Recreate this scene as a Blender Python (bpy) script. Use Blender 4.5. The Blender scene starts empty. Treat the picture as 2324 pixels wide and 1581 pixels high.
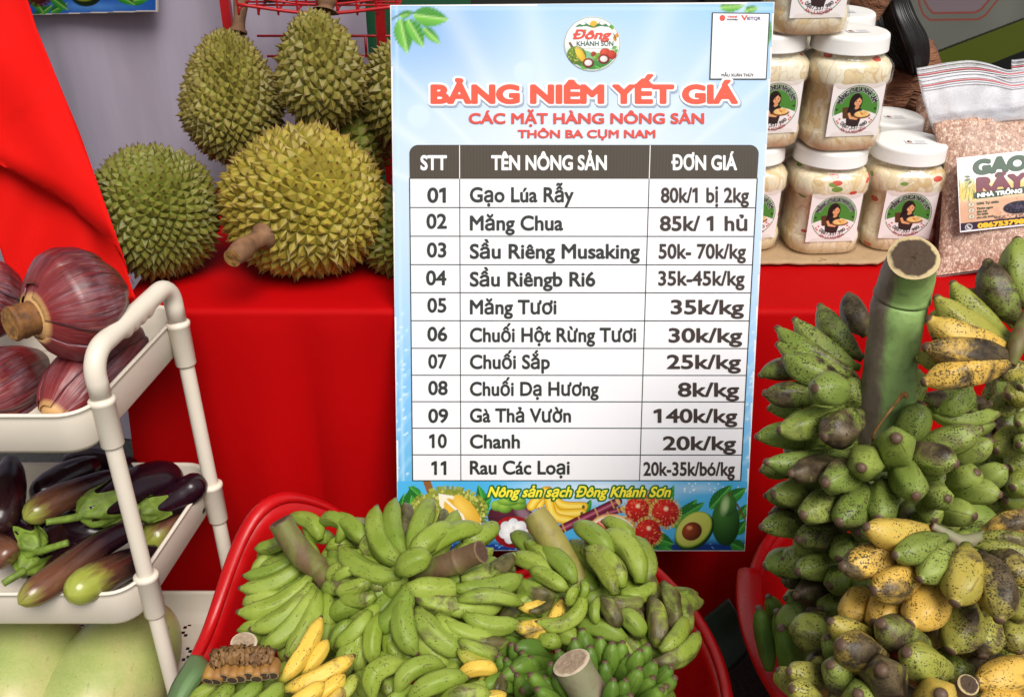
import bpy, bmesh, math, random
import numpy as np
from mathutils import Vector, Matrix, noise as mnoise

random.seed(7)
rng = np.random.default_rng(7)
scene = bpy.context.scene
COL = scene.collection

# ------------------------------------------------------------------ camera
CAM_Z = 1.5
PITCH = math.radians(30)
cam_data = bpy.data.cameras.new('camera')
cam_data.lens = 35.0
cam_data.sensor_width = 36.0
cam_data.sensor_fit = 'HORIZONTAL'
cam_data.clip_start = 0.05
cam_data.clip_end = 200
camera = bpy.data.objects.new('camera', cam_data)
COL.objects.link(camera)
camera.location = (0, 0, CAM_Z)
camera.rotation_euler = (math.pi / 2 - PITCH, 0, 0)
scene.camera = camera

# ------------------------------------------------------------------ light (open shade / overcast)
SUN_EL, SUN_AZ = math.radians(58), math.radians(-152)
world = bpy.data.worlds.new('World')
scene.world = world
world.use_nodes = True
wn = world.node_tree
bgn = wn.nodes['Background']
sky = wn.nodes.new('ShaderNodeTexSky')
sky.sky_type = 'NISHITA'
sky.sun_disc = False
sky.sun_elevation = SUN_EL
sky.sun_rotation = math.radians(152)
sky.air_density = 1.0
sky.dust_density = 4.0
hsv = wn.nodes.new('ShaderNodeHueSaturation')
hsv.inputs['Saturation'].default_value = 0.25
wn.links.new(sky.outputs[0], hsv.inputs['Color'])
wn.links.new(hsv.outputs[0], bgn.inputs[0])
bgn.inputs[1].default_value = 0.043
sun_data = bpy.data.lights.new('sun', 'SUN')
sun_data.energy = 1.5
sun_data.angle = math.radians(34)
sun_data.color = (1.0, 0.955, 0.89)
sun = bpy.data.objects.new('sun', sun_data)
COL.objects.link(sun)
# light comes from behind the photographer's right shoulder, high up
SUN_DIR = Vector((0.24, -0.52, 0.80)).normalized()
sun.rotation_euler = SUN_DIR.to_track_quat('Z', 'Y').to_euler()
sky.sun_elevation = math.asin(SUN_DIR.z)
sky.sun_rotation = math.atan2(SUN_DIR.x, SUN_DIR.y)
scene.view_settings.view_transform = 'Standard'
scene.view_settings.look = 'None'
scene.view_settings.exposure = 1.22
scene.view_settings.gamma = 1.0
scene.view_settings.use_curve_mapping = False
scene.cycles.use_denoising = True
scene.cycles.max_bounces = 7
scene.cycles.transparent_max_bounces = 10

# ------------------------------------------------------------------ camera geometry helpers
# picture coordinates are on a 2324 x 1581 copy of the photograph
FX = 2324 * 35.0 / 36.0
CX, CY = 1162.0, 790.5
FWD = Vector((0, math.cos(PITCH), -math.sin(PITCH)))
UPV = Vector((0, math.sin(PITCH), math.cos(PITCH)))
RGT = Vector((1, 0, 0))
CAM = Vector((0, 0, CAM_Z))


def ray(x, y):
    return FWD + RGT * ((x - CX) / FX) + UPV * ((CY - y) / FX)


def at(x, y, d):
    return CAM + ray(x, y) * d


def on_z(x, y, z):
    r = ray(x, y)
    return CAM + r * ((z - CAM_Z) / r.z)


def on_y(x, y, yy):
    r = ray(x, y)
    return CAM + r * (yy / r.y)


def on_plane(x, y, o, n):
    r = ray(x, y)
    return CAM + r * ((o - CAM).dot(n) / r.dot(n))


def zoomer(k, ox, oy):
    f = lambda x, y: (x * k + ox, y * k + oy)
    f.k = k
    return f


Z3 = zoomer(.4211, 1658.3, 0)
Z4 = zoomer(.3445, 0, 544.7)
Z5 = zoomer(.349, 0, 1028.9)
Z6 = zoomer(.33, 393.4, 1059.1)
Z7 = zoomer(.3299, 1059.1, 1059.1)
Z8 = zoomer(.3446, 1658.3, 514.4)
Z9 = zoomer(.3491, 1658.3, 1028.9)


# ------------------------------------------------------------------ colour / material helpers
def lin(h, k=1.0):
    if isinstance(h, str):
        h = h.lstrip('#')
        c = [int(h[i:i + 2], 16) / 255 for i in (0, 2, 4)]
    else:
        c = [v / 255 for v in h]
    return tuple((v / 12.92 if v <= .04045 else ((v + .055) / 1.055) ** 2.4) * k for v in c)


def rgba(h, k=1.0):
    return lin(h, k) + (1.0,)


class NT:
    def __init__(self, name):
        self.m = bpy.data.materials.new(name)
        self.m.use_nodes = True
        self.t = self.m.node_tree
        self.n = self.t.nodes
        self.b = self.n['Principled BSDF']
        self.out = self.n['Material Output']

    def new(self, typ, **kw):
        nd = self.n.new('ShaderNode' + typ)
        for k, v in kw.items():
            if k in nd.inputs.keys():
                self.set(nd.inputs[k], v)
            else:
                setattr(nd, k, v)
        return nd

    def set(self, sock, v):
        if hasattr(v, 'is_linked') or isinstance(v, bpy.types.NodeSocket):
            self.t.links.new(v, sock)
        else:
            sock.default_value = v

    def P(self, **kw):
        for k, v in kw.items():
            self.set(self.b.inputs[k.replace('_', ' ')], v)

    def coord(self, kind='Object'):
        return self.new('TexCoord').outputs[kind]

    def mapping(self, vec, scale=(1, 1, 1), loc=(0, 0, 0)):
        mp = self.new('Mapping')
        self.t.links.new(vec, mp.inputs[0])
        mp.inputs['Scale'].default_value = scale
        mp.inputs['Location'].default_value = loc
        return mp.outputs[0]

    def noise(self, vec, scale, detail=4, rough=.55, dist=0):
        nd = self.new('TexNoise')
        self.t.links.new(vec, nd.inputs['Vector'])
        nd.inputs['Scale'].default_value = scale
        nd.inputs['Detail'].default_value = detail
        nd.inputs['Roughness'].default_value = rough
        nd.inputs['Distortion'].default_value = dist
        return nd.outputs['Fac']

    def voro(self, vec, scale, feature='F1', out='Distance', rand=1.0):
        nd = self.new('TexVoronoi')
        nd.feature = feature
        self.t.links.new(vec, nd.inputs['Vector'])
        nd.inputs['Scale'].default_value = scale
        nd.inputs['Randomness'].default_value = rand
        return nd.outputs[out]

    def ramp(self, fac, stops, interp='LINEAR'):
        nd = self.new('ValToRGB')
        self.t.links.new(fac, nd.inputs[0])
        cr = nd.color_ramp
        cr.interpolation = interp
        while len(cr.elements) > 1:
            cr.elements.remove(cr.elements[-1])
        for i, (p, c) in enumerate(stops):
            e = cr.elements[0] if i == 0 else cr.elements.new(p)
            e.position = p
            if isinstance(c, (int, float)):
                c = (c, c, c, 1)
            e.color = c if len(c) == 4 else tuple(c) + (1,)
        return nd.outputs[0]

    def math(self, op, a, b=0.0, c=0.0):
        nd = self.new('Math')
        nd.operation = op
        self.set(nd.inputs[0], a)
        self.set(nd.inputs[1], b)
        self.set(nd.inputs[2], c)
        return nd.outputs[0]

    def mix(self, fac, a, b, mode='MIX'):
        nd = self.new('Mix')
        nd.data_type = 'RGBA'
        nd.blend_type = mode
        self.set(nd.inputs['Factor'], fac)
        self.set(nd.inputs[6], a)
        self.set(nd.inputs[7], b)
        return nd.outputs[2]

    def bump(self, h, strength=.3, dist=.002, normal=None):
        nd = self.new('Bump')
        self.t.links.new(h, nd.inputs['Height'])
        nd.inputs['Strength'].default_value = strength
        nd.inputs['Distance'].default_value = dist
        if normal is not None:
            self.t.links.new(normal, nd.inputs['Normal'])
        self.t.links.new(nd.outputs[0], self.b.inputs['Normal'])
        return nd.outputs[0]

    def attr(self, name, out='Fac'):
        nd = self.new('Attribute')
        nd.attribute_name = name
        return nd.outputs[out]


def plain(name, col, rough=.5, spec=.5, var=.0, vscale=40, bump=0, bscale=200, metallic=0):
    M = NT(name)
    c = col if len(col) == 4 else tuple(col) + (1,)
    if var:
        f = M.noise(M.coord(), vscale, 5)
        d = tuple(v * (1 - var) for v in c[:3]) + (1,)
        l = tuple(min(1, v * (1 + var * .6)) for v in c[:3]) + (1,)
        M.P(Base_Color=M.mix(M.ramp(f, [(.3, 0.), (.7, 1.)]), d, l))
    else:
        M.P(Base_Color=c)
    M.P(Roughness=rough, Metallic=metallic)
    M.b.inputs['Specular IOR Level'].default_value = spec
    if bump:
        M.bump(M.noise(M.coord(), bscale, 4), bump, .001)
    return M.m


# ------------------------------------------------------------------ object helpers
def empty(name, label, cat, loc, group=None, rot=(0, 0, 0)):
    o = bpy.data.objects.new(name, None)
    o.empty_display_size = .02
    COL.objects.link(o)
    o.location = loc
    o.rotation_euler = rot
    tag(o, label, cat, group)
    return o


def tag(o, label=None, cat=None, group=None, kind=None):
    if label: o['label'] = label
    if cat: o['category'] = cat
    if group: o['group'] = group
    if kind: o['kind'] = kind
    return o


def root_loc(o):
    while o.parent is not None:
        o = o.parent
    return Vector(o.location)


def mk(name, V, Fc, mat, parent=None, smooth=True, uv=None, attrs=None, origin=None, local=False, midx=None):
    """one mesh object; V in world coordinates (or local to the parent when local=True)"""
    me = bpy.data.meshes.new(name)
    V = np.asarray(V, dtype=np.float64).reshape(-1, 3)
    if not local:
        if parent is not None:
            V = V - np.array(root_loc(parent))
        elif origin is not None:
            V = V - np.array(origin)
    me.from_pydata(V.tolist(), [], Fc if isinstance(Fc, list) else Fc.tolist())
    mats = mat if isinstance(mat, (list, tuple)) else [mat]
    for m in mats:
        me.materials.append(m)
    if midx is not None:
        me.polygons.foreach_set('material_index', np.asarray(midx, dtype=np.int32))
    if smooth:
        me.polygons.foreach_set('use_smooth', np.ones(len(me.polygons), dtype=bool))
    if uv is not None:
        lay = me.uv_layers.new(name='UVMap')
        li = np.empty(len(me.loops), dtype=np.int32)
        me.loops.foreach_get('vertex_index', li)
        lay.data.foreach_set('uv', np.asarray(uv, dtype=np.float32)[li].ravel())
    if attrs:
        for k, a in attrs.items():
            a = np.asarray(a, dtype=np.float32)
            if a.ndim == 2:
                if a.shape[1] == 3:
                    a = np.concatenate([a, np.ones((len(a), 1), np.float32)], 1)
                at_ = me.attributes.new(k, 'FLOAT_COLOR', 'POINT')
                at_.data.foreach_set('color', a.ravel())
            else:
                at_ = me.attributes.new(k, 'FLOAT', 'POINT')
                at_.data.foreach_set('value', a.ravel())
    me.update()
    o = bpy.data.objects.new(name, me)
    COL.objects.link(o)
    if parent is not None:
        o.parent = parent
    elif origin is not None:
        o.location = origin
    return o


def catmull(pts, n):
    P = [np.array(p, float) for p in pts]
    if len(P) == 2:
        return np.array([P[0] * (1 - t) + P[1] * t for t in np.linspace(0, 1, n)])
    P = [2 * P[0] - P[1]] + P + [2 * P[-1] - P[-2]]
    m = len(P) - 3
    out = []
    for t in np.linspace(0, m, n):
        i = min(int(t), m - 1)
        u = t - i
        a, b, c, d = P[i:i + 4]
        out.append(.5 * ((2 * b) + (c - a) * u + (2 * a - 5 * b + 4 * c - d) * u * u + (3 * b - a - 3 * c + d) * u ** 3))
    return np.array(out)


def sweep(path, radii, seg=12, ridge=0.0, nr=5, phase=0.0, cap=True, flat=1.0, up=None):
    """tube of varying radius along a path: returns V, F, uv (u round, v along)"""
    P = np.asarray(path, float)
    n = len(P)
    T = np.gradient(P, axis=0)
    T /= np.linalg.norm(T, axis=1)[:, None] + 1e-12
    ref = np.array(up if up is not None else (0, 0, 1.0), float)
    if abs(T[0].dot(ref)) > .95:
        ref = np.array((1.0, 0, 0)) if up is None else np.array((0, 1.0, 0))
    N = ref - T[0] * T[0].dot(ref)
    N /= np.linalg.norm(N)
    V, UV = [], []
    th = np.linspace(0, 2 * math.pi, seg, endpoint=False)
    for i in range(n):
        N = N - T[i] * T[i].dot(N)
        N /= np.linalg.norm(N) + 1e-12
        B = np.cross(T[i], N)
        r = radii[i] if not np.isscalar(radii) else radii
        rr = r * (1 + ridge * np.cos(nr * th + phase))
        for k in range(seg):
            V.append(P[i] + N * (rr[k] * math.cos(th[k]) * flat) + B * (rr[k] * math.sin(th[k])))
            UV.append((k / seg, i / (n - 1)))
    F = []
    for i in range(n - 1):
        for k in range(seg):
            a, b = i * seg + k, i * seg + (k + 1) % seg
            F.append((a, b, b + seg, a + seg))
    if cap:
        F.append(tuple(range(seg - 1, -1, -1)))
        F.append(tuple(range((n - 1) * seg, n * seg)))
    return np.array(V), F, np.array(UV)


def merge(*parts):
    V, F, U, n = [], [], [], 0
    for p in parts:
        v, f = p[0], p[1]
        V.append(np.asarray(v, float).reshape(-1, 3))
        F += [tuple(i + n for i in q) for q in f]
        if len(p) > 2:
            U.append(p[2])
        n += len(v)
    V = np.concatenate(V)
    return (V, F, np.concatenate(U)) if len(U) == len(parts) else (V, F)


def box(x0, x1, y0, y1, z0, z1):
    V = [(x, y, z) for x in (x0, x1) for y in (y0, y1) for z in (z0, z1)]
    F = [(0, 1, 3, 2), (4, 6, 7, 5), (0, 4, 5, 1), (2, 3, 7, 6), (0, 2, 6, 4), (1, 5, 7, 3)]
    return np.array(V, float), F


def interp(t, tab):
    return np.interp(t, [a for a, b in tab], [b for a, b in tab])


def grid_faces(nu, nv, wrap=False):
    F = []
    for i in range(nu - 1):
        for j in range(nv if wrap else nv - 1):
            a, b = i * nv + j, i * nv + (j + 1) % nv
            F.append((a, b, b + nv, a + nv))
    return F


def nz(x, y=0.0, z=0.0):
    return mnoise.noise(Vector((x, y, z)))
# ================================================================== printed matter helpers
# letters: outlines of the built-in font -> signed distance -> smooth flat mesh (any boldness, any outline width)
_glyph_cache = {}


def text_loops(s):
    if s in _glyph_cache:
        return _glyph_cache[s]
    cu = bpy.data.curves.new('lettering_outline', 'FONT')
    cu.body = s
    cu.fill_mode = 'NONE' if cu.dimensions == '3D' else 'NONE'
    cu.resolution_u = 5
    ob = bpy.data.objects.new('lettering_outline', cu)
    COL.objects.link(ob)
    bpy.context.view_layer.update()
    dg = bpy.context.evaluated_depsgraph_get()
    me = bpy.data.meshes.new_from_object(ob.evaluated_get(dg))
    n = len(me.vertices)
    co = np.empty(n * 3)
    me.vertices.foreach_get('co', co)
    co = co.reshape(-1, 3)[:, :2]
    ed = np.empty(len(me.edges) * 2, dtype=np.int32)
    me.edges.foreach_get('vertices', ed)
    ed = ed.reshape(-1, 2)
    bpy.data.objects.remove(ob)
    bpy.data.curves.remove(cu)
    bpy.data.meshes.remove(me)
    # follow the edge chains so every loop keeps one direction
    nb = {}
    for a, b in ed:
        nb.setdefault(int(a), []).append(int(b))
        nb.setdefault(int(b), []).append(int(a))
    seen, segs = set(), []
    for st in range(n):
        if st in seen or st not in nb:
            continue
        loop = [st]
        seen.add(st)
        # the first edge in index order gives the direction
        cur, prev = (st + 1 if st + 1 in nb[st] else nb[st][0]), st
        while cur != st and cur not in seen:
            loop.append(cur)
            seen.add(cur)
            nx = [q for q in nb[cur] if q != prev]
            if not nx:
                break
            prev, cur = cur, nx[0]
        L = co[loop]
        w_, h_ = np.ptp(L[:, 0]), np.ptp(L[:, 1])
        if len(L) == 4 and s[0].isdigit() and h_ > .55 and .094 < w_ < .2:   # the figure 1 gets its flag
            xa, xb, ya, yb = L[:, 0].min(), L[:, 0].max(), L[:, 1].min(), L[:, 1].max()
            Q = np.array([(xa, ya), (xb, ya), (xb, yb), (xa + .01, yb), (xa - .15, yb - .085), (xa - .15, yb - .20), (xa, yb - .13)])
            ar = ((L[:, 0] * np.roll(L[:, 1], -1)) - (np.roll(L[:, 0], -1) * L[:, 1])).sum()
            L = Q if ar > 0 else Q[::-1]
        segs.append(np.stack([L, np.roll(L, -1, 0)], 1))
    S = np.concatenate(segs) if segs else np.zeros((0, 2, 2))
    _glyph_cache[s] = S
    return S


def sdf_mesh(S, level=0.0, cell=.022, pad=.12):
    """marching squares over the signed distance (positive inside) of outline segments; level<0 grows"""
    x0, y0 = S.reshape(-1, 2).min(0) - pad
    x1, y1 = S.reshape(-1, 2).max(0) + pad
    nx, ny = int((x1 - x0) / cell) + 2, int((y1 - y0) / cell) + 2
    xs, ys = x0 + np.arange(nx) * cell, y0 + np.arange(ny) * cell
    D = np.empty((ny, nx))
    sx0, sx1 = S[:, :, 0].min(1), S[:, :, 0].max(1)
    CH = 16
    for c in range(0, nx, CH):
        cx = xs[c:c + CH]
        near = S[(sx1 > cx[0] - .3) & (sx0 < cx[-1] + .3)]
        if len(near) == 0:
            D[:, c:c + CH] = -.3
            continue
        gx, gy = np.meshgrid(cx, ys)
        px, py = gx.ravel()[:, None], gy.ravel()[:, None]
        ax, ay, bx, by = near[:, 0, 0], near[:, 0, 1], near[:, 1, 0], near[:, 1, 1]
        dx, dy = bx - ax, by - ay
        t = np.clip(((px - ax) * dx + (py - ay) * dy) / (dx * dx + dy * dy + 1e-12), 0, 1)
        d = np.sqrt(((px - ax - t * dx) ** 2 + (py - ay - t * dy) ** 2).min(1))
        cr = ((ax <= px) & (bx > px)) | ((bx <= px) & (ax > px))
        yy = ay + (px - ax) * dy / np.where(np.abs(dx) < 1e-12, 1e-12, dx)
        w = (np.where(dx > 0, 1, -1) * (cr & (yy > py))).sum(1)
        D[:, c:c + CH] = np.where(w != 0, d, -d).reshape(gx.shape)
    D = D - level
    V, F, vid = [], [], {}

    def vert(key, x, y):
        if key not in vid:
            vid[key] = len(V)
            V.append((x, y))
        return vid[key]

    def gv(j, i):
        return vert((0, j, i), xs[i], ys[j])

    def hv(j, i):  # on the edge (j,i)-(j,i+1)
        a, b = D[j, i], D[j, i + 1]
        return vert((1, j, i), xs[i] + cell * a / (a - b), ys[j])

    def vv(j, i):
        a, b = D[j, i], D[j + 1, i]
        return vert((2, j, i), xs[i], ys[j] + cell * a / (a - b))

    I = D > 0
    code = I[:-1, :-1] * 1 + I[:-1, 1:] * 2 + I[1:, 1:] * 4 + I[1:, :-1] * 8
    for j in range(ny - 1):
        row = code[j]
        i = 0
        while i < nx - 1:
            c = row[i]
            if c == 0:
                i += 1
                continue
            if c == 15:
                k = i
                while k < nx - 1 and row[k] == 15:
                    k += 1
                F.append((gv(j, i), gv(j, k), gv(j + 1, k), gv(j + 1, i)))
                i = k
                continue
            q = []
            corners = [(j, i), (j, i + 1), (j + 1, i + 1), (j + 1, i)]
            bits = [bool(c & 1), bool(c & 2), bool(c & 4), bool(c & 8)]
            for k in range(4):
                if bits[k]:
                    q.append(gv(*corners[k]))
                if bits[k] != bits[(k + 1) % 4]:
                    q.append((hv, vv, hv, vv)[k](*((j, i), (j, i + 1), (j + 1, i), (j, i))[k]))
            if len(q) >= 3:
                F.append(tuple(q))
            i += 1
    return np.array(V), F


CAP = .729
_cap = text_loops('H')
CAP = float(_cap[:, :, 1].max() - _cap[:, :, 1].min())


def text_flat(s, level=-.012, cell=.022, shear=0.0):
    """2-D mesh of a string, x from 0 to 1 over its ink width, y in units of the capital height"""
    S = text_loops(s)
    V, F = sdf_mesh(S, level, cell)
    xa, xb = S[:, :, 0].min(), S[:, :, 0].max()
    V = V.copy()
    y = V[:, 1] / CAP
    V[:, 0] = (V[:, 0] - xa + shear * V[:, 1]) / (xb - xa)
    V[:, 1] = y
    return V, F


class Art:
    """a small painted print: colours on a grid, turned into a flat mesh with a colour attribute"""

    def __init__(self, x0, x1, y0, y1, step, base='#ffffff'):
        self.xs = np.arange(x0, x1 + step * .5, step)
        self.ys = np.arange(y0, y1 + step * .5, step)
        self.X, self.Y = np.meshgrid(self.xs, self.ys)
        self.C = np.zeros(self.X.shape + (3,)) + np.array(lin(base))
        self.s = step

    def blend(self, a, col):
        col = np.array(lin(col)) if isinstance(col, str) else np.asarray(col)
        self.C = self.C * (1 - a[..., None]) + col * a[..., None]

    def rot(self, cx, cy, ang):
        c, s = math.cos(ang), math.sin(ang)
        dx, dy = self.X - cx, self.Y - cy
        return dx * c + dy * s, -dx * s + dy * c

    def ell(self, cx, cy, rx, ry, col, ang=0, soft=None, col2=None, lx=-.3, ly=-.35):
        u, v = self.rot(cx, cy, ang)
        q = np.sqrt((u / rx) ** 2 + (v / ry) ** 2)
        soft = self.s * 1.0 / min(rx, ry) if soft is None else soft
        a = np.clip((1 - q) / soft + .5, 0, 1)
        c = np.array(lin(col)) if isinstance(col, str) else np.asarray(col)
        if col2 is not None:
            g = np.clip(np.sqrt((u / rx - lx) ** 2 + (v / ry - ly) ** 2) / 1.35, 0, 1)[..., None]
            c = c * (1 - g) + np.array(lin(col2)) * g
        self.C = self.C * (1 - a[..., None]) + c * a[..., None]
        return q

    def poly(self, pts, col, alpha=1.0):
        P = np.array(pts, float)
        ins = np.zeros(self.X.shape, bool)
        m = len(P)
        for i in range(m):
            (xa, ya), (xb, yb) = P[i], P[(i + 1) % m]
            if ya == yb:
                continue
            cr = (ya > self.Y) != (yb > self.Y)
            ins ^= cr & (self.X < (xb - xa) * (self.Y - ya) / (yb - ya) + xa)
        self.blend(ins * alpha, col)

    def line(self, pts, w, col, alpha=1.0):
        d = np.full(self.X.shape, 1e9)
        for (ax, ay), (bx, by) in zip(pts[:-1], pts[1:]):
            dx, dy = bx - ax, by - ay
            t = np.clip(((self.X - ax) * dx + (self.Y - ay) * dy) / (dx * dx + dy * dy + 1e-9), 0, 1)
            d = np.minimum(d, np.hypot(self.X - ax - t * dx, self.Y - ay - t * dy))
        self.blend(np.clip((w / 2 - d) / self.s + .5, 0, 1) * alpha, col)

    def leaf(self, x0, y0, x1, y1, w, dark='#1d6b1c', light='#5fb53a', vein='#b9dd7c'):
        L = math.hypot(x1 - x0, y1 - y0)
        u, v = self.rot(x0, y0, math.atan2(y1 - y0, x1 - x0))
        t = np.clip(u / L, 0, 1)
        hw = w * np.power(np.sin(np.pi * np.power(t, .8)), .9) * (1 + .05 * np.sin(t * 60))
        a = np.clip((hw - np.abs(v)) / self.s + .5, 0, 1) * (u > 0) * (u < L)
        g = (.5 + .5 * np.sin((u - np.abs(v) * 1.2) / L * 55)) * .35 + .65 * (v > 0) * np.clip(1.1 - np.abs(v) / (w + 1e-6), 0, 1) + .1
        c = np.array(lin(dark)) * (1 - g[..., None]) + np.array(lin(light)) * g[..., None]
        self.C = self.C * (1 - a[..., None]) + c * a[..., None]
        self.blend(a * np.clip((w * .05 + self.s * .3 - np.abs(v)) / self.s + .5, 0, 1) * .7, vein)

    def noise(self, scale, amt, seed=0):
        r = np.random.default_rng(seed)
        f = np.zeros(self.X.shape)
        for k in range(10):
            a = r.uniform(0, 6.28)
            s = scale * r.uniform(.6, 2.2)
            f += np.sin((self.X * math.cos(a) + self.Y * math.sin(a)) * s + r.uniform(0, 6.28))
        return f / 10 * amt

    def mesh(self, tf, mask=None):
        h, w = self.X.shape
        V = tf(self.X.ravel(), self.Y.ravel())
        idx = np.arange(h * w).reshape(h, w)
        F = np.stack([idx[1:, :-1], idx[1:, 1:], idx[:-1, 1:], idx[:-1, :-1]], -1)
        if mask is not None:
            mk_ = mask[1:, :-1] & mask[1:, 1:] & mask[:-1, 1:] & mask[:-1, :-1]
            F = F[mk_]
        F = F.reshape(-1, 4)
        return V, F, np.clip(self.C.reshape(-1, 3), 0, 1)


def print_mat(name, gain=.9, rough=.42, weave=True, attr='ink'):
    M = NT(name)
    nd = M.new('Attribute')
    nd.attribute_name = attr
    g = M.new('Mix')
    g.data_type = 'RGBA'
    g.blend_type = 'MULTIPLY'
    g.inputs['Factor'].default_value = 1
    M.t.links.new(nd.outputs['Color'], g.inputs[6])
    g.inputs[7].default_value = (gain, gain, gain, 1)
    M.P(Base_Color=g.outputs[2], Roughness=rough)
    M.b.inputs['Specular IOR Level'].default_value = .35
    return M.m
# ================================================================== materials
def cloth_mat(name, col, rough=.62, sheen=.25, weave=900, wr=.25):
    M = NT(name)
    co = M.coord()
    f = M.noise(co, 6, 4)
    d = tuple(v * .84 for v in col) + (1,)
    M.P(Base_Color=M.mix(f, d, tuple(col) + (1,)), Roughness=rough)
    M.b.inputs['Sheen Weight'].default_value = sheen
    M.b.inputs['Sheen Roughness'].default_value = .4
    M.b.inputs['Sheen Tint'].default_value = (1, .5, .45, 1)
    M.b.inputs['Specular IOR Level'].default_value = .07
    M.bump(M.noise(co, weave, 2), wr, .0006)
    return M.m


m_red_cloth = cloth_mat('red_satin', (.44, .0012, .0022), sheen=.0)
m_flag = cloth_mat('red_flag_cloth', (.62, .006, .004), rough=.75, sheen=.0)
m_white_plastic = plain('cart_plastic', lin('#dcd2c2', .98), .38, .45, var=.05, vscale=9)
m_red_wire = plain('red_wire', (.38, .006, .01), .4)
m_dark = plain('dark_shadow_cloth', (.012, .014, .012), .9)


def tub_mat():
    M = NT('red_tub_plastic')
    co = M.coord()
    f = M.noise(co, 14, 5)
    M.P(Base_Color=M.mix(f, (.38, .0015, .003, 1), (.52, .004, .006, 1)), Roughness=M.ramp(M.noise(co, 60, 5), [(.3, .26), (.75, .44)]))
    M.b.inputs['Specular IOR Level'].default_value = .38
    M.bump(M.noise(co, 90, 3), .12, .002)
    return M.m


m_tub = tub_mat()

# ================================================================== setting
def asphalt():
    M = NT('asphalt')
    co = M.coord()
    f = M.noise(co, 120, 6)
    M.P(Base_Color=M.ramp(f, [(.3, (.018, .018, .018)), (.7, (.05, .05, .048))]), Roughness=.9)
    M.bump(f, .5, .004)
    return M.m


n_ = 41
gx = np.linspace(-30, 30, n_)
V = np.array([(x, y, 0) for y in gx + 15 for x in gx])
tag(mk('ground', V, grid_faces(n_, n_), asphalt(), smooth=False), kind='structure')


def backdrop_mat():
    M = NT('lavender_panel')
    co = M.coord()
    f = M.noise(M.mapping(co, (5, 1, .5)), 2.2, 4)
    M.P(Base_Color=M.ramp(f, [(.3, (.29, .255, .32)), (.7, (.37, .335, .42))]), Roughness=.45)
    M.bump(M.noise(M.mapping(co, (3, 1, .6)), 3, 3), .35, .02)
    return M.m


# stall's lavender back panel, gently wavy sheeting
nx_, nz_ = 90, 40
V = []
for j in range(nz_):
    for i in range(nx_):
        x = -2.4 + 2.1 * i / (nx_ - 1)
        z = .01 + 2.3 * j / (nz_ - 1)
        V.append((x, 2.12 + .012 * math.sin(x * 9 + .5) + .006 * math.sin(x * 23 + z), z))
o = mk('back_panel', V, grid_faces(nz_, nx_), backdrop_mat(), origin=(-1.3, 2.12, 0))
tag(o, 'pale lavender sheeting hung as a back wall behind the durians', 'back panel')

# dark green upright board beside it, right of the lavender sheeting
m_green_board = plain('dark_green_board', (.008, .075, .03), .5, var=.3, vscale=5)
p0 = on_y(832, 60, 2.16)
V, F = box(p0.x, p0.x + .22, 2.16, 2.18, .02, 2.2)
o = mk('green_board', V, F, m_green_board, smooth=False, origin=(p0.x + .1, 2.17, 0))
tag(o, 'dark green upright board between the lavender panel and the price board', 'board')

# printed banner across the back right
YB = 2.62
Zb = lambda x, y: (x * .1531 + 1997.2, y * .1531)
A = Art(-2600, 2700, -1300, 2500, 12, '#0b120d')
A.blend(((A.X - 2134) * (280 - 830) / (2134 - 720) + 280 > A.Y) * 1.0, '#6d7068')
A.C *= (1 + A.noise(.006, .22, 3))[..., None]
A.poly([(720, 830), (2134, 280), (4200, -500), (4200, -60), (2134, 752), (1500, 1004), (100, 1560), (-900, 1950), (-2300, 2500), (-2300, 2000)], '#4f5a0c')
A.poly([(720, 800), (2134, 262), (2134, 292), (720, 835)], '#1d2410')
A.poly([(250, -1200), (600, -1200), (410, 230), (200, 400)], '#b39a3a')
A.poly([(-7600, -2600), (250, -2600), (200, 900), (-1200, 2100), (-7600, 4200)], '#14100c')
A.poly([(640, -60), (720, 120), (800, 200), (1410, 185), (1500, 130), (1650, -60), (1900, -500), (400, -500)], '#7d7076')
A.line([(560, -300), (580, 60), (640, 220), (740, 300), (1450, 290), (1560, 230), (1760, -20), (2000, -400)], 26, '#8e3a2c')
A.line([(500, -300), (650, 0), (720, 130), (790, 200), (1410, 188), (1500, 140), (1640, -20), (1900, -400)], 26, '#8e3a2c')
A.C *= .9
V, F = box(-.4, 2.6, YB + .03, YB + .04, .01, 2.4)
wl = mk('tarpaulin', V, F, m_dark, smooth=False, origin=(1.1, YB + .03, 0))
tag(wl, 'dark tarpaulin behind the printed banner', 'tarpaulin')
tfb = lambda X, Y: np.array([on_y(*Zb(a, b), YB) for a, b in zip(X, Y)])
V, F, C = A.mesh(tfb)
V[:, 2] = np.maximum(V[:, 2], .02)
m_banner = print_mat('banner_print', .8, .5)
o = mk('banner', V, F, m_banner, smooth=False, attrs={'ink': C}, origin=(.8, YB, 0))
tag(o, 'large grey banner with a green diagonal band and thin red outlines, hung behind the stall', 'banner')

# ------------------------------------------------------------------ table under its red cloth
TZ, TY = .728, 1.464
XL, XR = -.655, 1.75


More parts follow.
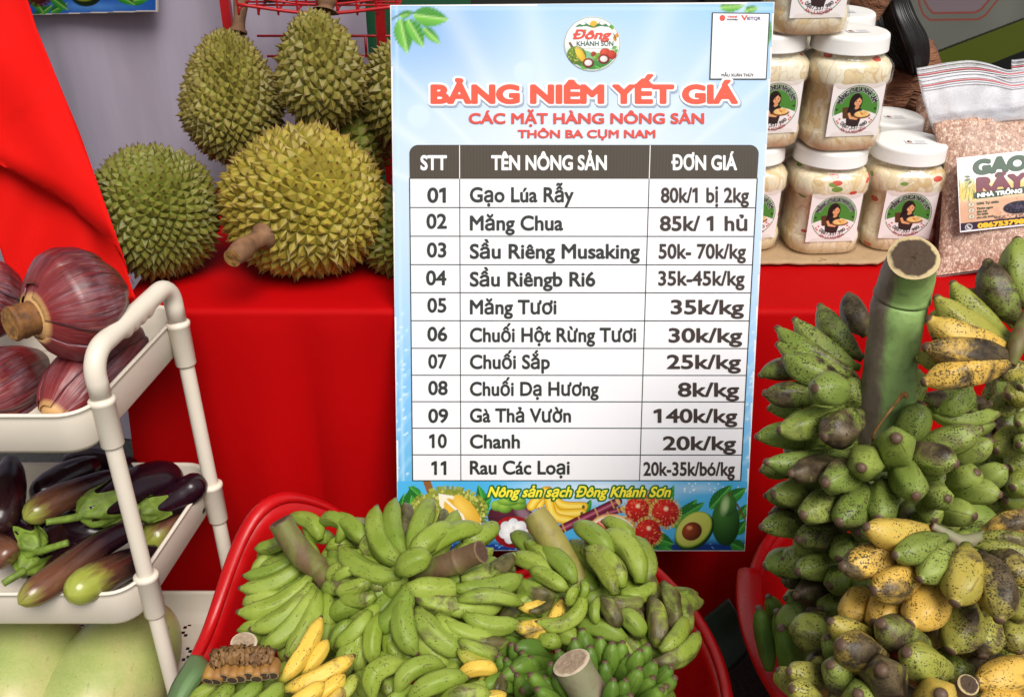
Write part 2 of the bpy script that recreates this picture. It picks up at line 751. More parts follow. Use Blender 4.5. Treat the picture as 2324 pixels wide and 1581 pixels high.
def cloth_sheet():
    prof = []  # (y, z, drop 0..1) from the back of the top, over the rounded front edge, to the floor
    for t in np.linspace(0, 1, 18):
        prof.append((2.03 - (2.03 - TY - .012) * t, TZ, 0))
    for a in np.linspace(0, math.pi / 2, 6)[1:]:
        prof.append((TY + .012 - .012 * math.sin(a), TZ - .012 + .012 * math.cos(a), 0))
    for t in np.linspace(0, 1, 46)[1:]:
        prof.append((TY, TZ - .012 - (TZ - .03) * t, t))
    xs = np.linspace(XL, XR, 170)
    V = []
    for y, z, d in prof:
        for x in xs:
            fl = -.05 * d * max(0, 1 - (x - XL) / .25)   # the hem flares out at the left corner
            fold = d ** .65 * ((.022 + .016 * math.exp(-((x + .45) / .2) ** 2)) * math.sin(x * 19 + 1.2 + .8 * math.sin(x * 5)) + .010 * math.sin(x * 37 + 2 * d) + .006 * nz(x * 6, d * 3, 2))
            sag = (.0025 * nz(x * 7, y * 7, 5)) if d == 0 and y > TY + .03 else 0
            V.append((x + fl, y - abs(fold) * 1.0 - .012 * d, z + sag))
    F = grid_faces(len(prof), len(xs))
    # left drop
    ys = np.linspace(TY + .006, 2.03, 60)
    zs = np.linspace(0, 1, 40)
    W = []
    for d in zs:
        for y in ys:
            q = max(0, 1 - (y - TY) / .25)
            fold = d ** .8 * (.012 * math.sin(y * 19) + .008 * math.sin(y * 43 + 1))
            W.append((XL - .05 * d * q - abs(fold) * (1 - q), y - .012 * d * q - .0 * d, TZ - .004 - (TZ - .02) * d))
    return merge((V, F), (W, grid_faces(len(zs), len(ys))))


V, F = cloth_sheet()
o = mk('tablecloth', V, F, m_red_cloth, origin=(.4, TY + .28, TZ))
tag(o, 'bright red cloth covering the stall table and hanging down its front', 'tablecloth')

# ------------------------------------------------------------------ red cloth hanging at the left
def flag():
    edge_y = [-420, 0, 67, 303, 455, 580, 657, 690]
    edge_x = [-55, 63, 84, 181, 236, 280, 303, 316]
    top = []
    rows = np.linspace(-420, 660, 70)
    cols = np.linspace(0, 1, 46)
    V1, V2 = [], []
    crx, cry = [-300, 0, 139, 261, 300, 360], [260, 372, 452, 552, 640, 720]
    for Y in rows:
        xe = np.interp(Y, edge_y, edge_x)
        for c in cols:
            X = -260 + (xe + 260) * c
            yc = np.interp(X, crx, cry)
            Yc = min(Y, yc)
            d = 1.66 - .13 * (Yc + 420) / 1100 + .010 * math.sin(X * .018 + Yc * .011) + .006 * math.sin(X * .03 - Yc * .02 + 1)
            d += .007 * math.exp(-((Yc - (300 - .62 * X)) / 14) ** 2) * (X < 150)
            k = max(0, 1 - (yc - Yc) / 40)
            d += .022 * k * k
            V1.append(at(X, Yc, d))
    F1 = grid_faces(len(rows), len(cols))
    rows2 = np.linspace(330, 678, 40)
    for Y in rows2:
        xe = np.interp(Y, edge_y, edge_x) - 2
        xl = np.interp(Y, [330, 562, 640, 705], [-90, 0, 26, 45])
        for c in cols:
            X = xl + (xe - xl) * c
            d = 1.603 + .012 * (Y - 380) / 330 + .012 * math.sin(X * .03 + Y * .01) + .02 * (1 - c) * (1 - c)
            V2.append(at(X, Y, d + .012))
    return merge((V1, F1), (V2, grid_faces(len(rows2), len(cols))))


V, F = flag()
o = mk('cloth_drape', V, F, m_flag, origin=at(150, 500, 1.5))
sm = o.modifiers.new('thickness', 'SOLIDIFY')
sm.thickness = .0012
tag(o, 'bright red cloth hanging in front of the leftmost durian, its lower edge folded', 'hanging cloth')

# ------------------------------------------------------------------ poster on the back panel, upper left
A = Art(-400, 1880, -1300, 200, 9, '#1c5fc0')
A.C += (.25 * np.exp(-((A.X - 1050) / 500) ** 2 - ((A.Y - 80) / 60) ** 2))[..., None] * np.array([.3, .7, 1.])
A.C *= (1 + A.noise(.02, .25, 1))[..., None]
A.ell(560, -420, 520, 300, '#7ec8ee', soft=.5)
for a in [(380, 250, 620, 60, 80), (600, 150, 800, 40, 70), (330, -120, 520, 160, 90), (590, -40, 810, 120, 70), (1500, 30, 1790, -30, 80), (1350, -90, 1600, 60, 80), (-300, 60, 200, 160, 110)]:
    A.leaf(a[0], a[1], a[2], a[3], a[4] * .8, '#0f4a16', '#3fae35')
for k in range(130):
    r = random.random() * 150
    a = random.random() * 6.28
    A.line([(460 + math.cos(a) * 70, -60 + math.sin(a) * 60), (460 + math.cos(a) * 165, -60 + math.sin(a) * 140)], 10, '#5d1a14')
A.ell(460, -60, 120, 105, '#8e1a14', col2='#3a0a08')
A.ell(1020, -70, 190, 150, '#1d3a12', col2='#0b2008')
A.ell(1000, -90, 150, 110, '#b9b63e', col2='#7e8a22')
A.ell(1000, -110, 60, 50, '#7a3a14')
bx = lambda y: 1850 + y * .012
A.poly([(-400, 205), (390, 172), (1880, 122), (1880, 210), (-400, 240)], '#e9dfd9')
A.poly([(1838, -1300), (1890, -1300), (1890, 200), (1844, 200)], '#ece4e0')
keep = (A.Y < 204 - (A.X + 400) * .0274) & (A.X < 1866)
Zp = lambda x, y: (x * .1915, y * .1915)
V, F, C = A.mesh(lambda X, Y: np.array([on_y(*Zp(a, b), 2.075) for a, b in zip(X, Y)]), keep)
po = empty('poster', 'blue fruit poster with a white edge high on the lavender panel', 'poster', (-.9, 2.08, 1.2))
mk('printed_sheet', V, F, print_mat('poster_print', .55, .35), po, smooth=False, attrs={'ink': C})
pts = [on_y(*Zp(*q), 2.083) for q in [(-400, 208), (1868, 146), (1868, -1300), (-400, -1300)]]
V = [tuple(p) for p in pts] + [(p.x, p.y + .008, p.z) for p in pts]
mk('backing_board', V, [(0, 1, 2, 3), (7, 6, 5, 4), (0, 4, 5, 1), (1, 5, 6, 2), (2, 6, 7, 3), (3, 7, 4, 0)], plain('foam_board', (.6, .57, .55), .7), po, smooth=False)

# ------------------------------------------------------------------ red wire rack behind the durians
rk = empty('wire_rack', 'red metal wire rack standing behind the durians', 'rack', (-.4, 2.02, 0))
YR = 2.03
pl, pr = on_y(513, 30, YR), on_y(864, 60, YR)
for p in (pl, pr):
    V, F = box(p.x - .009, p.x + .009, YR - .004, YR + .014, 0, 1.9)
    mk('post', V, F, m_red_wire, rk, smooth=False)
WR = .0032
w_front = 1.88


def tubeV(pts, r, seg=8, n=None, **k):
    P = catmull([tuple(p) for p in pts], n or max(2, len(pts) * 6))
    return sweep(P, r, seg, **k)


parts = []
zb = on_y(720, 26, w_front).z
xa, xb = on_y(538, 6, w_front).x, on_y(900, 20, w_front).x
for dz in (0, .016, .10):
    parts.append(tubeV([(xa, w_front, zb + dz + .012), (.5 * (xa + xb), w_front, zb + dz - .004), (xb, w_front, zb + dz + .008)], WR if dz != .016 else .002))
for yy in np.linspace(w_front + .03, YR, 5):
    parts.append(tubeV([(xa, yy, zb + .005), (xb, yy, zb + .005)], .002, n=2))
for xx in np.linspace(xa, xb, 9):
    parts.append(tubeV([(xx, w_front, zb + .12), (xx, w_front, zb + .002), (xx, w_front + .02, zb + .002), (xx, YR, zb + .004)], .002, n=16))
for xx in (xa, xb):
    parts.append(tubeV([(xx, w_front, zb + .1), (xx, YR, zb + .1)], WR, n=2))
mk('wire_basket', *merge(*parts)[:2], m_red_wire, rk)
q0, q1, q2, q3 = on_y(812, 93, YR), on_y(864, 82, YR), on_y(832, 130, YR), on_y(880, 128, YR)
mk('lower_shelf', *merge(tubeV([(q0.x - .2, YR, q1.z), (q1.x + .2, YR, q1.z)], .0025, n=2), tubeV([(q2.x - .2, YR, q3.z), (q3.x + .2, YR, q3.z)], .0025, n=2), tubeV([(q2.x, YR, q3.z), (q2.x, YR, q1.z)], .0025, n=2), tubeV([(q2.x + .09, YR, q3.z), (q2.x + .09, YR, q1.z)], .0025, n=2))[:2], m_red_wire, rk)

m_root = plain('root_skin', lin('#9a6c60', .7), .8, var=.5, vscale=30, bump=.6, bscale=60)


def root_veg(pts, r, label):
    P = catmull(pts, 22)
    rad = [r * (interp(t, [(0, .25), (.1, .7), (.4, 1), (.75, .85), (.95, .45), (1, .15)]) * (1 + .12 * nz(t * 6, r * 50))) for t in np.linspace(0, 1, 22)]
    V, F, _ = sweep(P, rad, 14)
    o = mk('root_vegetable', V, F, m_root, origin=tuple(P[10]))
    tag(o, label, 'root vegetable', 'roots in the wire rack')


zr = zb + .03
root_veg([(on_y(600, 0, 1.93).x, 1.90, zb - .016 + .04), (on_y(660, 0, 1.93).x, 1.94, zr + .012), (on_y(740, 0, 1.93).x, 1.97, zr + .015)], .030, 'pinkish brown root at the left end of the red wire basket')
root_veg([(on_y(700, 0, 1.93).x, 1.955, zr + .05), (on_y(770, 0, 1.93).x, 1.915, zr + .01), (on_y(880, 0, 1.93).x, 1.93, zr + .012)], .030, 'dark brown root at the right end of the red wire basket')

# ------------------------------------------------------------------ person sitting behind the jars
def person():
    root = empty('person', 'person in a brown top with long black hair sitting behind the jars', 'person', (.74, 2.27, 0))
    verts = [((.74, 2.30, .50), .15), ((.735, 2.27, .66), .14), ((.73, 2.24, .82), .150), ((.725, 2.20, .965), .105), ((.715, 2.16, 1.04), .055),
             ((.71, 2.12, 1.10), .062), ((.71, 2.11, 1.17), .098), ((.71, 2.12, 1.25), .08),
             ((.87, 2.19, .95), .072), ((.945, 2.13, .80), .055), ((.93, 1.99, .745), .042), ((.90, 1.93, .765), .034),
             ((.57, 2.20, .95), .072), ((.50, 2.14, .80), .055), ((.56, 2.00, .745), .042), ((.60, 1.96, .765), .034),
             ((.83, 2.24, .48), .095), ((.86, 2.08, .46), .085), ((.86, 2.07, .25), .06), ((.86, 2.10, .06), .045), ((.86, 2.00, .03), .04),
             ((.65, 2.24, .48), .095), ((.62, 2.08, .46), .085), ((.62, 2.07, .25), .06), ((.62, 2.10, .06), .045), ((.62, 2.00, .03), .04)]
    edges = [(0, 1), (1, 2), (2, 3), (3, 4), (4, 5), (5, 6), (6, 7), (3, 8), (8, 9), (9, 10), (10, 11), (3, 12), (12, 13), (13, 14), (14, 15),
             (0, 16), (16, 17), (17, 18), (18, 19), (19, 20), (0, 21), (21, 22), (22, 23), (23, 24), (24, 25)]
    me = bpy.data.meshes.new('body')
    rl = Vector(root.location)
    me.from_pydata([tuple(Vector(v) - rl) for v, r in verts], edges, [])
    o = bpy.data.objects.new('body', me)
    COL.objects.link(o)
    o.parent = root
    sk = o.modifiers.new('skin', 'SKIN')
    sk.use_smooth_shade = True
    for i, (v, r) in enumerate(verts):
        me.skin_vertices[0].data[i].radius = (r, r * (.8 if i in (0, 1, 2, 3) else 1))
    me.skin_vertices[0].data[0].use_root = True
    ss = o.modifiers.new('subd', 'SUBSURF')
    ss.levels = ss.render_levels = 2
    M = NT('brown_clothes_and_skin')
    co = M.coord()
    z = M.new('SeparateXYZ')
    M.t.links.new(co, z.inputs[0])
    skin = M.math('GREATER_THAN', z.outputs['Z'], 1.03)
    f = M.noise(M.mapping(co, (2, 2, 7)), 5, 4, dist=1.5)
    M.P(Base_Color=M.mix(skin, M.ramp(f, [(.35, (.12, .045, .02)), (.65, (.25, .105, .05))]), (.42, .2, .11, 1)), Roughness=.85)
    M.bump(f, 1.0, .03)
    me.materials.append(M.m)
    # hair: cap plus long locks falling over the shoulder nearest the picture's right
    V, F, n = [], [], 0
    parts = []
    hc = Vector((.71, 2.125, 1.20))
    nu, nv = 16, 24
    W = []
    for i in range(nu):
        a = math.pi * .62 * i / (nu - 1)
        for j in range(nv):
            b = 2 * math.pi * j / nv
            r = .118 + .004 * math.sin(j * 5)
            W.append((hc.x + r * math.sin(a) * math.cos(b), hc.y + r * 1.05 * math.sin(a) * math.sin(b), hc.z + .115 * math.cos(a)))
    parts.append((W, grid_faces(nu, nv, True)))
    m_hair = NT('black_hair')
    m_hair.P(Base_Color=(.006, .005, .005, 1), Roughness=.45)
    R_ = random.Random(3)

    def lock(k, s):
        pass
    for k in range(150):
        u = -.55 + 1.55 * k / 149 + R_.uniform(-.03, .03)
        o0 = Zb(-60 + 380 * u, -250)
        o1 = Zb(60 + 420 * u + R_.uniform(-15, 15), 200 + R_.uniform(-20, 20))
        o2 = Zb(180 + 480 * u, 560)
        o3 = Zb(330 + 370 * u, 860)
        o4 = Zb(440 + 220 * u + R_.uniform(-20, 20), 1030 + 110 * (1 - abs(u - .3)) + R_.uniform(-40, 20))
        d = 2.06 - .04 * math.sin(math.pi * max(0, min(1, u))) + R_.uniform(-.012, .012)
        P = [at(o0[0], o0[1], d + .02), at(o1[0], o1[1], d - .01), at(o2[0], o2[1], d), at(o3[0], o3[1], d + .02), at(o4[0], o4[1], d + .03)]
        C_ = catmull([tuple(p) for p in P], 20)
        rad = [.0065 * interp(t, [(0, .9), (.5, 1.0), (.85, .7), (1, .1)]) for t in np.linspace(0, 1, 20)]
        parts.append(sweep(C_, rad, 6)[:2])
    mk('hair', *merge(*parts)[:2], m_hair.m, root)


person()
# ================================================================== cart
def cart():
    root = empty('rolling_cart', 'cream plastic three tier rolling cart with a loop handle, at the left', 'cart', (-.78, 1.28, 0))
    lean = lambda P: np.stack([P[:, 0] + .05 * (.74 - P[:, 2]), P[:, 1] - .09 * (.74 - P[:, 2]), P[:, 2]], 1)
    corners = [(-.585, 1.128), (-.537, 1.447), (-1.04, 1.447), (-1.04, 1.128)]

    def outline(inset, rad=.045, n=9):
        pts = []
        m = len(corners)
        for i in range(m):
            p = Vector(corners[i]); a = Vector(corners[i - 1]); b = Vector(corners[(i + 1) % m])
            ua, ub = (a - p).normalized(), (b - p).normalized()
            bis = (ua + ub).normalized()
            half = ua.angle(ub) / 2
            c = p + bis * (rad / math.sin(half))
            r = rad - inset
            s = c + (p + ua * (rad / math.tan(half)) - c).normalized() * r
            e = c + (p + ub * (rad / math.tan(half)) - c).normalized() * r
            va, vb = s - c, e - c
            ang = math.atan2(va.x * vb.y - va.y * vb.x, va.dot(vb))
            for k in range(n):
                t = ang * k / (n - 1)
                pts.append(c + Vector((va.x * math.cos(t) - va.y * math.sin(t), va.x * math.sin(t) + va.y * math.cos(t))))
        return pts

    def tray(zr, h, holes=False):
        prof = [(-.0005, zr - h + .014), (-.002, zr - .010), (-.002, zr - .004), (.0005 - .005, zr - .002), (.0005 - .005, zr), (-.001, zr + .0015), (.002, zr), (.003, zr - .004), (.006, zr - h + .018)]
        prof = [(.022, zr - h), (.008, zr - h + .004)] + prof + [(.016, zr - h + .008), (.03, zr - h + .006)]
        V, nv = [], 0
        for ins, z in prof:
            o_ = outline(ins)
            nv = len(o_)
            V += [(p.x, p.y, z) for p in o_]
        F = grid_faces(len(prof), nv, True)
        n0 = len(V)
        parts = [(lean(np.array(V)), F)]
        # floor sheet, with pierced four-petal holes
        fl = outline(.028)
        V2 = [(p.x, p.y, zr - h + .005) for p in fl]
        if not holes:
            parts.append((lean(np.array(V2)), [tuple(range(len(V2)))]))
        else:
            bm = bmesh.new()
            st = .0065
            x0, y0 = -1.03, 1.14
            nx, ny = int(.5 / st), int(.31 / st)
            vid = {}
            for i in range(nx):
                for j in range(ny):
                    x, y = x0 + (i + .5) * st, y0 + (j + .5) * st
                    if x > -.585 + (y - 1.128) * .15 - .01 or y > 1.44:
                        continue
                    ii, jj = (i + 3 * ((j // 9) % 2)) % 9, j % 9
                    d = (ii - 4, jj - 4)
                    if d in ((1, 1), (-1, -1), (1, -1), (-1, 1), (2, 2), (-2, -2), (2, -2), (-2, 2)) and y > 1.17:
                        continue
                    q = []
                    for a, b in ((0, 0), (1, 0), (1, 1), (0, 1)):
                        kx = (i + a, j + b)
                        if kx not in vid:
                            vid[kx] = bm.verts.new((x0 + kx[0] * st, y0 + kx[1] * st, zr - h + .006))
                        q.append(vid[kx])
                    bm.faces.new(q)
            V3 = np.array([tuple(v.co) for v in bm.verts])
            bm.verts.index_update()
            F3 = [tuple(v.index for v in f.verts) for f in bm.faces]
            bm.free()
            parts.append((lean(V3), F3))
        o = mk('tray', *merge(*parts)[:2], m_white_plastic, root)
        return o

    for k, (zr, h) in enumerate(((.745, .070), (.445, .070), (.165, .055))):
        tr = tray(zr, h, holes=(k == 2))
    poles = [(-.571, 1.164), (-.53, 1.387)]
    back = [(-1.052, 1.164), (-1.052, 1.387)]
    for (x, y) in poles + back:
        P = lean(np.array([(x, y, z) for z in np.linspace(.04, .775, 12)]))
        mk('pole', *sweep(P, .0122, 16)[:2], m_white_plastic, root)
        for zr in (.745, .445, .165):
            hh = .072
            zs = [zr - hh, zr - hh + .002, zr - .006, zr - .004, zr + .001, zr + .003]
            rr = [.0155, .0165, .0172, .0190, .0190, .0170]
            P = lean(np.array([(x, y, z) for z in zs]))
            mk('collar', *sweep(P, rr, 18)[:2], m_white_plastic, root)
        # wheel under each pole
        P = lean(np.array([(x, y, .022)]))[0]
        mk('wheel', *sweep([(P[0] - .009, P[1], .0225), (P[0] + .009, P[1], .0225)], .022, 18)[:2], plain('black_wheel', (.02, .02, .02), .5), root)
    for (xa, ya), (xb, yb) in ((poles[0], poles[1]), (back[0], back[1])):
        a0, b0 = np.array((xa, ya)), np.array((xb, yb))
        path = [(xa, ya, .752), (xa, ya, .775)]
        R_, top = .034, .814
        for t in np.linspace(0, math.pi / 2, 9):
            f = (R_ - R_ * math.cos(t)) / np.linalg.norm(b0 - a0)
            q = a0 + (b0 - a0) * f
            path.append((q[0], q[1], top - R_ + R_ * math.sin(t)))
        for f in np.linspace(.16, .84, 40)[1:-1]:
            q = a0 + (b0 - a0) * f
            path.append((q[0], q[1], top))
        for t in np.linspace(math.pi / 2, 0, 9):
            f = 1 - (R_ - R_ * math.cos(t)) / np.linalg.norm(b0 - a0)
            q = a0 + (b0 - a0) * f
            path.append((q[0], q[1], top - R_ + R_ * math.sin(t)))
        path += [(xb, yb, .775), (xb, yb, .752)]
        path = lean(np.array(path))
        rad = np.full(len(path), .0148)
        V, F, U = sweep(path, rad, 22)
        # finger ridges under the grip
        n = len(path)
        for i in range(n):
            if n * .33 < i < n * .67:
                w = abs(((i - n * .33) / (n * .34) * 4) % 1 - .5) * 2
                for k in range(22):
                    j = i * 22 + k
                    if V[j][2] < path[i][2] - .004:
                        V[j][2] -= .005 * (1 - w ** 2) + .001
        mk('handle', V, F, m_white_plastic, root)


cart()


# ================================================================== banana blossoms
def blossom_mat():
    M = NT('banana_blossom_bracts')
    uv = M.new('UVMap').outputs[0]
    co = M.coord()
    sep = M.new('SeparateXYZ')
    M.t.links.new(uv, sep.inputs[0])
    u, v = sep.outputs[0], sep.outputs[1]
    st = M.noise(M.mapping(uv, (85, 1.6, 1)), 1.0, 3, .5, .4)
    fine = M.noise(M.mapping(uv, (230, 5, 1)), 1.0, 2)
    blotch = M.noise(co, 18, 4)
    base = M.mix(M.ramp(st, [(.35, 0.), (.65, 1.)]), (.050, .006, .010, 1), (.165, .020, .024, 1))
    base = M.mix(M.math('MULTIPLY', M.ramp(fine, [(.58, 0.), (.70, 1.)]), .35), base, (.45, .16, .07, 1))
    bloom = M.math('MULTIPLY', M.ramp(blotch, [(.45, 0.), (.68, 1.)]), M.ramp(M.noise(M.mapping(uv, (110, 3, 1)), 1.0, 3), [(.40, 0.), (.62, 1.)]))
    base = M.mix(M.math('MULTIPLY', bloom, .36), base, (.42, .32, .37, 1))
    pink = M.ramp(v, [(.05, 1.), (.42, 0.)])
    base = M.mix(M.math('MULTIPLY', pink, .4), base, (.34, .035, .035, 1))
    base = M.mix(M.ramp(v, [(.045, 1.), (.075, 0.)]), base, (.62, .36, .14, 1))
    dark = M.attr('edge')
    base = M.mix(dark, base, (.10, .07, .085, 1))
    M.P(Base_Color=base, Roughness=.36)
    M.b.inputs['Specular IOR Level'].default_value = .5
    M.bump(st, .35, .003)
    return M.m


m_bract = blossom_mat()
m_cut = plain('brown_cut_end', lin('#a8763a', .8), .75, var=.75, vscale=90, bump=.6, bscale=140)


def blossom(label, base, tip, r, seedv, stem=True, roll=0.0):
    base, tip = np.array(base), np.array(tip)
    root = empty('banana_blossom', label, 'banana blossom', tuple((base + tip) / 2), 'banana blossoms on the top tray')
    prof = [(0, .24), (.03, .36), (.08, .50), (.16, .74), (.28, .94), (.42, 1.0), (.58, .95), (.74, .78), (.87, .54), (.95, .30), (1, .05)]
    L = np.linalg.norm(tip - base)
    ts = np.linspace(0, 1, 34)
    P = np.array([base + (tip - base) * t for t in ts])
    V, F, U = sweep(P, [r * interp(t, prof) * .965 for t in ts], 48)
    core = mk('core_bracts', V, F, m_bract, root, uv=U, attrs={'edge': np.zeros(len(V))})
    T = (tip - base) / L
    a = np.cross(T, (0, 0, 1.0)); a /= np.linalg.norm(a)
    b = np.cross(a, T)
    for k, (c, span, t0, t1, off) in enumerate(((.6, 1.9, .035, .93, .0022), (2.75, 1.9, .05, .96, .0042), (4.75, 1.8, .04, .90, .0032), (1.6, 1.15, .09, .80, .0062))):
        nt, ns = 30, 26
        W, UVs, E = [], [], []
        for i in range(nt):
            t = t0 + (t1 - t0) * i / (nt - 1)
            s = i / (nt - 1)
            wdt = span * (math.sin(math.pi * min(1, .16 + s * .80)) ** .55)
            for j in range(ns):
                e = j / (ns - 1) * 2 - 1
                ang = c + roll + e * wdt / 2
                lift = off * (1 - .75 * abs(e) ** 6) + .0016 * nz(ang * 3, t * 4, seedv + k) + .003 * max(0, s - .8) * 5 * 0
                rr = r * interp(t, prof) * .965 + lift
                W.append(base + T * L * t + (a * math.cos(ang) + b * math.sin(ang)) * rr)
                UVs.append((ang / 6.283, t))
                E.append((.75 if abs(e) > .93 else 0.) * (.9 if s < .5 else .15))
        G = grid_faces(nt, ns)
        o = mk('bract', W, G, m_bract, root, uv=UVs, attrs={'edge': E})
        sm = o.modifiers.new('thickness', 'SOLIDIFY')
        sm.thickness = .0022
        sm.offset = -1
    if stem:
        ps = [base + T * .02, base - T * .012, base - T * .030]
        V, F, U = sweep(catmull(ps, 10), [.0235 + .001 * (i % 3) for i in range(10)], 20)
        s = mk('stem', V, F, plain('blossom_stem', lin('#8a5a2c', .7), .7, var=.6, vscale=80), root)
        cc = base - T * .0305
        ring = []
        for i in range(8):
            rr = .0225 * (1 - i / 7.0)
            for j in range(20):
                an = 2 * math.pi * j / 20
                ring.append(cc + (a * math.cos(an) + b * math.sin(an)) * rr - T * (.0015 * nz(j * .9, i * .8, 3)))
        mk('cut_end', ring, grid_faces(8, 20, True), m_cut, s)
    return root


B4 = lambda x, y, d: at(*Z4(x, y), d)
blossom('large glossy purple banana blossom on top of the pile, its cut stem toward the viewer', B4(205, 515, 1.385), B4(815, 335, 1.49), .080, 1, roll=.2)
blossom('long purple banana blossom lying lengthwise under the cart handle', B4(325, 1190, 1.410), B4(930, 580, 1.575), .053, 2, stem=False, roll=1.4)
blossom('purple banana blossom at the front left of the top tray, under the largest one', B4(-330, 1180, 1.42), B4(300, 800, 1.58), .066, 3, stem=False, roll=2.4)
blossom('purple banana blossom half out of view at the far left of the top tray', B4(-300, 300, 1.48), B4(110, 520, 1.56), .064, 4, stem=False, roll=.9)


# ================================================================== eggplants
def eggplant_mat():
    M = NT('eggplant_skin')
    uv = M.new('UVMap').outputs[0]
    sep = M.new('SeparateXYZ')
    M.t.links.new(uv, sep.inputs[0])
    v = sep.outputs[1]
    co = M.coord()
    g = M.attr('green')
    f = M.noise(M.mapping(uv, (14, 2.5, 1)), 1.2, 5, dist=.6)
    dark = M.mix(f, (.007, .002, .005, 1), (.020, .004, .009, 1))
    brown = M.mix(f, (.085, .030, .018, 1), (.20, .085, .045, 1))
    green = M.mix(f, (.20, .22, .035, 1), (.40, .44, .07, 1))
    # v = 1 at the blossom end
    k = M.math('ADD', M.math('MULTIPLY', v, 1.0), M.math('MULTIPLY', f, .35))
    c1 = M.mix(M.math('MULTIPLY', M.ramp(k, [(.50, 0.), (.95, 1.)]), M.math('MINIMUM', M.math('MULTIPLY', g, 2.0), 1.0)), dark, brown)
    lim = M.math('SUBTRACT', 1.42, M.math('MULTIPLY', g, .62))
    gf = M.math('MULTIPLY', M.math('SUBTRACT', k, lim), 5.0)
    gf.node.use_clamp = True
    c2 = M.mix(gf, c1, green)
    M.P(Base_Color=c2, Roughness=M.ramp(M.noise(co, 50, 4), [(.3, .16), (.8, .32)]))
    M.b.inputs['Specular IOR Level'].default_value = .55
    return M.m


m_egg = eggplant_mat()
m_calyx = plain('calyx_green', lin('#7c9632', .75), .6, var=.5, vscale=60, bump=.4, bscale=150)


def eggplant(label, pts, w, green=0.0, calyx=None, wscale=None):
    """pts: Z5 picture points with depth, from stem end to blossom end"""
    pts = [(x, y, d + .205) for x, y, d in pts]
    P = [at(*Z5(x, y), d) for x, y, d in pts]
    dm = sum(p[2] for p in pts) / len(pts)
    r = w * 1.22 * Z5.k / 2 / FX * dm
    C_ = catmull([tuple(p) for p in P], 30)
    prof = [(0, .48), (.05, .58), (.15, .76), (.35, .92), (.6, 1.0), (.8, .99), (.91, .82), (.965, .52), (.99, .28), (1, .06)]
    root = empty('eggplant', label, 'eggplant', tuple(C_[15]), 'eggplants on the middle tray')
    V, F, U = sweep(C_, [r * interp(t, prof) for t in np.linspace(0, 1, 30)], 26)
    mk('body', V, F, m_egg, root, uv=U, attrs={'green': np.full(len(V), green)})
    if calyx:
        T = C_[0] - C_[2]
        T /= np.linalg.norm(T)
        a = np.cross(T, (0, 0.2, 1.0)); a /= np.linalg.norm(a)
        b = np.cross(a, T)
        W = []
        rc = r * .60
        nu, nv = 12, 40
        for i in range(nu):
            s = i / (nu - 1)
            for j in range(nv):
                an = 2 * math.pi * j / nv
                lobe = .5 + .5 * math.cos(5 * an + calyx[0])
                back = s * r * (.8 + 1.3 * lobe ** 1.5)
                rad = .0065 + (rc * 1.08 + .003 * lobe - .0065) * min(1, s * 2.3) ** .8 + (r * .34 * max(0, s - .35))
                rad += .0018 * nz(an * 2, s * 3, calyx[0]) + (.004 * s * lobe * (1 if j % 3 else -1) * .3)
                W.append(C_[0] + T * (r * .38) - T * back + (a * math.cos(an) + b * math.sin(an)) * rad)
        cal = mk('calyx', W, grid_faces(nu, nv, True), m_calyx, root)
        st = calyx[1]
        E = np.array(at(*Z5(st[0], st[1]), st[2] + .205))
        Q = catmull([C_[0] + T * r * .2, C_[0] + T * r * .55, E], 12)
        V, F, U = sweep(Q, [.0074 - .0022 * t for t in np.linspace(0, 1, 12)], 12)
        mk('stem', V, F, m_calyx, cal)
    return root


eggplant('olive brown eggplant overhanging the front edge of the tray', [(900, 470, 1.40), (640, 600, 1.35), (390, 790, 1.285), (120, 975, 1.228)], 165, .62)
eggplant('green ended eggplant resting on the tray rim beside the cart pole', [(1010, 640, 1.41), (800, 730, 1.36), (620, 820, 1.30), (445, 925, 1.245)], 190, 1.0)
eggplant('olive speckled eggplant behind the pole, neck against the tray side', [(1300, 335, 1.52), (1200, 400, 1.50), (1080, 500, 1.46), (930, 600, 1.42)], 205, .75)
eggplant('reddish brown eggplant with a pale green tip behind the green capped one', [(760, 140, 1.46), (560, 230, 1.43), (360, 310, 1.39), (155, 425, 1.345)], 165, .70)
eggplant('large dark maroon eggplant with a wide green cap pointing left', [(560, 385, 1.375), (760, 300, 1.42), (960, 200, 1.47), (1180, 150, 1.52)], 235, 0.0, (.6, (300, 445, 1.33)))
eggplant('curved glossy black eggplant with a small green cap behind the pole', [(930, 385, 1.40), (1060, 340, 1.44), (1200, 260, 1.47), (1330, 150, 1.49)], 160, 0.0, (2.0, (895, 340, 1.375)))
eggplant('dark purple eggplant with a frilly cap, its stem pointing right', [(235, 610, 1.335), (170, 560, 1.36), (60, 520, 1.40), (-80, 500, 1.44)], 185, 0.0, (1.0, (440, 578, 1.315)))
eggplant('eggplant at the tray front with a round dark green cap', [(160, 745, 1.33), (240, 660, 1.37), (340, 560, 1.41), (440, 470, 1.45)], 170, .1, (3.0, (20, 845, 1.30)))
eggplant('very dark eggplant standing at the far left of the middle tray', [(70, 50, 1.44), (60, 200, 1.40), (30, 340, 1.37), (-30, 520, 1.34)], 190, 0.05)
eggplant('black eggplant at the back under the top tray', [(640, 60, 1.52), (520, 120, 1.50), (400, 180, 1.48), (200, 300, 1.44)], 180, 0.0)
eggplant('brownish eggplant low at the left edge of the middle tray', [(-150, 500, 1.40), (-60, 580, 1.36), (30, 650, 1.33), (90, 700, 1.325)], 170, .5)
eggplant('black eggplant buried in the middle of the tray', [(100, 380, 1.47), (300, 450, 1.45), (520, 500, 1.44), (760, 520, 1.44)], 200, 0.0)
eggplant('black eggplant tucked under the olive brown one at the tray front', [(560, 560, 1.44), (420, 660, 1.41), (300, 760, 1.37), (200, 850, 1.34)], 150, 0.1)
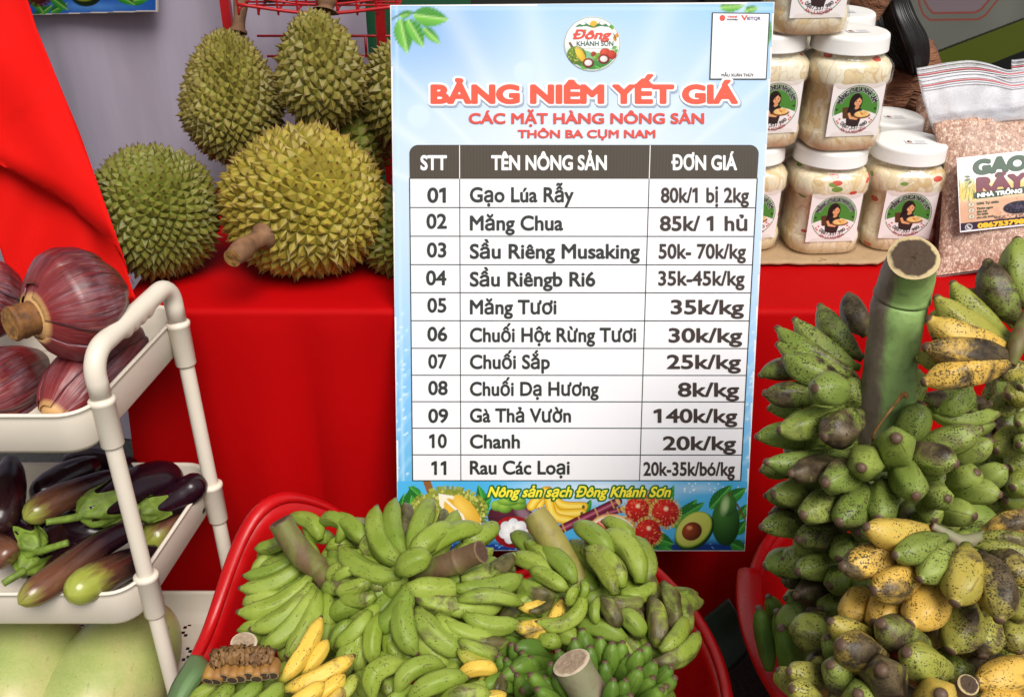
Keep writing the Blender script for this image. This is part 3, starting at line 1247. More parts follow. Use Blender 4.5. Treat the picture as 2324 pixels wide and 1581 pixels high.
eggplant('black eggplant lying against the right wall of the middle tray', [(1150, 520, 1.50), (1000, 620, 1.46), (860, 740, 1.42), (740, 850, 1.385)], 160, 0.0)
eggplant('dark eggplant at the back of the tray behind the maroon one', [(420, 60, 1.56), (600, 50, 1.57), (760, 90, 1.57), (900, 160, 1.56)], 170, 0.0)


# ================================================================== winter melons on the bottom tray
def melon_mat():
    M = NT('winter_melon_skin')
    co = M.coord()
    f = M.noise(co, 7, 4)
    s = M.noise(M.mapping(co, (1, 1, 1)), 240, 3)
    base = M.ramp(f, [(.3, (.24, .31, .075)), (.5, (.34, .38, .115)), (.72, (.50, .43, .19))])
    base = M.mix(M.math('MULTIPLY', M.ramp(s, [(.35, 0.), (.7, 1.)]), .12), base, (.70, .74, .50, 1))
    scr = M.noise(M.mapping(co, (60, 12, 12)), 2.2, 5)
    base = M.mix(M.math('MULTIPLY', M.ramp(scr, [(.64, 0.), (.72, 1.)]), .6), base, (.13, .16, .04, 1))
    sp = M.voro(co, 60)
    base = M.mix(M.math('MULTIPLY', M.ramp(sp, [(.05, 1.), (.09, 0.)]), .7), base, (.16, .17, .05, 1))
    M.P(Base_Color=base, Roughness=.34)
    return M.m


m_melon = melon_mat()


def melon(label, c, rx, ry, rz, rot):
    nu, nv = 40, 56
    V = []
    Rm = Matrix.Rotation(rot[2], 3, 'Z') @ Matrix.Rotation(rot[1], 3, 'Y') @ Matrix.Rotation(rot[0], 3, 'X')
    for i in range(nu):
        a = math.pi * i / (nu - 1)
        for j in range(nv):
            b = 2 * math.pi * j / nv
            k = 1 + .012 * nz(math.cos(b) * 2, math.sin(b) * 2, a * 2)
            p = Vector((rx * math.sin(a) * math.cos(b) * k, -ry * math.cos(a), rz * math.sin(a) * math.sin(b) * k))
            V.append(tuple(Rm @ p))
    o = mk('winter_melon', V, grid_faces(nu, nv, True), m_melon, local=True)
    o.location = c
    tag(o, label, 'winter melon', 'winter melons on the bottom tray')
    return o


melon('pale green winter melon at the lower left corner, yellowish on its right side', at(52, 1545, 1.63), .098, .150, .095, (.1, .0, .15))
melon('larger pale green winter melon behind the front pole, with a scar on its side', at(240, 1556, 1.645), .096, .168, .094, (.1, .0, -.30))


# ================================================================== durians
def durian_mat(name, c_ridge, c_mid, c_tip):
    M = NT(name)
    h = M.attr('h')
    rnd = M.attr('rnd')
    co = M.coord()
    f = M.noise(co, 26, 4)
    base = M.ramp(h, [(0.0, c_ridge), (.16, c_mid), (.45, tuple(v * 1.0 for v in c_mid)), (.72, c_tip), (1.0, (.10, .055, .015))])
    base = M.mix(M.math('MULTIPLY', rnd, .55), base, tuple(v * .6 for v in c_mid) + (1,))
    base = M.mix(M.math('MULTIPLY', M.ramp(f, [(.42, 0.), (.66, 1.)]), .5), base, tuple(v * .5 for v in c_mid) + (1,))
    M.P(Base_Color=base, Roughness=.52)
    M.b.inputs['Specular IOR Level'].default_value = .4
    M.bump(M.noise(co, 400, 3), .25, .001)
    return M.m


m_dur_green = durian_mat('durian_green', (.095, .16, .015), (.185, .18, .026), (.11, .062, .02))
m_dur_yellow = durian_mat('durian_yellow', (.17, .20, .02), (.36, .275, .035), (.17, .085, .02))
m_dur_olive = durian_mat('durian_olive', (.11, .14, .015), (.235, .195, .035), (.13, .075, .022))
m_stem = plain('durian_stem', lin('#8a6242', .75), .75, var=.45, vscale=50, bump=.4, bscale=120)


def sphere_cells(n, seed):
    r = random.Random(seed)
    bm = bmesh.new()
    ga = math.pi * (3 - math.sqrt(5))
    for i in range(n):
        z = 1 - 2 * (i + .5) / n
        q = math.sqrt(1 - z * z)
        p = Vector((math.cos(ga * i) * q, math.sin(ga * i) * q, z))
        j = .85 / math.sqrt(n)
        p += Vector((r.uniform(-j, j), r.uniform(-j, j), r.uniform(-j, j)))
        bm.verts.new(p.normalized())
    bmesh.ops.convex_hull(bm, input=bm.verts)
    bm.normal_update()
    cells = []
    fc = {}
    for f in bm.faces:
        nrm = f.normal.copy()
        if nrm.dot(f.calc_center_median()) < 0:
            nrm = -nrm
        fc[f] = nrm.normalized()
    for v in bm.verts:
        if not v.link_faces:
            continue
        c = v.co.normalized()
        a = c.orthogonal().normalized()
        b = c.cross(a)
        ring = sorted((fc[f] for f in v.link_faces), key=lambda q: math.atan2(q.dot(b), q.dot(a)))
        cells.append((c, ring))
    bm.free()
    return cells


def durian(label, c, radii, rotm, n, height, mat, seed, stem=None, taper=0.0, lobes=.05):
    root = empty('durian', label, 'durian', c, 'durians on the red table')
    r = random.Random(seed)
    cells = sphere_cells(n, seed)

    def shape(p):
        az = math.atan2(p.y, p.x)
        k = 1 + lobes * math.cos(5 * az + seed) * (1 - p.z * p.z)
        tp = 1 - taper * (p.z + .2) if p.z > -.2 else 1
        return Vector((p.x * radii[0] * k * tp, p.y * radii[1] * k * tp, p.z * radii[2]))

    V, F, H, RN = [], [], [], []
    for cdir, ring in cells:
        c0 = shape(cdir)
        nrm = Vector((cdir.x / radii[0], cdir.y / radii[1], cdir.z / radii[2])).normalized()
        hh = height * r.uniform(.65, 1.25) * (1 - .35 * max(0, cdir.z) ** 6)
        lean = Vector((r.uniform(-.42, .42), r.uniform(-.42, .42), r.uniform(-.5, .3)))
        apex = c0 + (nrm + lean * .6).normalized() * hh
        rr = r.random() ** 2
        i0 = len(V)
        base = [shape(q) for q in ring]
        m = len(base)
        for lv, (k, up) in enumerate(((1.0, -.05), (.62, .30), (.24, .60))):
            for q in base:
                p = c0.lerp(q, k)
                V.append(p + (apex - c0) * up * 1.0 + nrm * 0)
                H.append(max(0, up))
                RN.append(rr)
        V.append(apex); H.append(1.0); RN.append(rr)
        for lv in range(2):
            for j in range(m):
                a, b = i0 + lv * m + j, i0 + lv * m + (j + 1) % m
                F.append((a, b, b + m, a + m))
        for j in range(m):
            F.append((i0 + 2 * m + j, i0 + 2 * m + (j + 1) % m, i0 + 3 * m))
    Rm = rotm
    V = [tuple(Rm @ v) for v in V]
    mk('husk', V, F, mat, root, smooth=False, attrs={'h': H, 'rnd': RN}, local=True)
    if stem:
        P = [Vector(p) for p in stem[0]]
        Q = catmull([tuple(p) for p in P], 16)
        ra = [stem[1] * (1 + .12 * math.cos(t * 9)) * (1.25 if t < .12 else 1) for t in np.linspace(0, 1, 16)]
        Vs, Fs, _ = sweep(Q, ra, 18, cap=False)
        s = mk('stem', Vs, Fs, m_stem, root)
        T = Q[-1] - Q[-2]
        T /= np.linalg.norm(T)
        a = np.cross(T, (.1, .2, 1.0)); a /= np.linalg.norm(a)
        b = np.cross(a, T)
        W = []
        for i in range(7):
            for j in range(18):
                an = 2 * math.pi * j / 18
                W.append(Q[-1] + (a * math.cos(an) + b * math.sin(an)) * ra[-1] * (1 - i / 6.0) * 1.01 + T * (.0006 + .002 * (i > 1) * nz(i * .9, j * .8, 1)))
        mk('cut_end', W, grid_faces(7, 18, True), m_cut, s)


def Rot(x, y, z):
    return Matrix.Rotation(math.radians(z), 3, 'Z') @ Matrix.Rotation(math.radians(y), 3, 'Y') @ Matrix.Rotation(math.radians(x), 3, 'X')


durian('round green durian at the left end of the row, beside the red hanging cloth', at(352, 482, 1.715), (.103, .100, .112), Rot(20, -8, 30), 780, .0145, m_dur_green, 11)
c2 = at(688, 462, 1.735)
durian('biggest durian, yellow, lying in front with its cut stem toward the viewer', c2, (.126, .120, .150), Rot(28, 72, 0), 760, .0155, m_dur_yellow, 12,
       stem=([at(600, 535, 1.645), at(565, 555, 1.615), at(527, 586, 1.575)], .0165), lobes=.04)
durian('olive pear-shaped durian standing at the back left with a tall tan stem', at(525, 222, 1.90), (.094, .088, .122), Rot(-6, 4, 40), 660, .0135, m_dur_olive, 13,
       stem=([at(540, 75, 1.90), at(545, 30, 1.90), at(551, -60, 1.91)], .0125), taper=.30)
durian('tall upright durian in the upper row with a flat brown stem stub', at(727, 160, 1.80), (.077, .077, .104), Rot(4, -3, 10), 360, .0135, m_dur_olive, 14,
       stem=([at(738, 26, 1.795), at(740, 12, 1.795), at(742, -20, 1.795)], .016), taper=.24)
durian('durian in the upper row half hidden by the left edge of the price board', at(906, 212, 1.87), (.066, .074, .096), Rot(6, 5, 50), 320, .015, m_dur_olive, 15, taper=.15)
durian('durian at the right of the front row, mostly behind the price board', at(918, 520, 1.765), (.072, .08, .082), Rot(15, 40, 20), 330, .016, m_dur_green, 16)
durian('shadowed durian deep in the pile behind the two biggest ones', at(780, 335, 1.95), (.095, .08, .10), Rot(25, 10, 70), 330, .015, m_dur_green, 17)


# ================================================================== jars of pickled bamboo shoots
def jar_contents_mat():
    M = NT('pickled_bamboo')
    co = M.coord()
    info = M.new('ObjectInfo')
    off = M.new('VectorMath')
    off.operation = 'SCALE'
    cmb = M.new('CombineXYZ')
    for k in range(3):
        M.t.links.new(info.outputs['Random'], cmb.inputs[k])
    M.t.links.new(cmb.outputs[0], off.inputs[0])
    off.inputs['Scale'].default_value = 7.0
    add = M.new('VectorMath')
    add.operation = 'ADD'
    M.t.links.new(co, add.inputs[0])
    M.t.links.new(off.outputs[0], add.inputs[1])
    v = add.outputs[0]
    warp = M.new('VectorMath')
    warp.operation = 'MULTIPLY_ADD'
    nd = M.new('TexNoise')
    M.t.links.new(v, nd.inputs['Vector'])
    nd.inputs['Scale'].default_value = 22
    M.t.links.new(nd.outputs['Color'], warp.inputs[0])
    warp.inputs[1].default_value = (.055, .055, .045)
    M.t.links.new(v, warp.inputs[2])
    w = M.mapping(warp.outputs[0], (1, 1, .5), (0, 0, 0))
    colr = M.voro(w, 34, out='Color')
    dist = M.voro(w, 34, 'DISTANCE_TO_EDGE')
    sp = M.new('SeparateColor')
    M.t.links.new(colr, sp.inputs[0])
    base = M.ramp(sp.outputs[0], [(0, (.70, .50, .24)), (.25, (.76, .62, .37)), (.6, (.84, .75, .53)), (1, (.88, .83, .68))])
    w2 = M.mapping(warp.outputs[0], (1.3, 1.3, .35), (.3, .2, .1))
    e2 = M.voro(w2, 62, 'DISTANCE_TO_EDGE')
    c3 = M.new('SeparateColor')
    M.t.links.new(M.voro(w2, 62, out='Color'), c3.inputs[0])
    base = M.mix(M.math('MULTIPLY', M.math('GREATER_THAN', c3.outputs[0], .62), .55), base, (.86, .82, .70, 1))
    base = M.mix(M.ramp(e2, [(0., .30), (.08, 0.)]), base, (.48, .32, .13, 1))
    base = M.mix(M.ramp(dist, [(.0, .45), (.06, 0.)]), base, (.50, .31, .13, 1))
    # red chilli and green pieces
    c2 = M.voro(M.mapping(v, (1, 1, 2.0)), 30, out='Color')
    d2 = M.voro(M.mapping(v, (1, 1, 2.0)), 30)
    s2 = M.new('SeparateColor')
    M.t.links.new(c2, s2.inputs[0])
    gz = M.new('SeparateXYZ')
    M.t.links.new(co, gz.inputs[0])
    band = M.math('ADD', M.ramp(gz.outputs['Z'], [(.0, .0), (.035, .0), (.05, -.06), (.115, -.05), (.135, .07), (1, .07)]), s2.outputs[0])
    red = M.math('MULTIPLY', M.math('GREATER_THAN', band, .85), M.math('LESS_THAN', d2, .30))
    base = M.mix(red, base, (.60, .05, .015, 1))
    grn = M.math('MULTIPLY', M.math('GREATER_THAN', M.math('ADD', s2.outputs[1], M.ramp(gz.outputs['Z'], [(.1, -.2), (.13, .02)])), .965), M.math('LESS_THAN', d2, .34))
    base = M.mix(grn, base, (.16, .30, .02, 1))
    bot = M.ramp(gz.outputs['Z'], [(.0, 1.), (.032, 0.)])
    base = M.mix(M.math('MULTIPLY', bot, .5), base, (.74, .40, .12, 1))
    M.P(Base_Color=base, Roughness=.45)
    M.b.inputs['Subsurface Weight'].default_value = .0
    M.bump(dist, .3, .004)
    return M.m


def clear_plastic(name, tint=(1, 1, 1), gloss=.06, rough=.06, haze=0.0, hazecol=(.8, .8, .8)):
    M = NT(name)
    M.n.remove(M.b)
    tr = M.new('BsdfTransparent')
    tr.inputs[0].default_value = tint + (1,)
    gl = M.new('BsdfGlossy')
    gl.inputs['Roughness'].default_value = rough
    lw = M.new('LayerWeight')
    lw.inputs[0].default_value = .35
    f = M.math('ADD', M.math('MULTIPLY', M.math('POWER', lw.outputs['Facing'], 3.0), .45), gloss)
    mx = M.new('MixShader')
    M.t.links.new(f, mx.inputs[0])
    last = tr.outputs[0]
    if haze:
        df = M.new('BsdfDiffuse')
        df.inputs[0].default_value = hazecol + (1,)
        m0 = M.new('MixShader')
        if callable(haze):
            M.t.links.new(haze(M), m0.inputs[0])
        else:
            m0.inputs[0].default_value = haze
        M.t.links.new(last, m0.inputs[1])
        M.t.links.new(df.outputs[0], m0.inputs[2])
        last = m0.outputs[0]
    M.t.links.new(last, mx.inputs[1])
    M.t.links.new(gl.outputs[0], mx.inputs[2])
    M.t.links.new(mx.outputs[0], M.out.inputs[0])
    return M.m


m_contents = jar_contents_mat()
m_jar = clear_plastic('clear_jar_plastic', (.97, .96, .93), .05, .07, .04)
m_lid = plain('white_lid_plastic', (.82, .81, .79), .38, var=.03, vscale=20)


def sq_ring(half, rc, z, n=8, cy=0.0):
    pts = []
    for q in range(4):
        cx, cyy = (1, 1, -1, -1)[q] * (half - rc), (-1, 1, 1, -1)[q] * (half - rc)
        for k in range(n):
            a = math.pi / 2 * (q - 1) + math.pi / 2 * k / (n - 1)
            pts.append((cx + rc * math.cos(a), cyy + rc * math.sin(a), z))
    return pts


def rev(prof, n=56):
    V = []
    for r, z in prof:
        for k in range(n):
            a = 2 * math.pi * k / n
            V.append((r * math.cos(a), r * math.sin(a), z))
    return V, grid_faces(len(prof), n, True)


JAR_PROF = [(.040, .030, .0), (.060, .036, .0015), (.066, .040, .008), (.068, .041, .030), (.0665, .041, .038), (.0645, .040, .041), (.0645, .040, .112), (.0675, .041, .116),
            (.0695, .042, .122), (.0695, .043, .145), (.066, .046, .152), (.060, .052, .157), (.0585, .0570, .160), (.0585, .0570, .170)]


def jar_mesh(shrink):
    V = []
    for h, rc, z in JAR_PROF:
        h2 = h - shrink
        V += sq_ring(h2, min(max(rc - shrink * .5, .01), h2 - .0005), max(z, shrink))
    n = len(V) // len(JAR_PROF)
    F = grid_faces(len(JAR_PROF), n, True)
    F.append(tuple(range(n - 1, -1, -1)))
    return V, F


def make_jar_label():
    """printed sticker: green disc, woman with a basket, arc lettering. units: label is 2 x 2"""
    A = Art(-1.08, 1.08, -1.08, 1.08, .018, '#f3ecec')
    A.ell(0, -.02, .96, .96, '#3f7a35')
    A.ell(0, -.02, .925, .925, '#f3ecec')
    top = A.Y > -.02 - 9
    q = np.hypot(A.X, A.Y + .02)
    A.blend(np.clip((.90 - q) / .018 + .5, 0, 1) * (A.Y < .28 - .10 * np.cos(A.X * 2.2) + .12 * A.X ** 2), '#4f8a38')
    A.blend(((q < .90) & (A.Y > .28) & (np.abs(A.X) > .0)) * 1.0, '#f3ecec')
    A.poly([(-.90, .22), (-.40, .02), (.40, .02), (.90, .22), (.9, .3), (0, .9), (-.9, .3)], '#f3ecec')
    A.poly([(-.88, .18), (-.3, .02), (.3, .02), (.88, .18), (.6, -.2), (-.6, -.2)], '#4f8a38')
    # basket on her back, hair, blouse, skirt, arm, tray
    A.poly([(-.58, -.10), (-.30, -.12), (-.26, .36), (-.50, .34)], '#5a3a26')
    A.ell(-.05, -.30, .27, .36, '#2a1a1c')
    A.poly([(-.30, -.28), (-.36, .12), (-.06, .16), (.05, -.1)], '#241618')
    A.poly([(-.30, .02), (-.10, -.10), (.16, -.10), (.30, .10), (.26, .36), (-.28, .36)], '#2b2226')
    A.poly([(-.36, .34), (.26, .34), (.20, .66), (.02, .70), (-.32, .62)], '#3a2a2a')
    A.ell(.03, -.34, .155, .20, '#e9a878')
    A.poly([(-.04, -.2), (.10, -.2), (.12, -.06), (0, .0), (-.06, -.06)], '#dd9a6a')
    A.poly([(-.14, -.48), (.02, -.56), (.18, -.48), (.20, -.36), (.06, -.48), (-.08, -.34), (-.14, -.2)], '#2a1a1c')
    A.ell(-.03, -.33, .022, .03, '#1a1010')
    A.ell(.10, -.33, .022, .03, '#1a1010')
    A.line([(.01, -.24), (.07, -.24)], .02, '#b0504a')
    A.line([(-.26, .16), (-.18, .32), (.08, .36)], .10, '#e9a878')
    A.ell(.28, .24, .36, .13, '#7a4a2a')
    A.ell(.28, .18, .31, .13, '#f0c47a')
    for k in range(34):
        a = random.uniform(0, 6.28); r_ = random.random()
        x, y = .28 + .28 * r_ * math.cos(a), .16 + .10 * r_ * math.sin(a)
        A.line([(x - .05, y - .02), (x + .05, y + .02)], .022, random.choice(['#fbe0a4', '#e0a24e', '#f6d08a']))
    A.line([(.22, .14), (.30, .20)], .03, '#c8462a')
    for sx in (-1, 1):
        for (hx, hy) in ((.62, .36), (.72, .44), (.66, .52)):
            A.ell(sx * hx - .018, hy, .026, .026, '#cf2f3f')
            A.ell(sx * hx + .018, hy, .026, .026, '#cf2f3f')
            A.poly([(sx * hx - .04, hy + .008), (sx * hx + .04, hy + .008), (sx * hx, hy + .06)], '#cf2f3f')
        st = []
        for k in range(10):
            a = -math.pi / 2 + math.pi * k / 5
            rr = .075 if k % 2 == 0 else .032
            st.append((sx * .80 + rr * math.cos(a), -.02 + rr * math.sin(a)))
        A.poly(st, '#1d2b1a')
    return A


LAB = .0425  # half width of the sticker
LABEL_ART = make_jar_label()
m_sticker = print_mat('jar_sticker_print', .92, .4)
m_ink_black = plain('black_ink', (.010, .010, .010), .5)
m_ink_white = plain('white_ink', (.86, .85, .85), .5)
m_ink_crimson = plain('crimson_ink', (.40, .012, .05), .5)


def arc_text(s, rad, a0, a1, caph, level, inner=True, cell=.035):
    """lettering bent round an arc; angles in degrees measured clockwise from the top of the disc"""
    V, F = text_flat(s, level, cell)
    x, y = V[:, 0], V[:, 1]
    if inner:
        ang = np.radians(a0 + (a1 - a0) * x)
        r = rad + y * caph
        return np.stack([r * np.sin(ang), -.02 - r * np.cos(ang)], 1), F
    ang = np.radians(180 - (a0 + (a1 - a0) * x))
    r = rad - y * caph
    return np.stack([r * np.sin(ang), -.02 - r * np.cos(ang)], 1), F


def on_jar(P2, lift):
    P2 = np.asarray(P2)
    x = P2[:, 0] * LAB
    z = .0775 - P2[:, 1] * LAB
    return np.stack([x, -.0655 - lift + .6 * x * x, z], 1)


def make_jar(name='jar'):
    root = empty('pickle_jar', 'x', 'jar', (0, 0, 0), 'jars of pickled bamboo shoots')
    V, F = jar_mesh(.0035)
    mk('contents', V, F, m_contents, root, local=True)
    V, F = jar_mesh(0)
    mk('jar_body', V, F, m_jar, root, local=True)
    lp = [(.0, .1945), (.040, .1945), (.056, .1950), (.0605, .1945), (.0630, .1925), (.0640, .1885), (.0650, .168), (.0650, .1665), (.060, .1665), (.060, .172)]
    n = 112
    V = []
    for i, (r, z) in enumerate(lp):
        for k in range(n):
            a = 2 * math.pi * k / n
            rr = r - (.0007 if (k % 2 and i in (5, 6)) else 0)
            V.append((rr * math.cos(a), rr * math.sin(a), z))
    lid = mk('lid', V, grid_faces(len(lp), n, True), m_lid, root, local=True)
    # small printed sticker on the lid
    A2 = Art(-1, 1, -.5, .5, .05, '#ecebee')
    A2.ell(-.62, .0, .24, .34, '#2a2024')
    A2.ell(-.56, .12, .14, .22, '#d99a86')
    for k in range(4):
        A2.line([(-.1, -.3 + k * .2), (.85 - .1 * (k % 2), -.34 + k * .2)], .07, '#8d8a92')
    V, F, C = A2.mesh(lambda X, Y: np.stack([X * .019 + .006, -Y * .019 - .012, np.full(X.shape, .1956)], 1))
    mk('lid_sticker', V, F, m_sticker, lid, attrs={'ink': C}, local=True, smooth=False)
    V, F, C = LABEL_ART.mesh(lambda X, Y: on_jar(np.stack([X, Y], 1), .0004))
    lab = mk('label', V, F, m_sticker, root, attrs={'ink': C}, local=True)
    sets = [('MĂNG CHUA NHÀ LÀM', .70, -70, 70, .20, True), ('0867.537.980', .81, -46, 46, .15, False), ('ĂN LÀ NGHIỀN', .985, -34, 34, .13, False)]
    for k, (s, rad, a0, a1, ch, inner) in enumerate(sets):
        if k == 0:
            V, F = arc_text(s, rad, a0, a1, ch, -.10, inner)
            mk('lettering', on_jar(V, .0007), F, m_ink_white, lab, local=True, smooth=False)
        V, F = arc_text(s, rad, a0, a1, ch, -.05 if k == 0 else -.012, inner)
        mk('lettering', on_jar(V, .0010), F, (m_ink_black, m_ink_black, m_ink_crimson)[k], lab, local=True, smooth=False)
    return root


def tree_copy(o, parent=None):
    c = o.copy()
    COL.objects.link(c)
    if parent is not None:
        c.parent = parent
    for ch in list(o.children):
        tree_copy(ch, c)
    return c


JZ = TZ + .007
JAR_H = .1946
jar0 = make_jar()
JARS = [  # label, x, y, z, turn
    ('pickle jar on the cardboard in the front row, directly under the unobstructed front jar', .571, 1.722, JZ, 4),
    ('pickle jar with its lid uncovered beside the rice bag, bottom layer', .716, 1.735, JZ, -3),
    ('large pickle jar stacked in front, nothing on its lid but a small sticker', .574, 1.726, JZ + JAR_H, 7),
    ('pickle jar in the upper layer cut off by the right edge of the price board', .438, 1.740, JZ + JAR_H, 9),
    ('pickle jar in the bottom layer cut off by the right edge of the price board', .427, 1.735, JZ, 6),
    ('topmost pickle jar, cut off by the upper edge of the photo', .490, 1.735, JZ + 2 * JAR_H, 5),
    ('pickle jar at the back right of the bottom layer, mostly hidden behind the uncovered one', .728, 1.885, JZ, 0),
    ('pickle jar at the back of the upper layer, only its lid showing', .600, 1.885, JZ + JAR_H, 0),
    ('pickle jar hidden at the back of the bottom layer under the back lid', .575, 1.885, JZ, 0),
]
for k, (lb, x, y, z, tn) in enumerate(JARS):
    j = jar0 if k == 0 else tree_copy(jar0)
    j.location = (x, y, z)
    j.rotation_euler = (0, 0, math.radians(tn))
    j['label'] = lb

# cardboard under the jars
V = []
n1, n2 = 60, 18
for i in range(n1):
    for j in range(n2):
        u, w = i / (n1 - 1), j / (n2 - 1)
        ya = 1.628 + .045 * max(0, (u - .86) / .14) ** 1.2 + .004 * nz(u * 14, 0, 1)
        V.append((.36 + .345 * u - .02 * w, ya + (1.84 - ya) * w, TZ + .0058 + .0008 * nz(u * 12, w * 5, 2)))
Mc = NT('cardboard_flutes')
fl = Mc.new('TexWave')
Mc.t.links.new(Mc.coord(), fl.inputs[0])
fl.inputs['Scale'].default_value = 90
fn = Mc.noise(Mc.coord(), 60, 5)
Mc.P(Base_Color=Mc.mix(Mc.ramp(fn, [(.62, 0.), (.72, 1.)]), Mc.mix(fn, (.30, .19, .10, 1), (.46, .32, .18, 1)), (.12, .07, .03, 1)), Roughness=.85)
o = mk('cardboard_sheet', V, grid_faces(n1, n2), Mc.m, origin=(.53, 1.73, TZ))
sm = o.modifiers.new('thickness', 'SOLIDIFY')
sm.thickness = .0045
sm.offset = -1
tag(o, 'torn piece of brown corrugated cardboard under the pickle jars', 'cardboard')


# ================================================================== rice bags
def rice_mat():
    M = NT('brown_rice_grains')
    co = M.coord()
    nd = M.new('TexNoise')
    M.t.links.new(co, nd.inputs['Vector'])
    nd.inputs['Scale'].default_value = 160
    ad = M.new('VectorMath')
    ad.operation = 'MULTIPLY_ADD'
    M.t.links.new(nd.outputs['Color'], ad.inputs[0])
    ad.inputs[1].default_value = (.006, .006, .006)
    M.t.links.new(co, ad.inputs[2])
    w = M.mapping(ad.outputs[0], (1, 1, .55))
    c = M.voro(w, 270, out='Color')
    d = M.voro(w, 270, 'DISTANCE_TO_EDGE')
    s = M.new('SeparateColor')
    M.t.links.new(c, s.inputs[0])
    base = M.ramp(s.outputs[0], [(0, (.30, .14, .09)), (.45, (.54, .32, .23)), (.8, (.68, .45, .34)), (1, (.80, .62, .50))])
    base = M.mix(M.ramp(d, [(0, .8), (.12, 0.)]), base, (.20, .085, .045, 1))
    M.P(Base_Color=base, Roughness=.5)
    M.bump(d, .6, .002)
    return M.m


m_rice = rice_mat()


def crinkle(M):
    co = M.coord()
    f = M.noise(M.mapping(co, (6, 6, 9)), 3.2, 4, dist=1.2)
    return M.ramp(f, [(.35, .22), (.5, .34), (.68, .60)])


m_bag_top = clear_plastic('hazy_bag_film', (.97, .97, .98), .018, .32, crinkle, (.60, .60, .64))
m_bag_film = clear_plastic('bag_film', (.99, .98, .97), .012, .28, .05, (.8, .78, .76))
m_zip = plain('pink_zip_line', (.62, .14, .15), .4)
m_zipw = plain('clear_zip_rib', (.62, .62, .66), .3)


def rice_bag(label, sheet, fill_v, d0, label_art=False, zips=2, thick=.035):
    """sheet(u, v) -> picture point of the bag's front face (u 0..1 across, v 0 bottom .. 1 top), d0(u, v) its depth"""
    nu, nv = 60, 70
    P = np.zeros((nv, nu, 3))
    Q = np.zeros((nv, nu, 3))
    nrm = np.array(-FWD)
    for j in range(nv):
        for i in range(nu):
            u, v = i / (nu - 1), j / (nv - 1)
            p = np.array(at(*sheet(u, v), d0(u, v)))
            prof = (max(0, math.sin(math.pi * min(1, v / (fill_v * 1.12)))) ** .5 if v < fill_v * 1.12 else 0) * (max(0., math.sin(math.pi * u)) ** .45)
            b = thick * prof
            wr = .0035 * nz(u * 6, v * 7, d0(.5, .5) * 9) * (1 if v > .05 else 0)
            P[j, i] = p + nrm * (b + wr * (1.6 if v > fill_v else .7))
            Q[j, i] = p - nrm * (b * .8 + .0012 - wr * (1.6 if v > fill_v else 0))
    root = empty('rice_bag', label, 'rice bag', tuple(P[0, nu // 2]), 'bags of brown rice')
    jf = int(nv * fill_v)
    idx = np.arange(nv * nu).reshape(nv, nu)

    def shell(ja, jb, sc):
        a = P[ja:jb] * 1.0
        b = Q[ja:jb] * 1.0
        mid = (a + b) / 2
        a, b = mid + (a - mid) * sc, mid + (b - mid) * sc
        m = jb - ja
        V = np.concatenate([a.reshape(-1, 3), b.reshape(-1, 3)])
        F = grid_faces(m, nu)
        off = m * nu
        F += [tuple(q + off for q in f[::-1]) for f in F]
        for j in range(m - 1):
            for i in (0, nu - 1):
                F.append((j * nu + i, (j + 1) * nu + i, off + (j + 1) * nu + i, off + j * nu + i))
        for i in range(nu - 1):
            F.append((i, i + 1, off + i + 1, off + i))
        return V, F
    # uneven surface level of the rice inside
    V, F = shell(1, jf + 2, .93)
    Vr = V.copy()
    half = len(V) // 2
    m = half // nu
    for k in range(2):
        for i in range(nu):
            j = k * half + (m - 1) * nu + i
            u = i / (nu - 1)
            dz = .010 * math.sin(u * 5 + 1) + .006 * nz(u * 9, 3, 1)
            Vr[j, 2] += dz
            Vr[j - nu, 2] += dz * .6
    # lid over the rice
    for i in range(nu - 1):
        a, b = (m - 1) * nu + i, (m - 1) * nu + i + 1
        F.append((a, b, half + b, half + a))
    mk('rice', Vr, F, m_rice, root)
    V, F = shell(0, jf + 1, 1.0)
    mk('bag_film', V, F, m_bag_film, root)
    V, F = shell(jf, nv, 1.0)
    mk('bag_mouth', V, F, m_bag_top, root)
    for k, (vz, mt, r) in enumerate(((.955, m_zip, .0012), (.965, m_zipw, .0010), (.935, m_zipw, .0013), (.915, m_zipw, .0013), (.998, m_zipw, .0009))):
        j = min(nv - 1, int(vz * (nv - 1)))
        line = [P[j, i] + nrm * .0014 for i in range(nu)]
        mk('zip_line', *sweep(line, r, 6)[:2], mt, root)
    return root, P


# outline of the front bag in Z3 picture coordinates
def bag_front(u, v):
    lx = np.interp(v, [0, .12, .5, .72, .80, .92, 1], [1085, 1118, 1150, 1085, 1060, 1033, 1022])
    ly = np.interp(v, [0, .12, .5, .72, .80, .92, 1], [1500, 1400, 900, 680, 600, 470, 415])
    rx = np.interp(v, [0, .5, 1], [1790, 1800, 1800])
    ry = np.interp(v, [0, .12, .5, .72, .80, .92, 1], [1400, 1330, 800, 600, 545, 445, 405])
    wob = math.sin(u * 5.0 + .6) * 26 * max(0, v - .7) / .3 - 46 * math.sin(math.pi * min(1, u * 1.6)) * max(0, v - .75) / .25 + 46 * max(0, v - .75) / .25 * math.exp(-((u - .68) / .2) ** 2)
    return Z3(lx + (rx - lx) * u, ly + (ry - ly) * u + wob)


bagF, PF = rice_bag('zip bag of brown rice in front, with the printed white label', bag_front, .69, lambda u, v: 1.765 + .02 * v - .01 * u, thick=.034)


def bag_back(u, v):
    x, y = bag_front(u, v)
    return (x - 14 * .6, y - 26 * (.3 + .7 * v))


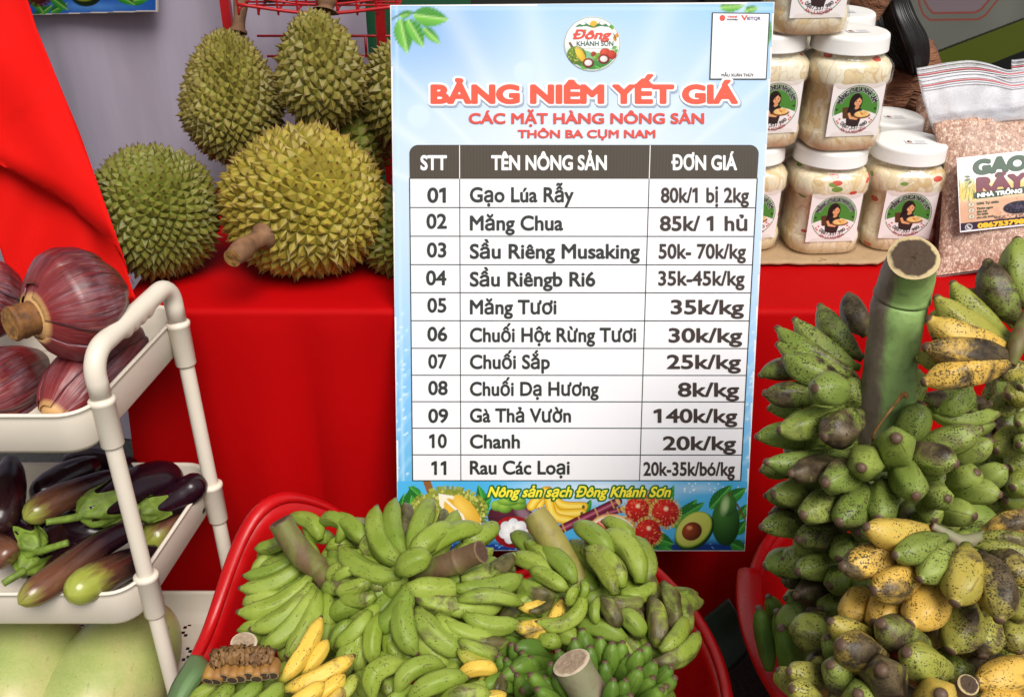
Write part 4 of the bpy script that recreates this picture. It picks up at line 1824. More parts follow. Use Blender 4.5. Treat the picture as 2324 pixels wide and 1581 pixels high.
rice_bag('zip bag of brown rice directly behind the labelled one, only its top edge showing', bag_back, .66, lambda u, v: 1.86 + .03 * v, thick=.03)
rice_bag('zip bag standing at the right edge of the photo behind the labelled rice', lambda u, v: Z3(1515 + 330 * u + 10 * (1 - v), 1000 - (1000 - 322) * v - 6 * math.sin(u * 4)), .60, lambda u, v: 1.96, thick=.03)

# small dark bag in the gap left of the rice
V, F, _ = sweep(catmull([tuple(at(*Z3(1010, 690), 1.99)), tuple(at(*Z3(1080, 680), 1.98)), tuple(at(*Z3(1180, 700), 1.98))], 12), [.02, .05, .06, .065, .068, .07, .07, .07, .068, .06, .05, .02], 18)
o = mk('grain_sack', V, F, m_rice, origin=tuple(at(*Z3(1080, 690), 1.99)))
tag(o, 'low sack of grain lying between the back jar and the rice bags', 'sack')

# printed label on the front bag
A = Art(0, 1000, 0, 830, 7, '#f4eef0')
t = np.clip((A.Y - 230) / 260, 0, 1)
g = np.exp(-((A.Y - 400) / 120) ** 2) * (A.Y > 190)
A.blend(np.clip(g * 1.0, 0, .85), '#e8b93c')
A.blend(np.clip((A.Y - 470) / 40, 0, 1), '#dfae8e')
A.C *= (1 + A.noise(.02, .20, 5) * (A.Y > 240))[..., None]
for k in range(70):
    x = random.uniform(-10, 190); y = random.uniform(290, 520)
    A.line([(x, y), (x + random.uniform(-14, 26), y - random.uniform(30, 80))], 9, random.choice(['#d3a62c', '#8a9a2c', '#f0cf5a', '#6d8426']))
A.poly([(170, 415), (215, 400), (1000, 395), (1000, 470), (215, 480), (190, 470), (165, 480), (185, 448)], '#2f4a34')
A.ell(720, 640, 230, 95, '#e3b79a')
A.ell(720, 620, 190, 72, '#2c2438', col2='#15101c')
for k in range(120):
    x = random.gauss(720, 85); y = random.gauss(615, 28)
    A.line([(x, y), (x + 12, y + 4)], 6, random.choice(['#4a3f5c', '#1b1424', '#6a6078']))
for k in range(60):
    x = random.uniform(420, 950); y = random.uniform(690, 725)
    A.line([(x, y), (x + 14, y + 3)], 7, '#2a2030')
A.poly([(0, 735), (1000, 735), (1000, 830), (0, 830)], '#372238')
for yy in (535, 600, 668):
    A.ell(150, yy, 42, 28, '#3a4a38'); A.ell(150, yy, 36, 23, '#efd9cc')
    A.leaf(135, yy + 8, 168, yy - 10, 11, '#2f5a2c', '#3f7a38')
A.ell(110, 782, 44, 34, '#ffffff'); A.ell(110, 782, 37, 28, '#372238')
A.line([(96, 770), (102, 788), (124, 796)], 12, '#ffffff')
for a in ((150, 225, 70, 215), (152, 250, 62, 262), (165, 270, 118, 310)):
    A.leaf(a[0], a[1], a[2], a[3], 14, '#24432c', '#2f5a38', '#2f5a38')
bo = 12
edge = (A.X < bo) | (A.Y < bo) | (A.Y > 830 - bo)
A.blend(edge * 1.0, '#e9e6ea')
RB = [(1218, 852), (1690, 802), (1672, 1205), (1236, 1252)]  # Z3 corners: top left, top right, bottom right, bottom left


def bag_uv(X, Y, lift):
    out = []
    for x, y in zip(np.atleast_1d(X), np.atleast_1d(Y)):
        u, w = x / 1000, y / 830
        p = (1 - u) * (1 - w) * np.array(RB[0]) + u * (1 - w) * np.array(RB[1]) + u * w * np.array(RB[2]) + (1 - u) * w * np.array(RB[3])
        px, py = Z3(*p)
        d = 1.7305 - .0078 * math.sin(math.pi * min(1, max(0, w))) + .012 * max(0, .25 - u) ** 2 * 4 - lift
        out.append(at(px, py, d))
    return np.array([tuple(v) for v in out])


V, F, C = A.mesh(lambda X, Y: bag_uv(X, Y, .0))
bl = mk('label', V, F, print_mat('rice_label_print', .9, .35), bagF, attrs={'ink': C})
m_ink_dgreen = plain('dark_green_ink', lin('#2b4a36'), .5)
m_ink_maroon = plain('maroon_ink', lin('#6a2038'), .5)
m_ink_yellow = plain('yellow_ink', lin('#f0b928'), .5)


def bag_text(s, x0, x1, base, cap, mat, level=-.03, lift=.001, cell=.04):
    V, F = text_flat(s, level, cell)
    mk('lettering', bag_uv(x0 + (x1 - x0) * V[:, 0], base - V[:, 1] * cap, lift), F, mat, bl, smooth=False)


bag_text('GẠO', 200, 800, 200, 145, m_ink_dgreen, -.075)
bag_text('RÃY', 240, 790, 395, 140, m_ink_maroon, -.075)
bag_text('NHÀ TRỒNG', 230, 755, 462, 42, m_ink_white, -.06)
bag_text('100% Tự nhiên', 215, 480, 545, 26, m_ink_dgreen, -.03, cell=.025)
bag_text('Thơm ngon', 215, 410, 598, 24, m_ink_dgreen, -.03, cell=.025)
bag_text('dẻo bùi', 215, 340, 632, 22, m_ink_dgreen, -.03, cell=.025)
bag_text('An toàn', 215, 350, 662, 24, m_ink_dgreen, -.03, cell=.025)
bag_text('cho sức khỏe', 215, 430, 698, 22, m_ink_dgreen, -.03, cell=.025)
bag_text('0867537980', 225, 850, 805, 50, m_ink_yellow, -.06)
# ================================================================== price board
K_ = 2324 / 3840
TLc = at(1463 * K_, 20 * K_, 1.558)
TRc = at(2905 * K_, 8 * K_, 1.547)
BRc = at(2793 * K_, 2065 * K_, 1.716)
bux = (TRc - TLc).normalized()
BN = bux.cross(BRc - TRc).normalized()
if BN.y > 0:
    BN = -BN


def bp(X, Y, lift=0.0):
    o = TLc + BN * lift
    return np.array([tuple(on_plane(x, y, o, BN)) for x, y in zip(np.atleast_1d(X), np.atleast_1d(Y))])


def edge_l(Y):
    return 885.5 + 17.5 * (Y - 12.1) / 1236


def edge_r(Y):
    return 1758 - 67.5 * (Y - 4.8) / 1245


board = empty('price_board', 'tall printed price board with blue sky border, leaning in front of the red table', 'price board', tuple(bp(1297, 1249)[0]))
cor = [(885.5, 12.1), (1758, 4.8), (1690.5, 1249.8), (903, 1248.3)]
fr = [bp(x, y, -.0006)[0] for x, y in cor]
bk = [p - np.array(BN) * .009 for p in fr]
m_foam = plain('white_foam_edge', (.78, .77, .78), .6)
mk('panel', fr + bk, [(0, 1, 2, 3), (7, 6, 5, 4), (0, 4, 5, 1), (1, 5, 6, 2), (2, 6, 7, 3), (3, 7, 4, 0)], m_foam, board, smooth=False)

# printed sky
A = Art(884, 1762, 2, 1252, 4, '#a9d4f7')
X, Y = A.X, A.Y
C0, C1, C2 = (np.array(lin(c)) for c in ('#8dc6f6', '#dfeafa', '#7fa9ea'))
g = np.clip(1.25 - np.hypot((X - 1290) / 640, (Y - 400) / 380), 0, 1) ** .8
A.C = C0 * (1 - g[..., None]) + C1 * g[..., None]
tl = np.clip(1 - np.hypot((X - 960) / 250, (Y - 60) / 170), 0, 1)
A.C = A.C * (1 - .7 * tl[..., None]) + C2 * .7 * tl[..., None]
lo = np.clip((Y - 820) / 300, 0, 1)
A.C = A.C * (1 - lo[..., None]) + np.array(lin('#5fb8ea')) * lo[..., None]
rt = np.clip((X - 1690) / 40, 0, 1) * (Y > 300) * (1 - .8 * lo)
A.C = A.C * (1 - .5 * rt[..., None]) + np.array(lin('#d6e6f6')) * .5 * rt[..., None]
ang = np.arctan2(Y - 560, X - 1300)
d0 = np.hypot(X - 1300, Y - 560)
for a0, w, s in ((-2.55, .030, .35), (-2.35, .018, .3), (-2.05, .05, .25), (-1.75, .06, .22), (-1.2, .06, .22), (-.95, .035, .25), (-.70, .02, .25), (-2.75, .02, .35)):
    A.blend(np.exp(-((ang - a0) / w) ** 2) * s * np.clip((d0 - 180) / 200, 0, 1) * (Y < 520), '#f2f8ff')
for cx, cy, r in ((950, 265, 26), (1190, 165, 24), (1640, 230, 18), (1010, 200, 7)):
    A.ell(cx, cy, r, r * 1.05, np.array(lin('#d2e6fb')), soft=.25)
for k in range(60):
    x, y = random.choice([(random.uniform(895, 925), random.uniform(700, 1090)), (random.uniform(1695, 1725), random.uniform(750, 1090))])
    A.ell(x, y, 3, 3, '#d8f0ff', soft=.6)
for k in range(9):
    y0 = 640 + 50 * k
    A.line([(1740, y0), (1690, y0 + 60)], 9, '#bfe3f8', .4)
    A.line([(890, y0 + 60), (930, y0)], 9, '#a8dcf8', .35)
fold = np.exp(-((X - edge_l(Y) - 14) / 3.0) ** 2) * .55
A.blend(fold, '#cfeafc')
A.blend(np.exp(-((Y - 20) / 2.5) ** 2) * .5, '#d8f0ff')
A.leaf(952, 10, 1000, 60, 0.1)
for lf in ((936, 34, 1019, 45, 23), (906, 38, 938, 27, 9), (908, 42, 925, 122, 21), (925, 44, 962, 108, 18), (960, 62, 1000, 101, 12), (1632, 17, 1690, 14, 13), (1688, 26, 1722, 17, 9), (1740, 40, 1742, 108, 12), (1690, 20, 1700, 30, 6)):
    A.leaf(*lf, '#1f7a2a', '#7cc84a', '#c9ee96')
A.line([(890, 44), (910, 32), (940, 30)], 4, '#3f7a3a')
keep = (X > edge_l(Y) + .5) & (X < edge_r(Y) - .5) & (Y > 12.4 - .0084 * (X - 885) + .4) & (Y < 1248)
V, F, C = A.mesh(lambda a, b: bp(a, b, 0.0), keep)
m_board_print = print_mat('board_print', .88, .45)
mk('printed_sky', V, F, m_board_print, board, smooth=False, attrs={'ink': C})

# fruit picture along the bottom
Zs = lambda x, y: (x * .3646 + 877.5, y * .3646 + 1059.1)
A = Art(50, 2245, 88, 522, 3.0, '#4db4ea')
X, Y = A.X, A.Y
A.blend(np.clip((Y - 100) / 200, 0, 1) * 0 + np.clip(.95 - np.hypot((X - 1300) / 700, (Y - 150) / 130), 0, 1), '#f0f6fb')
A.blend(np.clip(.7 - np.hypot((X - 1950) / 260, (Y - 130) / 70), 0, 1) * .6, '#e8f4fb')
A.C *= (1 + A.noise(.015, .12, 2))[..., None]
A.blend(np.clip((Y - 440) / 45, 0, 1), '#123a86')
for k in range(60):
    A.ell(random.uniform(60, 2240), random.uniform(470, 520), 5, 4, '#6fa8ea', soft=.8)
for k in range(25):
    A.ell(random.uniform(1850, 2240), random.uniform(100, 160), 4, 4, '#ffffff', soft=.8)
D_, L_ = '#0c4a1a', '#3da03a'
for lf in ((60, 420, 110, 160, 40), (130, 300, 170, 110, 45), (215, 190, 135, 120, 30), (620, 300, 570, 110, 40), (560, 260, 655, 190, 34), (1225, 300, 1275, 200, 24), (1700, 330, 1790, 110, 38),
           (1780, 380, 1935, 200, 45), (1800, 330, 1980, 220, 36), (1690, 470, 1780, 520, 38), (1640, 430, 1790, 480, 45), (2010, 260, 2150, 110, 44), (2100, 220, 2240, 130, 40), (2190, 330, 2245, 230, 34),
           (2140, 470, 2240, 520, 40), (2170, 420, 2245, 330, 34), (1560, 480, 1700, 520, 34), (640, 480, 560, 400, 45), (860, 470, 960, 500, 40)):
    A.leaf(*lf, D_, L_, '#6cc05a')
# durian
A.line([(250, 90), (275, 160)], 46, '#8a5c2e')
q = np.hypot((X - 385) / 225, (Y - 285) / 145)
for k in range(190):
    a = random.uniform(0, 6.28)
    x, y = 385 + 222 * math.cos(a), 285 + 142 * math.sin(a)
    A.line([(x, y), (x + 24 * math.cos(a), y + 22 * math.sin(a))], 10, random.choice(['#8f9a34', '#a6ac48', '#6f7a26']))
A.ell(385, 285, 228, 148, '#a3aa46', col2='#5d6a1e')
for k in range(420):
    a, r = random.uniform(0, 6.28), math.sqrt(random.random())
    x, y = 385 + 220 * r * math.cos(a), 285 + 140 * r * math.sin(a)
    A.poly([(x - 11, y + 7), (x + 11, y + 7), (x + 2, y - 15)], random.choice(['#bcbf5a', '#7b8630', '#8e983a', '#c8c870']))
A.poly([(322, 165), (420, 180), (520, 230), (585, 320), (590, 390), (480, 400), (330, 240)], '#f3ecd8')
A.ell(430, 310, 55, 125, '#f0c040', ang=-.45, col2='#d9a02a')
A.ell(500, 270, 48, 120, '#f6d060', ang=-.7, col2='#dda832')
A.line([(350, 190), (470, 300), (510, 400)], 14, '#f5eedc')
# mangosteen
A.ell(770, 310, 140, 105, '#5d2236', col2='#1d0a14')
A.ell(850, 290, 50, 30, '#8a6a78', ang=.6, soft=.9)
for cx, cy, rx, ry in ((690, 240, 44, 34), (735, 252, 46, 34), (820, 235, 52, 34), (760, 215, 70, 26), (835, 210, 34, 22), (770, 196, 30, 16)):
    A.ell(cx, cy, rx, ry, '#9cc84e', col2='#4c7a22')
A.ell(790, 405, 128, 98, '#b2121a', col2='#7a0a12')
A.ell(790, 402, 100, 80, '#8a0c14')
for k in range(7):
    a = k * 6.283 / 7 + .2
    A.ell(790 + 52 * math.cos(a), 400 + 40 * math.sin(a), 42, 36, '#ffffff', ang=a, col2='#cfd3da')
A.ell(790, 378, 12, 12, '#e2e0d8')
# bananas
A.ell(1005, 140, 26, 20, '#8a5a32')
for p in ([(950, 240), (970, 190), (1000, 150)], [(1005, 150), (1090, 235), (1225, 245)], [(1000, 150), (1060, 280), (1215, 285)], [(1000, 160), (1040, 300), (1150, 335)], [(985, 150), (925, 210), (900, 245)]):
    for w, c in ((58, '#c9931c'), (46, '#efc437'), (22, '#fadf6a')):
        Q = catmull([(a, b, 0) for a, b in p], 14)
        A.line([tuple(v[:2]) for v in Q], w, c)
for x, y in ((1225, 248), (1215, 290)):
    A.ell(x, y, 10, 12, '#6a5a1a')
# sugar cane
for (x0, y0, x1, y1, w) in ((1230, 330, 1465, 262, 40), (1085, 388, 1440, 214, 54)):
    for ww, c in ((w, '#4a1426'), (w * .72, '#7c2440'), (w * .25, '#b0607a')):
        A.line([(x0, y0), (x1, y1)], ww, c)
    for t in (.05, .33, .62, .9):
        x, y = x0 + (x1 - x0) * t, y0 + (y1 - y0) * t
        A.line([(x - w * .18, y - w * .45), (x + w * .2, y + w * .42)], 9, '#c29a52')
    A.ell(x1, y1, w * .22, w * .48, '#d8b46a', ang=-.45)
# grapefruit
A.ell(1400, 405, 152, 112, '#e9b86a'); A.ell(1400, 408, 143, 104, '#f4e6cc')
A.ell(1400, 408, 124, 88, '#d8261e', col2='#b81414')
for k in range(11):
    a = k * 6.283 / 11
    A.line([(1400, 408), (1400 + 128 * math.cos(a), 408 + 92 * math.sin(a))], 7, '#f0b8a0')
for k in range(120):
    a, r = random.uniform(0, 6.28), random.uniform(.2, .95)
    A.line([(1400 + 118 * r * math.cos(a), 408 + 84 * r * math.sin(a)), (1400 + 118 * (r + .08) * math.cos(a), 408 + 84 * (r + .08) * math.sin(a))], 4, '#ef6a52')
# rambutans
for cx, cy, r in ((1670, 200, 56), (1560, 265, 76), (1735, 285, 84), (1628, 405, 80)):
    for k in range(110):
        a = random.uniform(0, 6.28)
        A.line([(cx + r * .9 * math.cos(a), cy + r * .9 * math.sin(a)), (cx + r * 1.22 * math.cos(a + .12), cy + r * 1.22 * math.sin(a + .12))], 4.5, random.choice(['#c8a84a', '#a8781e', '#e0c87a']))
    A.ell(cx, cy, r, r, '#e02a20', col2='#8e0c10')
    for k in range(130):
        a, q = random.uniform(0, 6.28), math.sqrt(random.random()) * .95
        x, y = cx + r * q * math.cos(a), cy + r * q * math.sin(a)
        A.line([(x, y), (x + 10 * math.cos(a), y + 10 * math.sin(a))], 3.5, random.choice(['#f0503a', '#b01414', '#f8a060', '#c81e1e']))
    A.ell(cx + 4, cy - r * .3, r * .16, r * .16, '#ffd8b0', soft=.9)
# avocados
A.ell(2110, 345, 88, 145, '#3f7a2c', col2='#123a12')
A.ell(2125, 235, 55, 70, '#4a8a34', col2='#1d4f1a')
A.ell(2105, 240, 22, 50, '#a9c98a', ang=.2, soft=1.0)
A.line([(2130, 180), (2138, 155)], 10, '#6a4a26')
A.line([(2180, 230), (2235, 330)], 12, '#6a4a2a')
A.ell(1915, 400, 140, 100, '#2f5a1c', ang=-.75, col2='#16300e')
A.ell(1910, 388, 132, 94, '#7ea82e', ang=-.75)
A.ell(1910, 386, 124, 86, '#d8da70', ang=-.75, col2='#c2cc54')
A.ell(1900, 400, 64, 56, '#a8481c', ang=-.5, col2='#4f1c0a')
A.ell(1885, 378, 16, 12, '#e89a6a', soft=1.)
Dx, Dy = X * .3646 + 877.5, Y * .3646 + 1059.1
keep = (Dx > edge_l(Dy) + .5) & (Dx < edge_r(Dy) - .5) & (Dy < 1248)
V, F, C = A.mesh(lambda a, b: bp(*Zs(a, b), .0006), keep)
mk('fruit_picture', V, F, m_board_print, board, smooth=False, attrs={'ink': C})

# ruled table
xl = lambda Y: 929 + 7.5 * (Y - 340) / 750
xr = lambda Y: 1722 - 41 * (Y - 340) / 750
x1_ = lambda Y: 1043 + 3.0 * (Y - 340) / 750
x2_ = lambda Y: 1475.5 - 24 * (Y - 340) / 750


def quad_strip(pa, pb, w, lift):
    (xa, ya), (xb, yb) = pa, pb
    L = math.hypot(xb - xa, yb - ya)
    nx, ny = -(yb - ya) / L * w / 2, (xb - xa) / L * w / 2
    return bp([xa + nx, xb + nx, xb - nx, xa - nx], [ya + ny, yb + ny, yb - ny, ya - ny], lift), [(0, 1, 2, 3)]


m_paper = plain('table_white_print', (.80, .795, .83), .45)
m_line = plain('table_rule_print', (.02, .03, .03), .5)
m_rule_w = plain('white_rule_print', (.85, .85, .85), .5)
mk('table_body', bp([xl(400), xr(400), xr(1090), xl(1090)], [404, 404, 1090, 1090], .0007), [(0, 1, 2, 3)], m_paper, board, smooth=False)
hd = []
for (cx, cy, a0) in ((xl(340) + 20, 349, 180), (xr(340) - 20, 349, 270)):
    for k in range(9):
        a = math.radians(a0 + 90 * k / 8)
        hd.append((cx + 20 * math.cos(a), cy + 20 * math.sin(a)))
hd += [(xr(406), 406), (xl(406), 406)]
Mh = NT('table_header_print')
wv = Mh.new('TexWave')
Mh.t.links.new(Mh.coord(), wv.inputs[0])
wv.inputs['Scale'].default_value = 60
wv.inputs['Distortion'].default_value = 1.5
hn = Mh.noise(Mh.coord(), 4, 3)
hb = Mh.mix(hn, (.045, .038, .024, 1), (.085, .060, .042, 1))
Mh.P(Base_Color=Mh.mix(Mh.math('MULTIPLY', wv.outputs['Fac'], .35), hb, (.03, .026, .018, 1)), Roughness=.45)
mk('table_header', bp([p[0] for p in hd], [p[1] for p in hd], .0009), [tuple(range(len(hd)))], Mh.m, board, smooth=False)
ys = [406, 471, 536, 600.5, 664, 727.5, 790, 851, 911, 971, 1031.5, 1090]
parts = []
for y in ys[1:]:
    parts.append(quad_strip((xl(y), y), (xr(y), y + (.6 if y < 1080 else 0)), 2.2, .0010))
parts.append(quad_strip((xl(400), 404), (xl(1091), 1091), 2.4, .0012))
parts.append(quad_strip((xr(400), 404), (xr(1091), 1091), 2.4, .0012))
parts.append(quad_strip((x1_(406), 407), (x1_(1090), 1090), 2.0, .0012))
parts.append(quad_strip((x2_(406), 407), (x2_(1090), 1090), 2.0, .0012))
mk('table_rules', *merge(*parts), m_line, board, smooth=False)
parts = [quad_strip((x1_(330), 330), (x1_(405), 405), 1.8, .0012), quad_strip((x2_(330), 330), (x2_(405), 405), 1.8, .0012)]
mk('header_rules', *merge(*parts), m_rule_w, board, smooth=False)

m_txt = plain('board_black_ink', (.022, .026, .022), .5)
m_txt2 = plain('board_brown_ink', (.040, .026, .022), .5)
m_redink = plain('board_red_ink', lin('#f0543c', .95), .5)
m_redink2 = plain('board_red_ink_dark', lin('#dc4a3c', .9), .5)
m_halo = plain('board_white_halo', (.84, .84, .85), .5)
m_shadow = plain('board_grey_drop_print', lin('#9fb0c4', .9), .5)


def board_text(s, x0, x1, base, cap, mat, level=-.02, lift=.0014, cell=.022, shear=0.0, dx=0, dy=0, name='lettering', parent=None):
    V, F = text_flat(s, level, cell, shear)
    return mk(name, bp(x0 + dx + (x1 - x0) * V[:, 0], base + dy - V[:, 1] * cap, lift), F, mat, parent or board, smooth=False)


TT = 'BẢNG NIÊM YẾT GIÁ'
hl = board_text(TT, 981, 1671, 233, 38, m_redink, -.055, .0020, name='headline', cell=.02)
board_text(TT, 981, 1671, 233, 38, m_halo, -.135, .0014, name='headline_halo', parent=hl)
board_text(TT, 981, 1671, 233, 38, m_shadow, -.145, .0010, dx=3, dy=3.5, name='headline_drop', parent=hl)
board_text('CÁC MẶT HÀNG NÔNG SẢN', 1065, 1597, 280, 22, m_redink2, -.035)
board_text('THÔN BA CỤM NAM', 1176, 1486.5, 312.5, 16.8, m_redink2, -.035)
for s, a, b in (('STT', 955.5, 1013), ('TÊN NÔNG SẢN', 1116, 1376), ('ĐƠN GIÁ', 1525, 1671.5)):
    board_text(s, a, b, 385, 31, m_rule_w, -.035)
ROWS = [('01', 971, 1010.7, 459, 'Gạo Lúa Rẫy', 1301, 458, '80k/1 bị 2kg', 1501, 1699, 459),
        ('02', 969, 1013, 518, 'Măng Chua', 1277, 522, '85k/ 1 hủ', 1499, 1695, 523),
        ('03', 970, 1012, 583, 'Sầu Riêng Musaking', 1451, 586, '50k- 70k/kg', 1496, 1692, 586),
        ('04', 968, 1012, 646, 'Sầu Riêngb Ri6', 1350, 649, '35k-45k/kg', 1495, 1689, 647),
        ('05', 971, 1012, 708, 'Măng Tươi', 1262, 712, '35k/kg', 1524, 1687, 712),
        ('06', 971, 1014, 773, 'Chuối Hột Rừng Tươi', 1443, 775, '30k/kg', 1519, 1683, 776),
        ('07', 973, 1013, 835, 'Chuối Sắp', 1247, 836, '25k/kg', 1515, 1680, 836),
        ('08', 973, 1015, 895, 'Chuối Dạ Hương', 1358, 897, '8k/kg', 1540, 1676, 899),
        ('09', 973, 1016, 958, 'Gà Thả Vườn', 1295, 957, '140k/kg', 1485, 1672, 958),
        ('10', 975, 1013, 1015, 'Chanh', 1179, 1016, '20k/kg', 1506, 1669, 1020),
        ('11', 980, 1012, 1076, 'Rau Các Loại', 1292, 1075, '20k-35k/bó/kg', 1461, 1667, 1078)]
for i, (n_, a, b, yb, nm, xb, yn, pr_, pa, pb, yp) in enumerate(ROWS):
    cap = 32 - .28 * i
    board_text(n_, a, b, yb, cap * 1.0, m_txt, -.026)
    board_text(nm, 1067.5, xb, yn, cap, m_txt, -.026)
    board_text(pr_, pa, pb, yp, cap, m_txt2, -.026)
m_green_ink = plain('board_green_ink', lin('#1f6a2a', .9), .5)
m_yel_ink = plain('board_yellow_ink', lin('#f2e23a', .95), .5)
S_ = 'Nông sản sạch Đông Khánh Sơn'
board_text(S_, 1107, 1519, 1126.5, 22, m_green_ink, -.15, .0014, shear=.32, name='slogan_outline')
board_text(S_, 1107, 1519, 1126.5, 22, m_yel_ink, -.03, .0020, shear=.32, name='slogan')

# payment card (its code square left blank)
pc = [(1616, 28.5), (1747.6, 30), (1740, 181), (1610, 181)]
card = mk('payment_card', bp([p[0] for p in pc], [p[1] for p in pc], .0012), [(0, 1, 2, 3)], m_line, board, smooth=False)
pi = [(1618.6, 31), (1745, 32.4), (1737.6, 178.6), (1612.6, 178.6)]
mk('card_face', bp([p[0] for p in pi], [p[1] for p in pi], .0015), [(0, 1, 2, 3)], m_paper, card, smooth=False)
board_text('MẪU XUÂN THÙY', 1637.7, 1710.6, 174, 6.2, m_txt, -.03, .0018, cell=.03, parent=card)
board_text('viettel', 1651, 1673, 40.5, 5.4, m_redink2, -.03, .0018, cell=.03, parent=card)
board_text('money', 1650, 1675, 46.5, 5.0, m_txt2, -.03, .0018, cell=.03, parent=card)
board_text('V', 1683, 1696, 46.5, 11, m_redink2, -.04, .0018, cell=.05, parent=card)
board_text('IETQR', 1696, 1726, 46, 7, plain('board_violet_ink', lin('#5a3f7a'), .5), -.03, .0018, cell=.03, parent=card)
cv = [(1639.5 + 6.5 * math.cos(a), 41.3 + 7 * math.sin(a)) for a in np.linspace(0, 6.283, 25)[:-1]]
mk('card_mark', bp([p[0] for p in cv], [p[1] for p in cv], .0018), [tuple(range(24))], m_redink2, card, smooth=False)

# round emblem
A = Art(-1.06, 1.06, -1.06, 1.06, .016, '#f5f6f4')
q = np.hypot(A.X, A.Y)
A.blend(np.clip((q - .955) / .02 + .5, 0, 1), '#2f6b46')
A.blend(np.clip((q - .975) / .02 + .5, 0, 1), '#f5f6f4')
A.ell(.05, -.70, .14, .14, '#f0b83a')
A.poly([(-.62, -.60), (-.30, -.82), (-.14, -.70), (.05, -.62), (.34, -.84), (.62, -.60), (.3, -.64), (.0, -.58), (-.2, -.64)], '#3d7a4c')
A.poly([(-.30, -.82), (-.22, -.72), (-.34, -.68), (-.44, -.72)], '#f5f6f4')
A.poly([(.34, -.84), (.46, -.72), (.34, -.68), (.24, -.74)], '#f5f6f4')
low = (q < .93) & (A.Y > .20 + .12 * np.sin(A.X * 4 + 1))
A.blend(low * 1.0, '#cfe6cf')
A.blend(((q < .93) & (A.Y > .34 + .10 * np.sin(A.X * 5))) * 1.0, '#7fb98a')
A.blend(((q < .93) & (A.Y > .62)) * 1.0, '#3f8a3a')
A.line([(-.78, -.02), (-.68, .16)], .09, '#7a5230')
A.ell(-.55, .42, .34, .33, '#7f9a34', ang=.5, col2='#4c6a1e')
for k in range(60):
    a, r_ = random.uniform(0, 6.28), math.sqrt(random.random())
    A.ell(-.55 + .3 * r_ * math.cos(a), .42 + .3 * r_ * math.sin(a), .028, .028, random.choice(['#b8c45a', '#5d7a22', '#3f5a1a']))
A.ell(-.42, .38, .13, .30, '#f2d44a', ang=-.5, col2='#d9a82a')
for cx, cy, r_, c1, c2 in ((.05, .38, .10, '#b8402a', '#7a1f1a'), (.20, .42, .09, '#8ab84a', '#4c7a22'), (.10, .52, .09, '#9cc84e', '#4c7a22'), (.45, .34, .19, '#e0583a', '#a8241a'), (.68, .40, .17, '#d8482e', '#9c2016')):
    A.ell(cx, cy, r_, r_, c1, col2=c2)
for cx, cy in ((-.14, .70), (.40, .56)):
    A.ell(cx, cy, .20, .18, '#a82a24', col2='#5d1218')
    A.ell(cx, cy - .01, .13, .11, '#f6f2ee', col2='#d8ccc8')
for lf in ((.7, .2, .86, .08, .06), (.78, .3, .9, .2, .05), (-.4, .8, -.2, .92, .07), (.1, .8, .3, .9, .07), (-.34, -.44, -.18, -.5, .05), (.60, -.58, .74, -.66, .07), (.72, -.5, .66, -.72, .05)):
    A.leaf(*lf)
A.poly([(.80, -.34), (.90, -.44), (.92, -.26), (.82, -.18), (.84, -.06), (.74, -.12), (.72, -.24)], '#d9923a')
A.line([(.74, -.36), (.84, -.14)], .03, '#3a2418')
A.line([(-.55, .17), (.55, .17)], .035, '#9aa69a', .6)
V, F, C = A.mesh(lambda a, b: bp(1344.2 + 65 * a, 99.8 + 62.5 * b, .0012), q < 1.0)
em = mk('emblem', V, F, m_board_print, board, smooth=False, attrs={'ink': C})
board_text('Đông', 1298, 1382, 88.5, 19, m_redink2, -.04, .0018, shear=.28, parent=em, cell=.03)
board_text('KHÁNH SƠN', 1309, 1392, 104.5, 10.5, plain('board_slate_ink', lin('#3f5f58'), .5), -.02, .0018, parent=em, cell=.04)
# ================================================================== tubs
def tub(label, c, R, zfun, yclamp, bottom, rim_r, loc_label=None):
    root = empty('plastic_tub', label, 'tub', (c[0], c[1], 0))
    n = 144
    th = np.linspace(0, 2 * math.pi, n, endpoint=False)
    rim = []
    for t in th:
        x, y = c[0] + R * math.cos(t), c[1] + R * math.sin(t)
        y = yclamp(x, y)
        rim.append((x, y, zfun(math.degrees(t))))
    rim = np.array(rim)
    rows = []
    for s in np.linspace(0, 1, 16):
        k = .70 + .30 * s ** .8
        z = .015 + (rim[:, 2] - .015) * s
        rows.append(np.stack([c[0] + (rim[:, 0] - c[0]) * k, c[1] + (rim[:, 1] - c[1]) * k, z], 1))
    V = np.concatenate(rows)
    F = grid_faces(16, n, True)
    F.append(tuple(range(n - 1, -1, -1)))
    o = mk('tub_wall', V, F, m_tub, root)
    sm = o.modifiers.new('thickness', 'SOLIDIFY')
    sm.thickness = .004
    P = np.concatenate([rim, rim[:1]])
    # rim band
    seg = 12
    W = []
    ph = np.linspace(0, 2 * math.pi, seg, endpoint=False)
    for i in range(n):
        o_ = np.array((math.cos(th[i]), math.sin(th[i]), 0))
        rw, rh = rim_r(math.degrees(th[i]))
        for a in ph:
            W.append(rim[i] + o_ * (rw * math.cos(a) + rw * .4) + np.array((0, 0, rh * math.sin(a))))
    W += W[:seg]
    mk('rim', W, grid_faces(n + 1, seg, True), m_tub, root)
    return root


def bump(d, c, w):
    x = abs((d - c + 180) % 360 - 180)
    return .5 + .5 * math.cos(math.pi * x / w) if x < w else 0.0


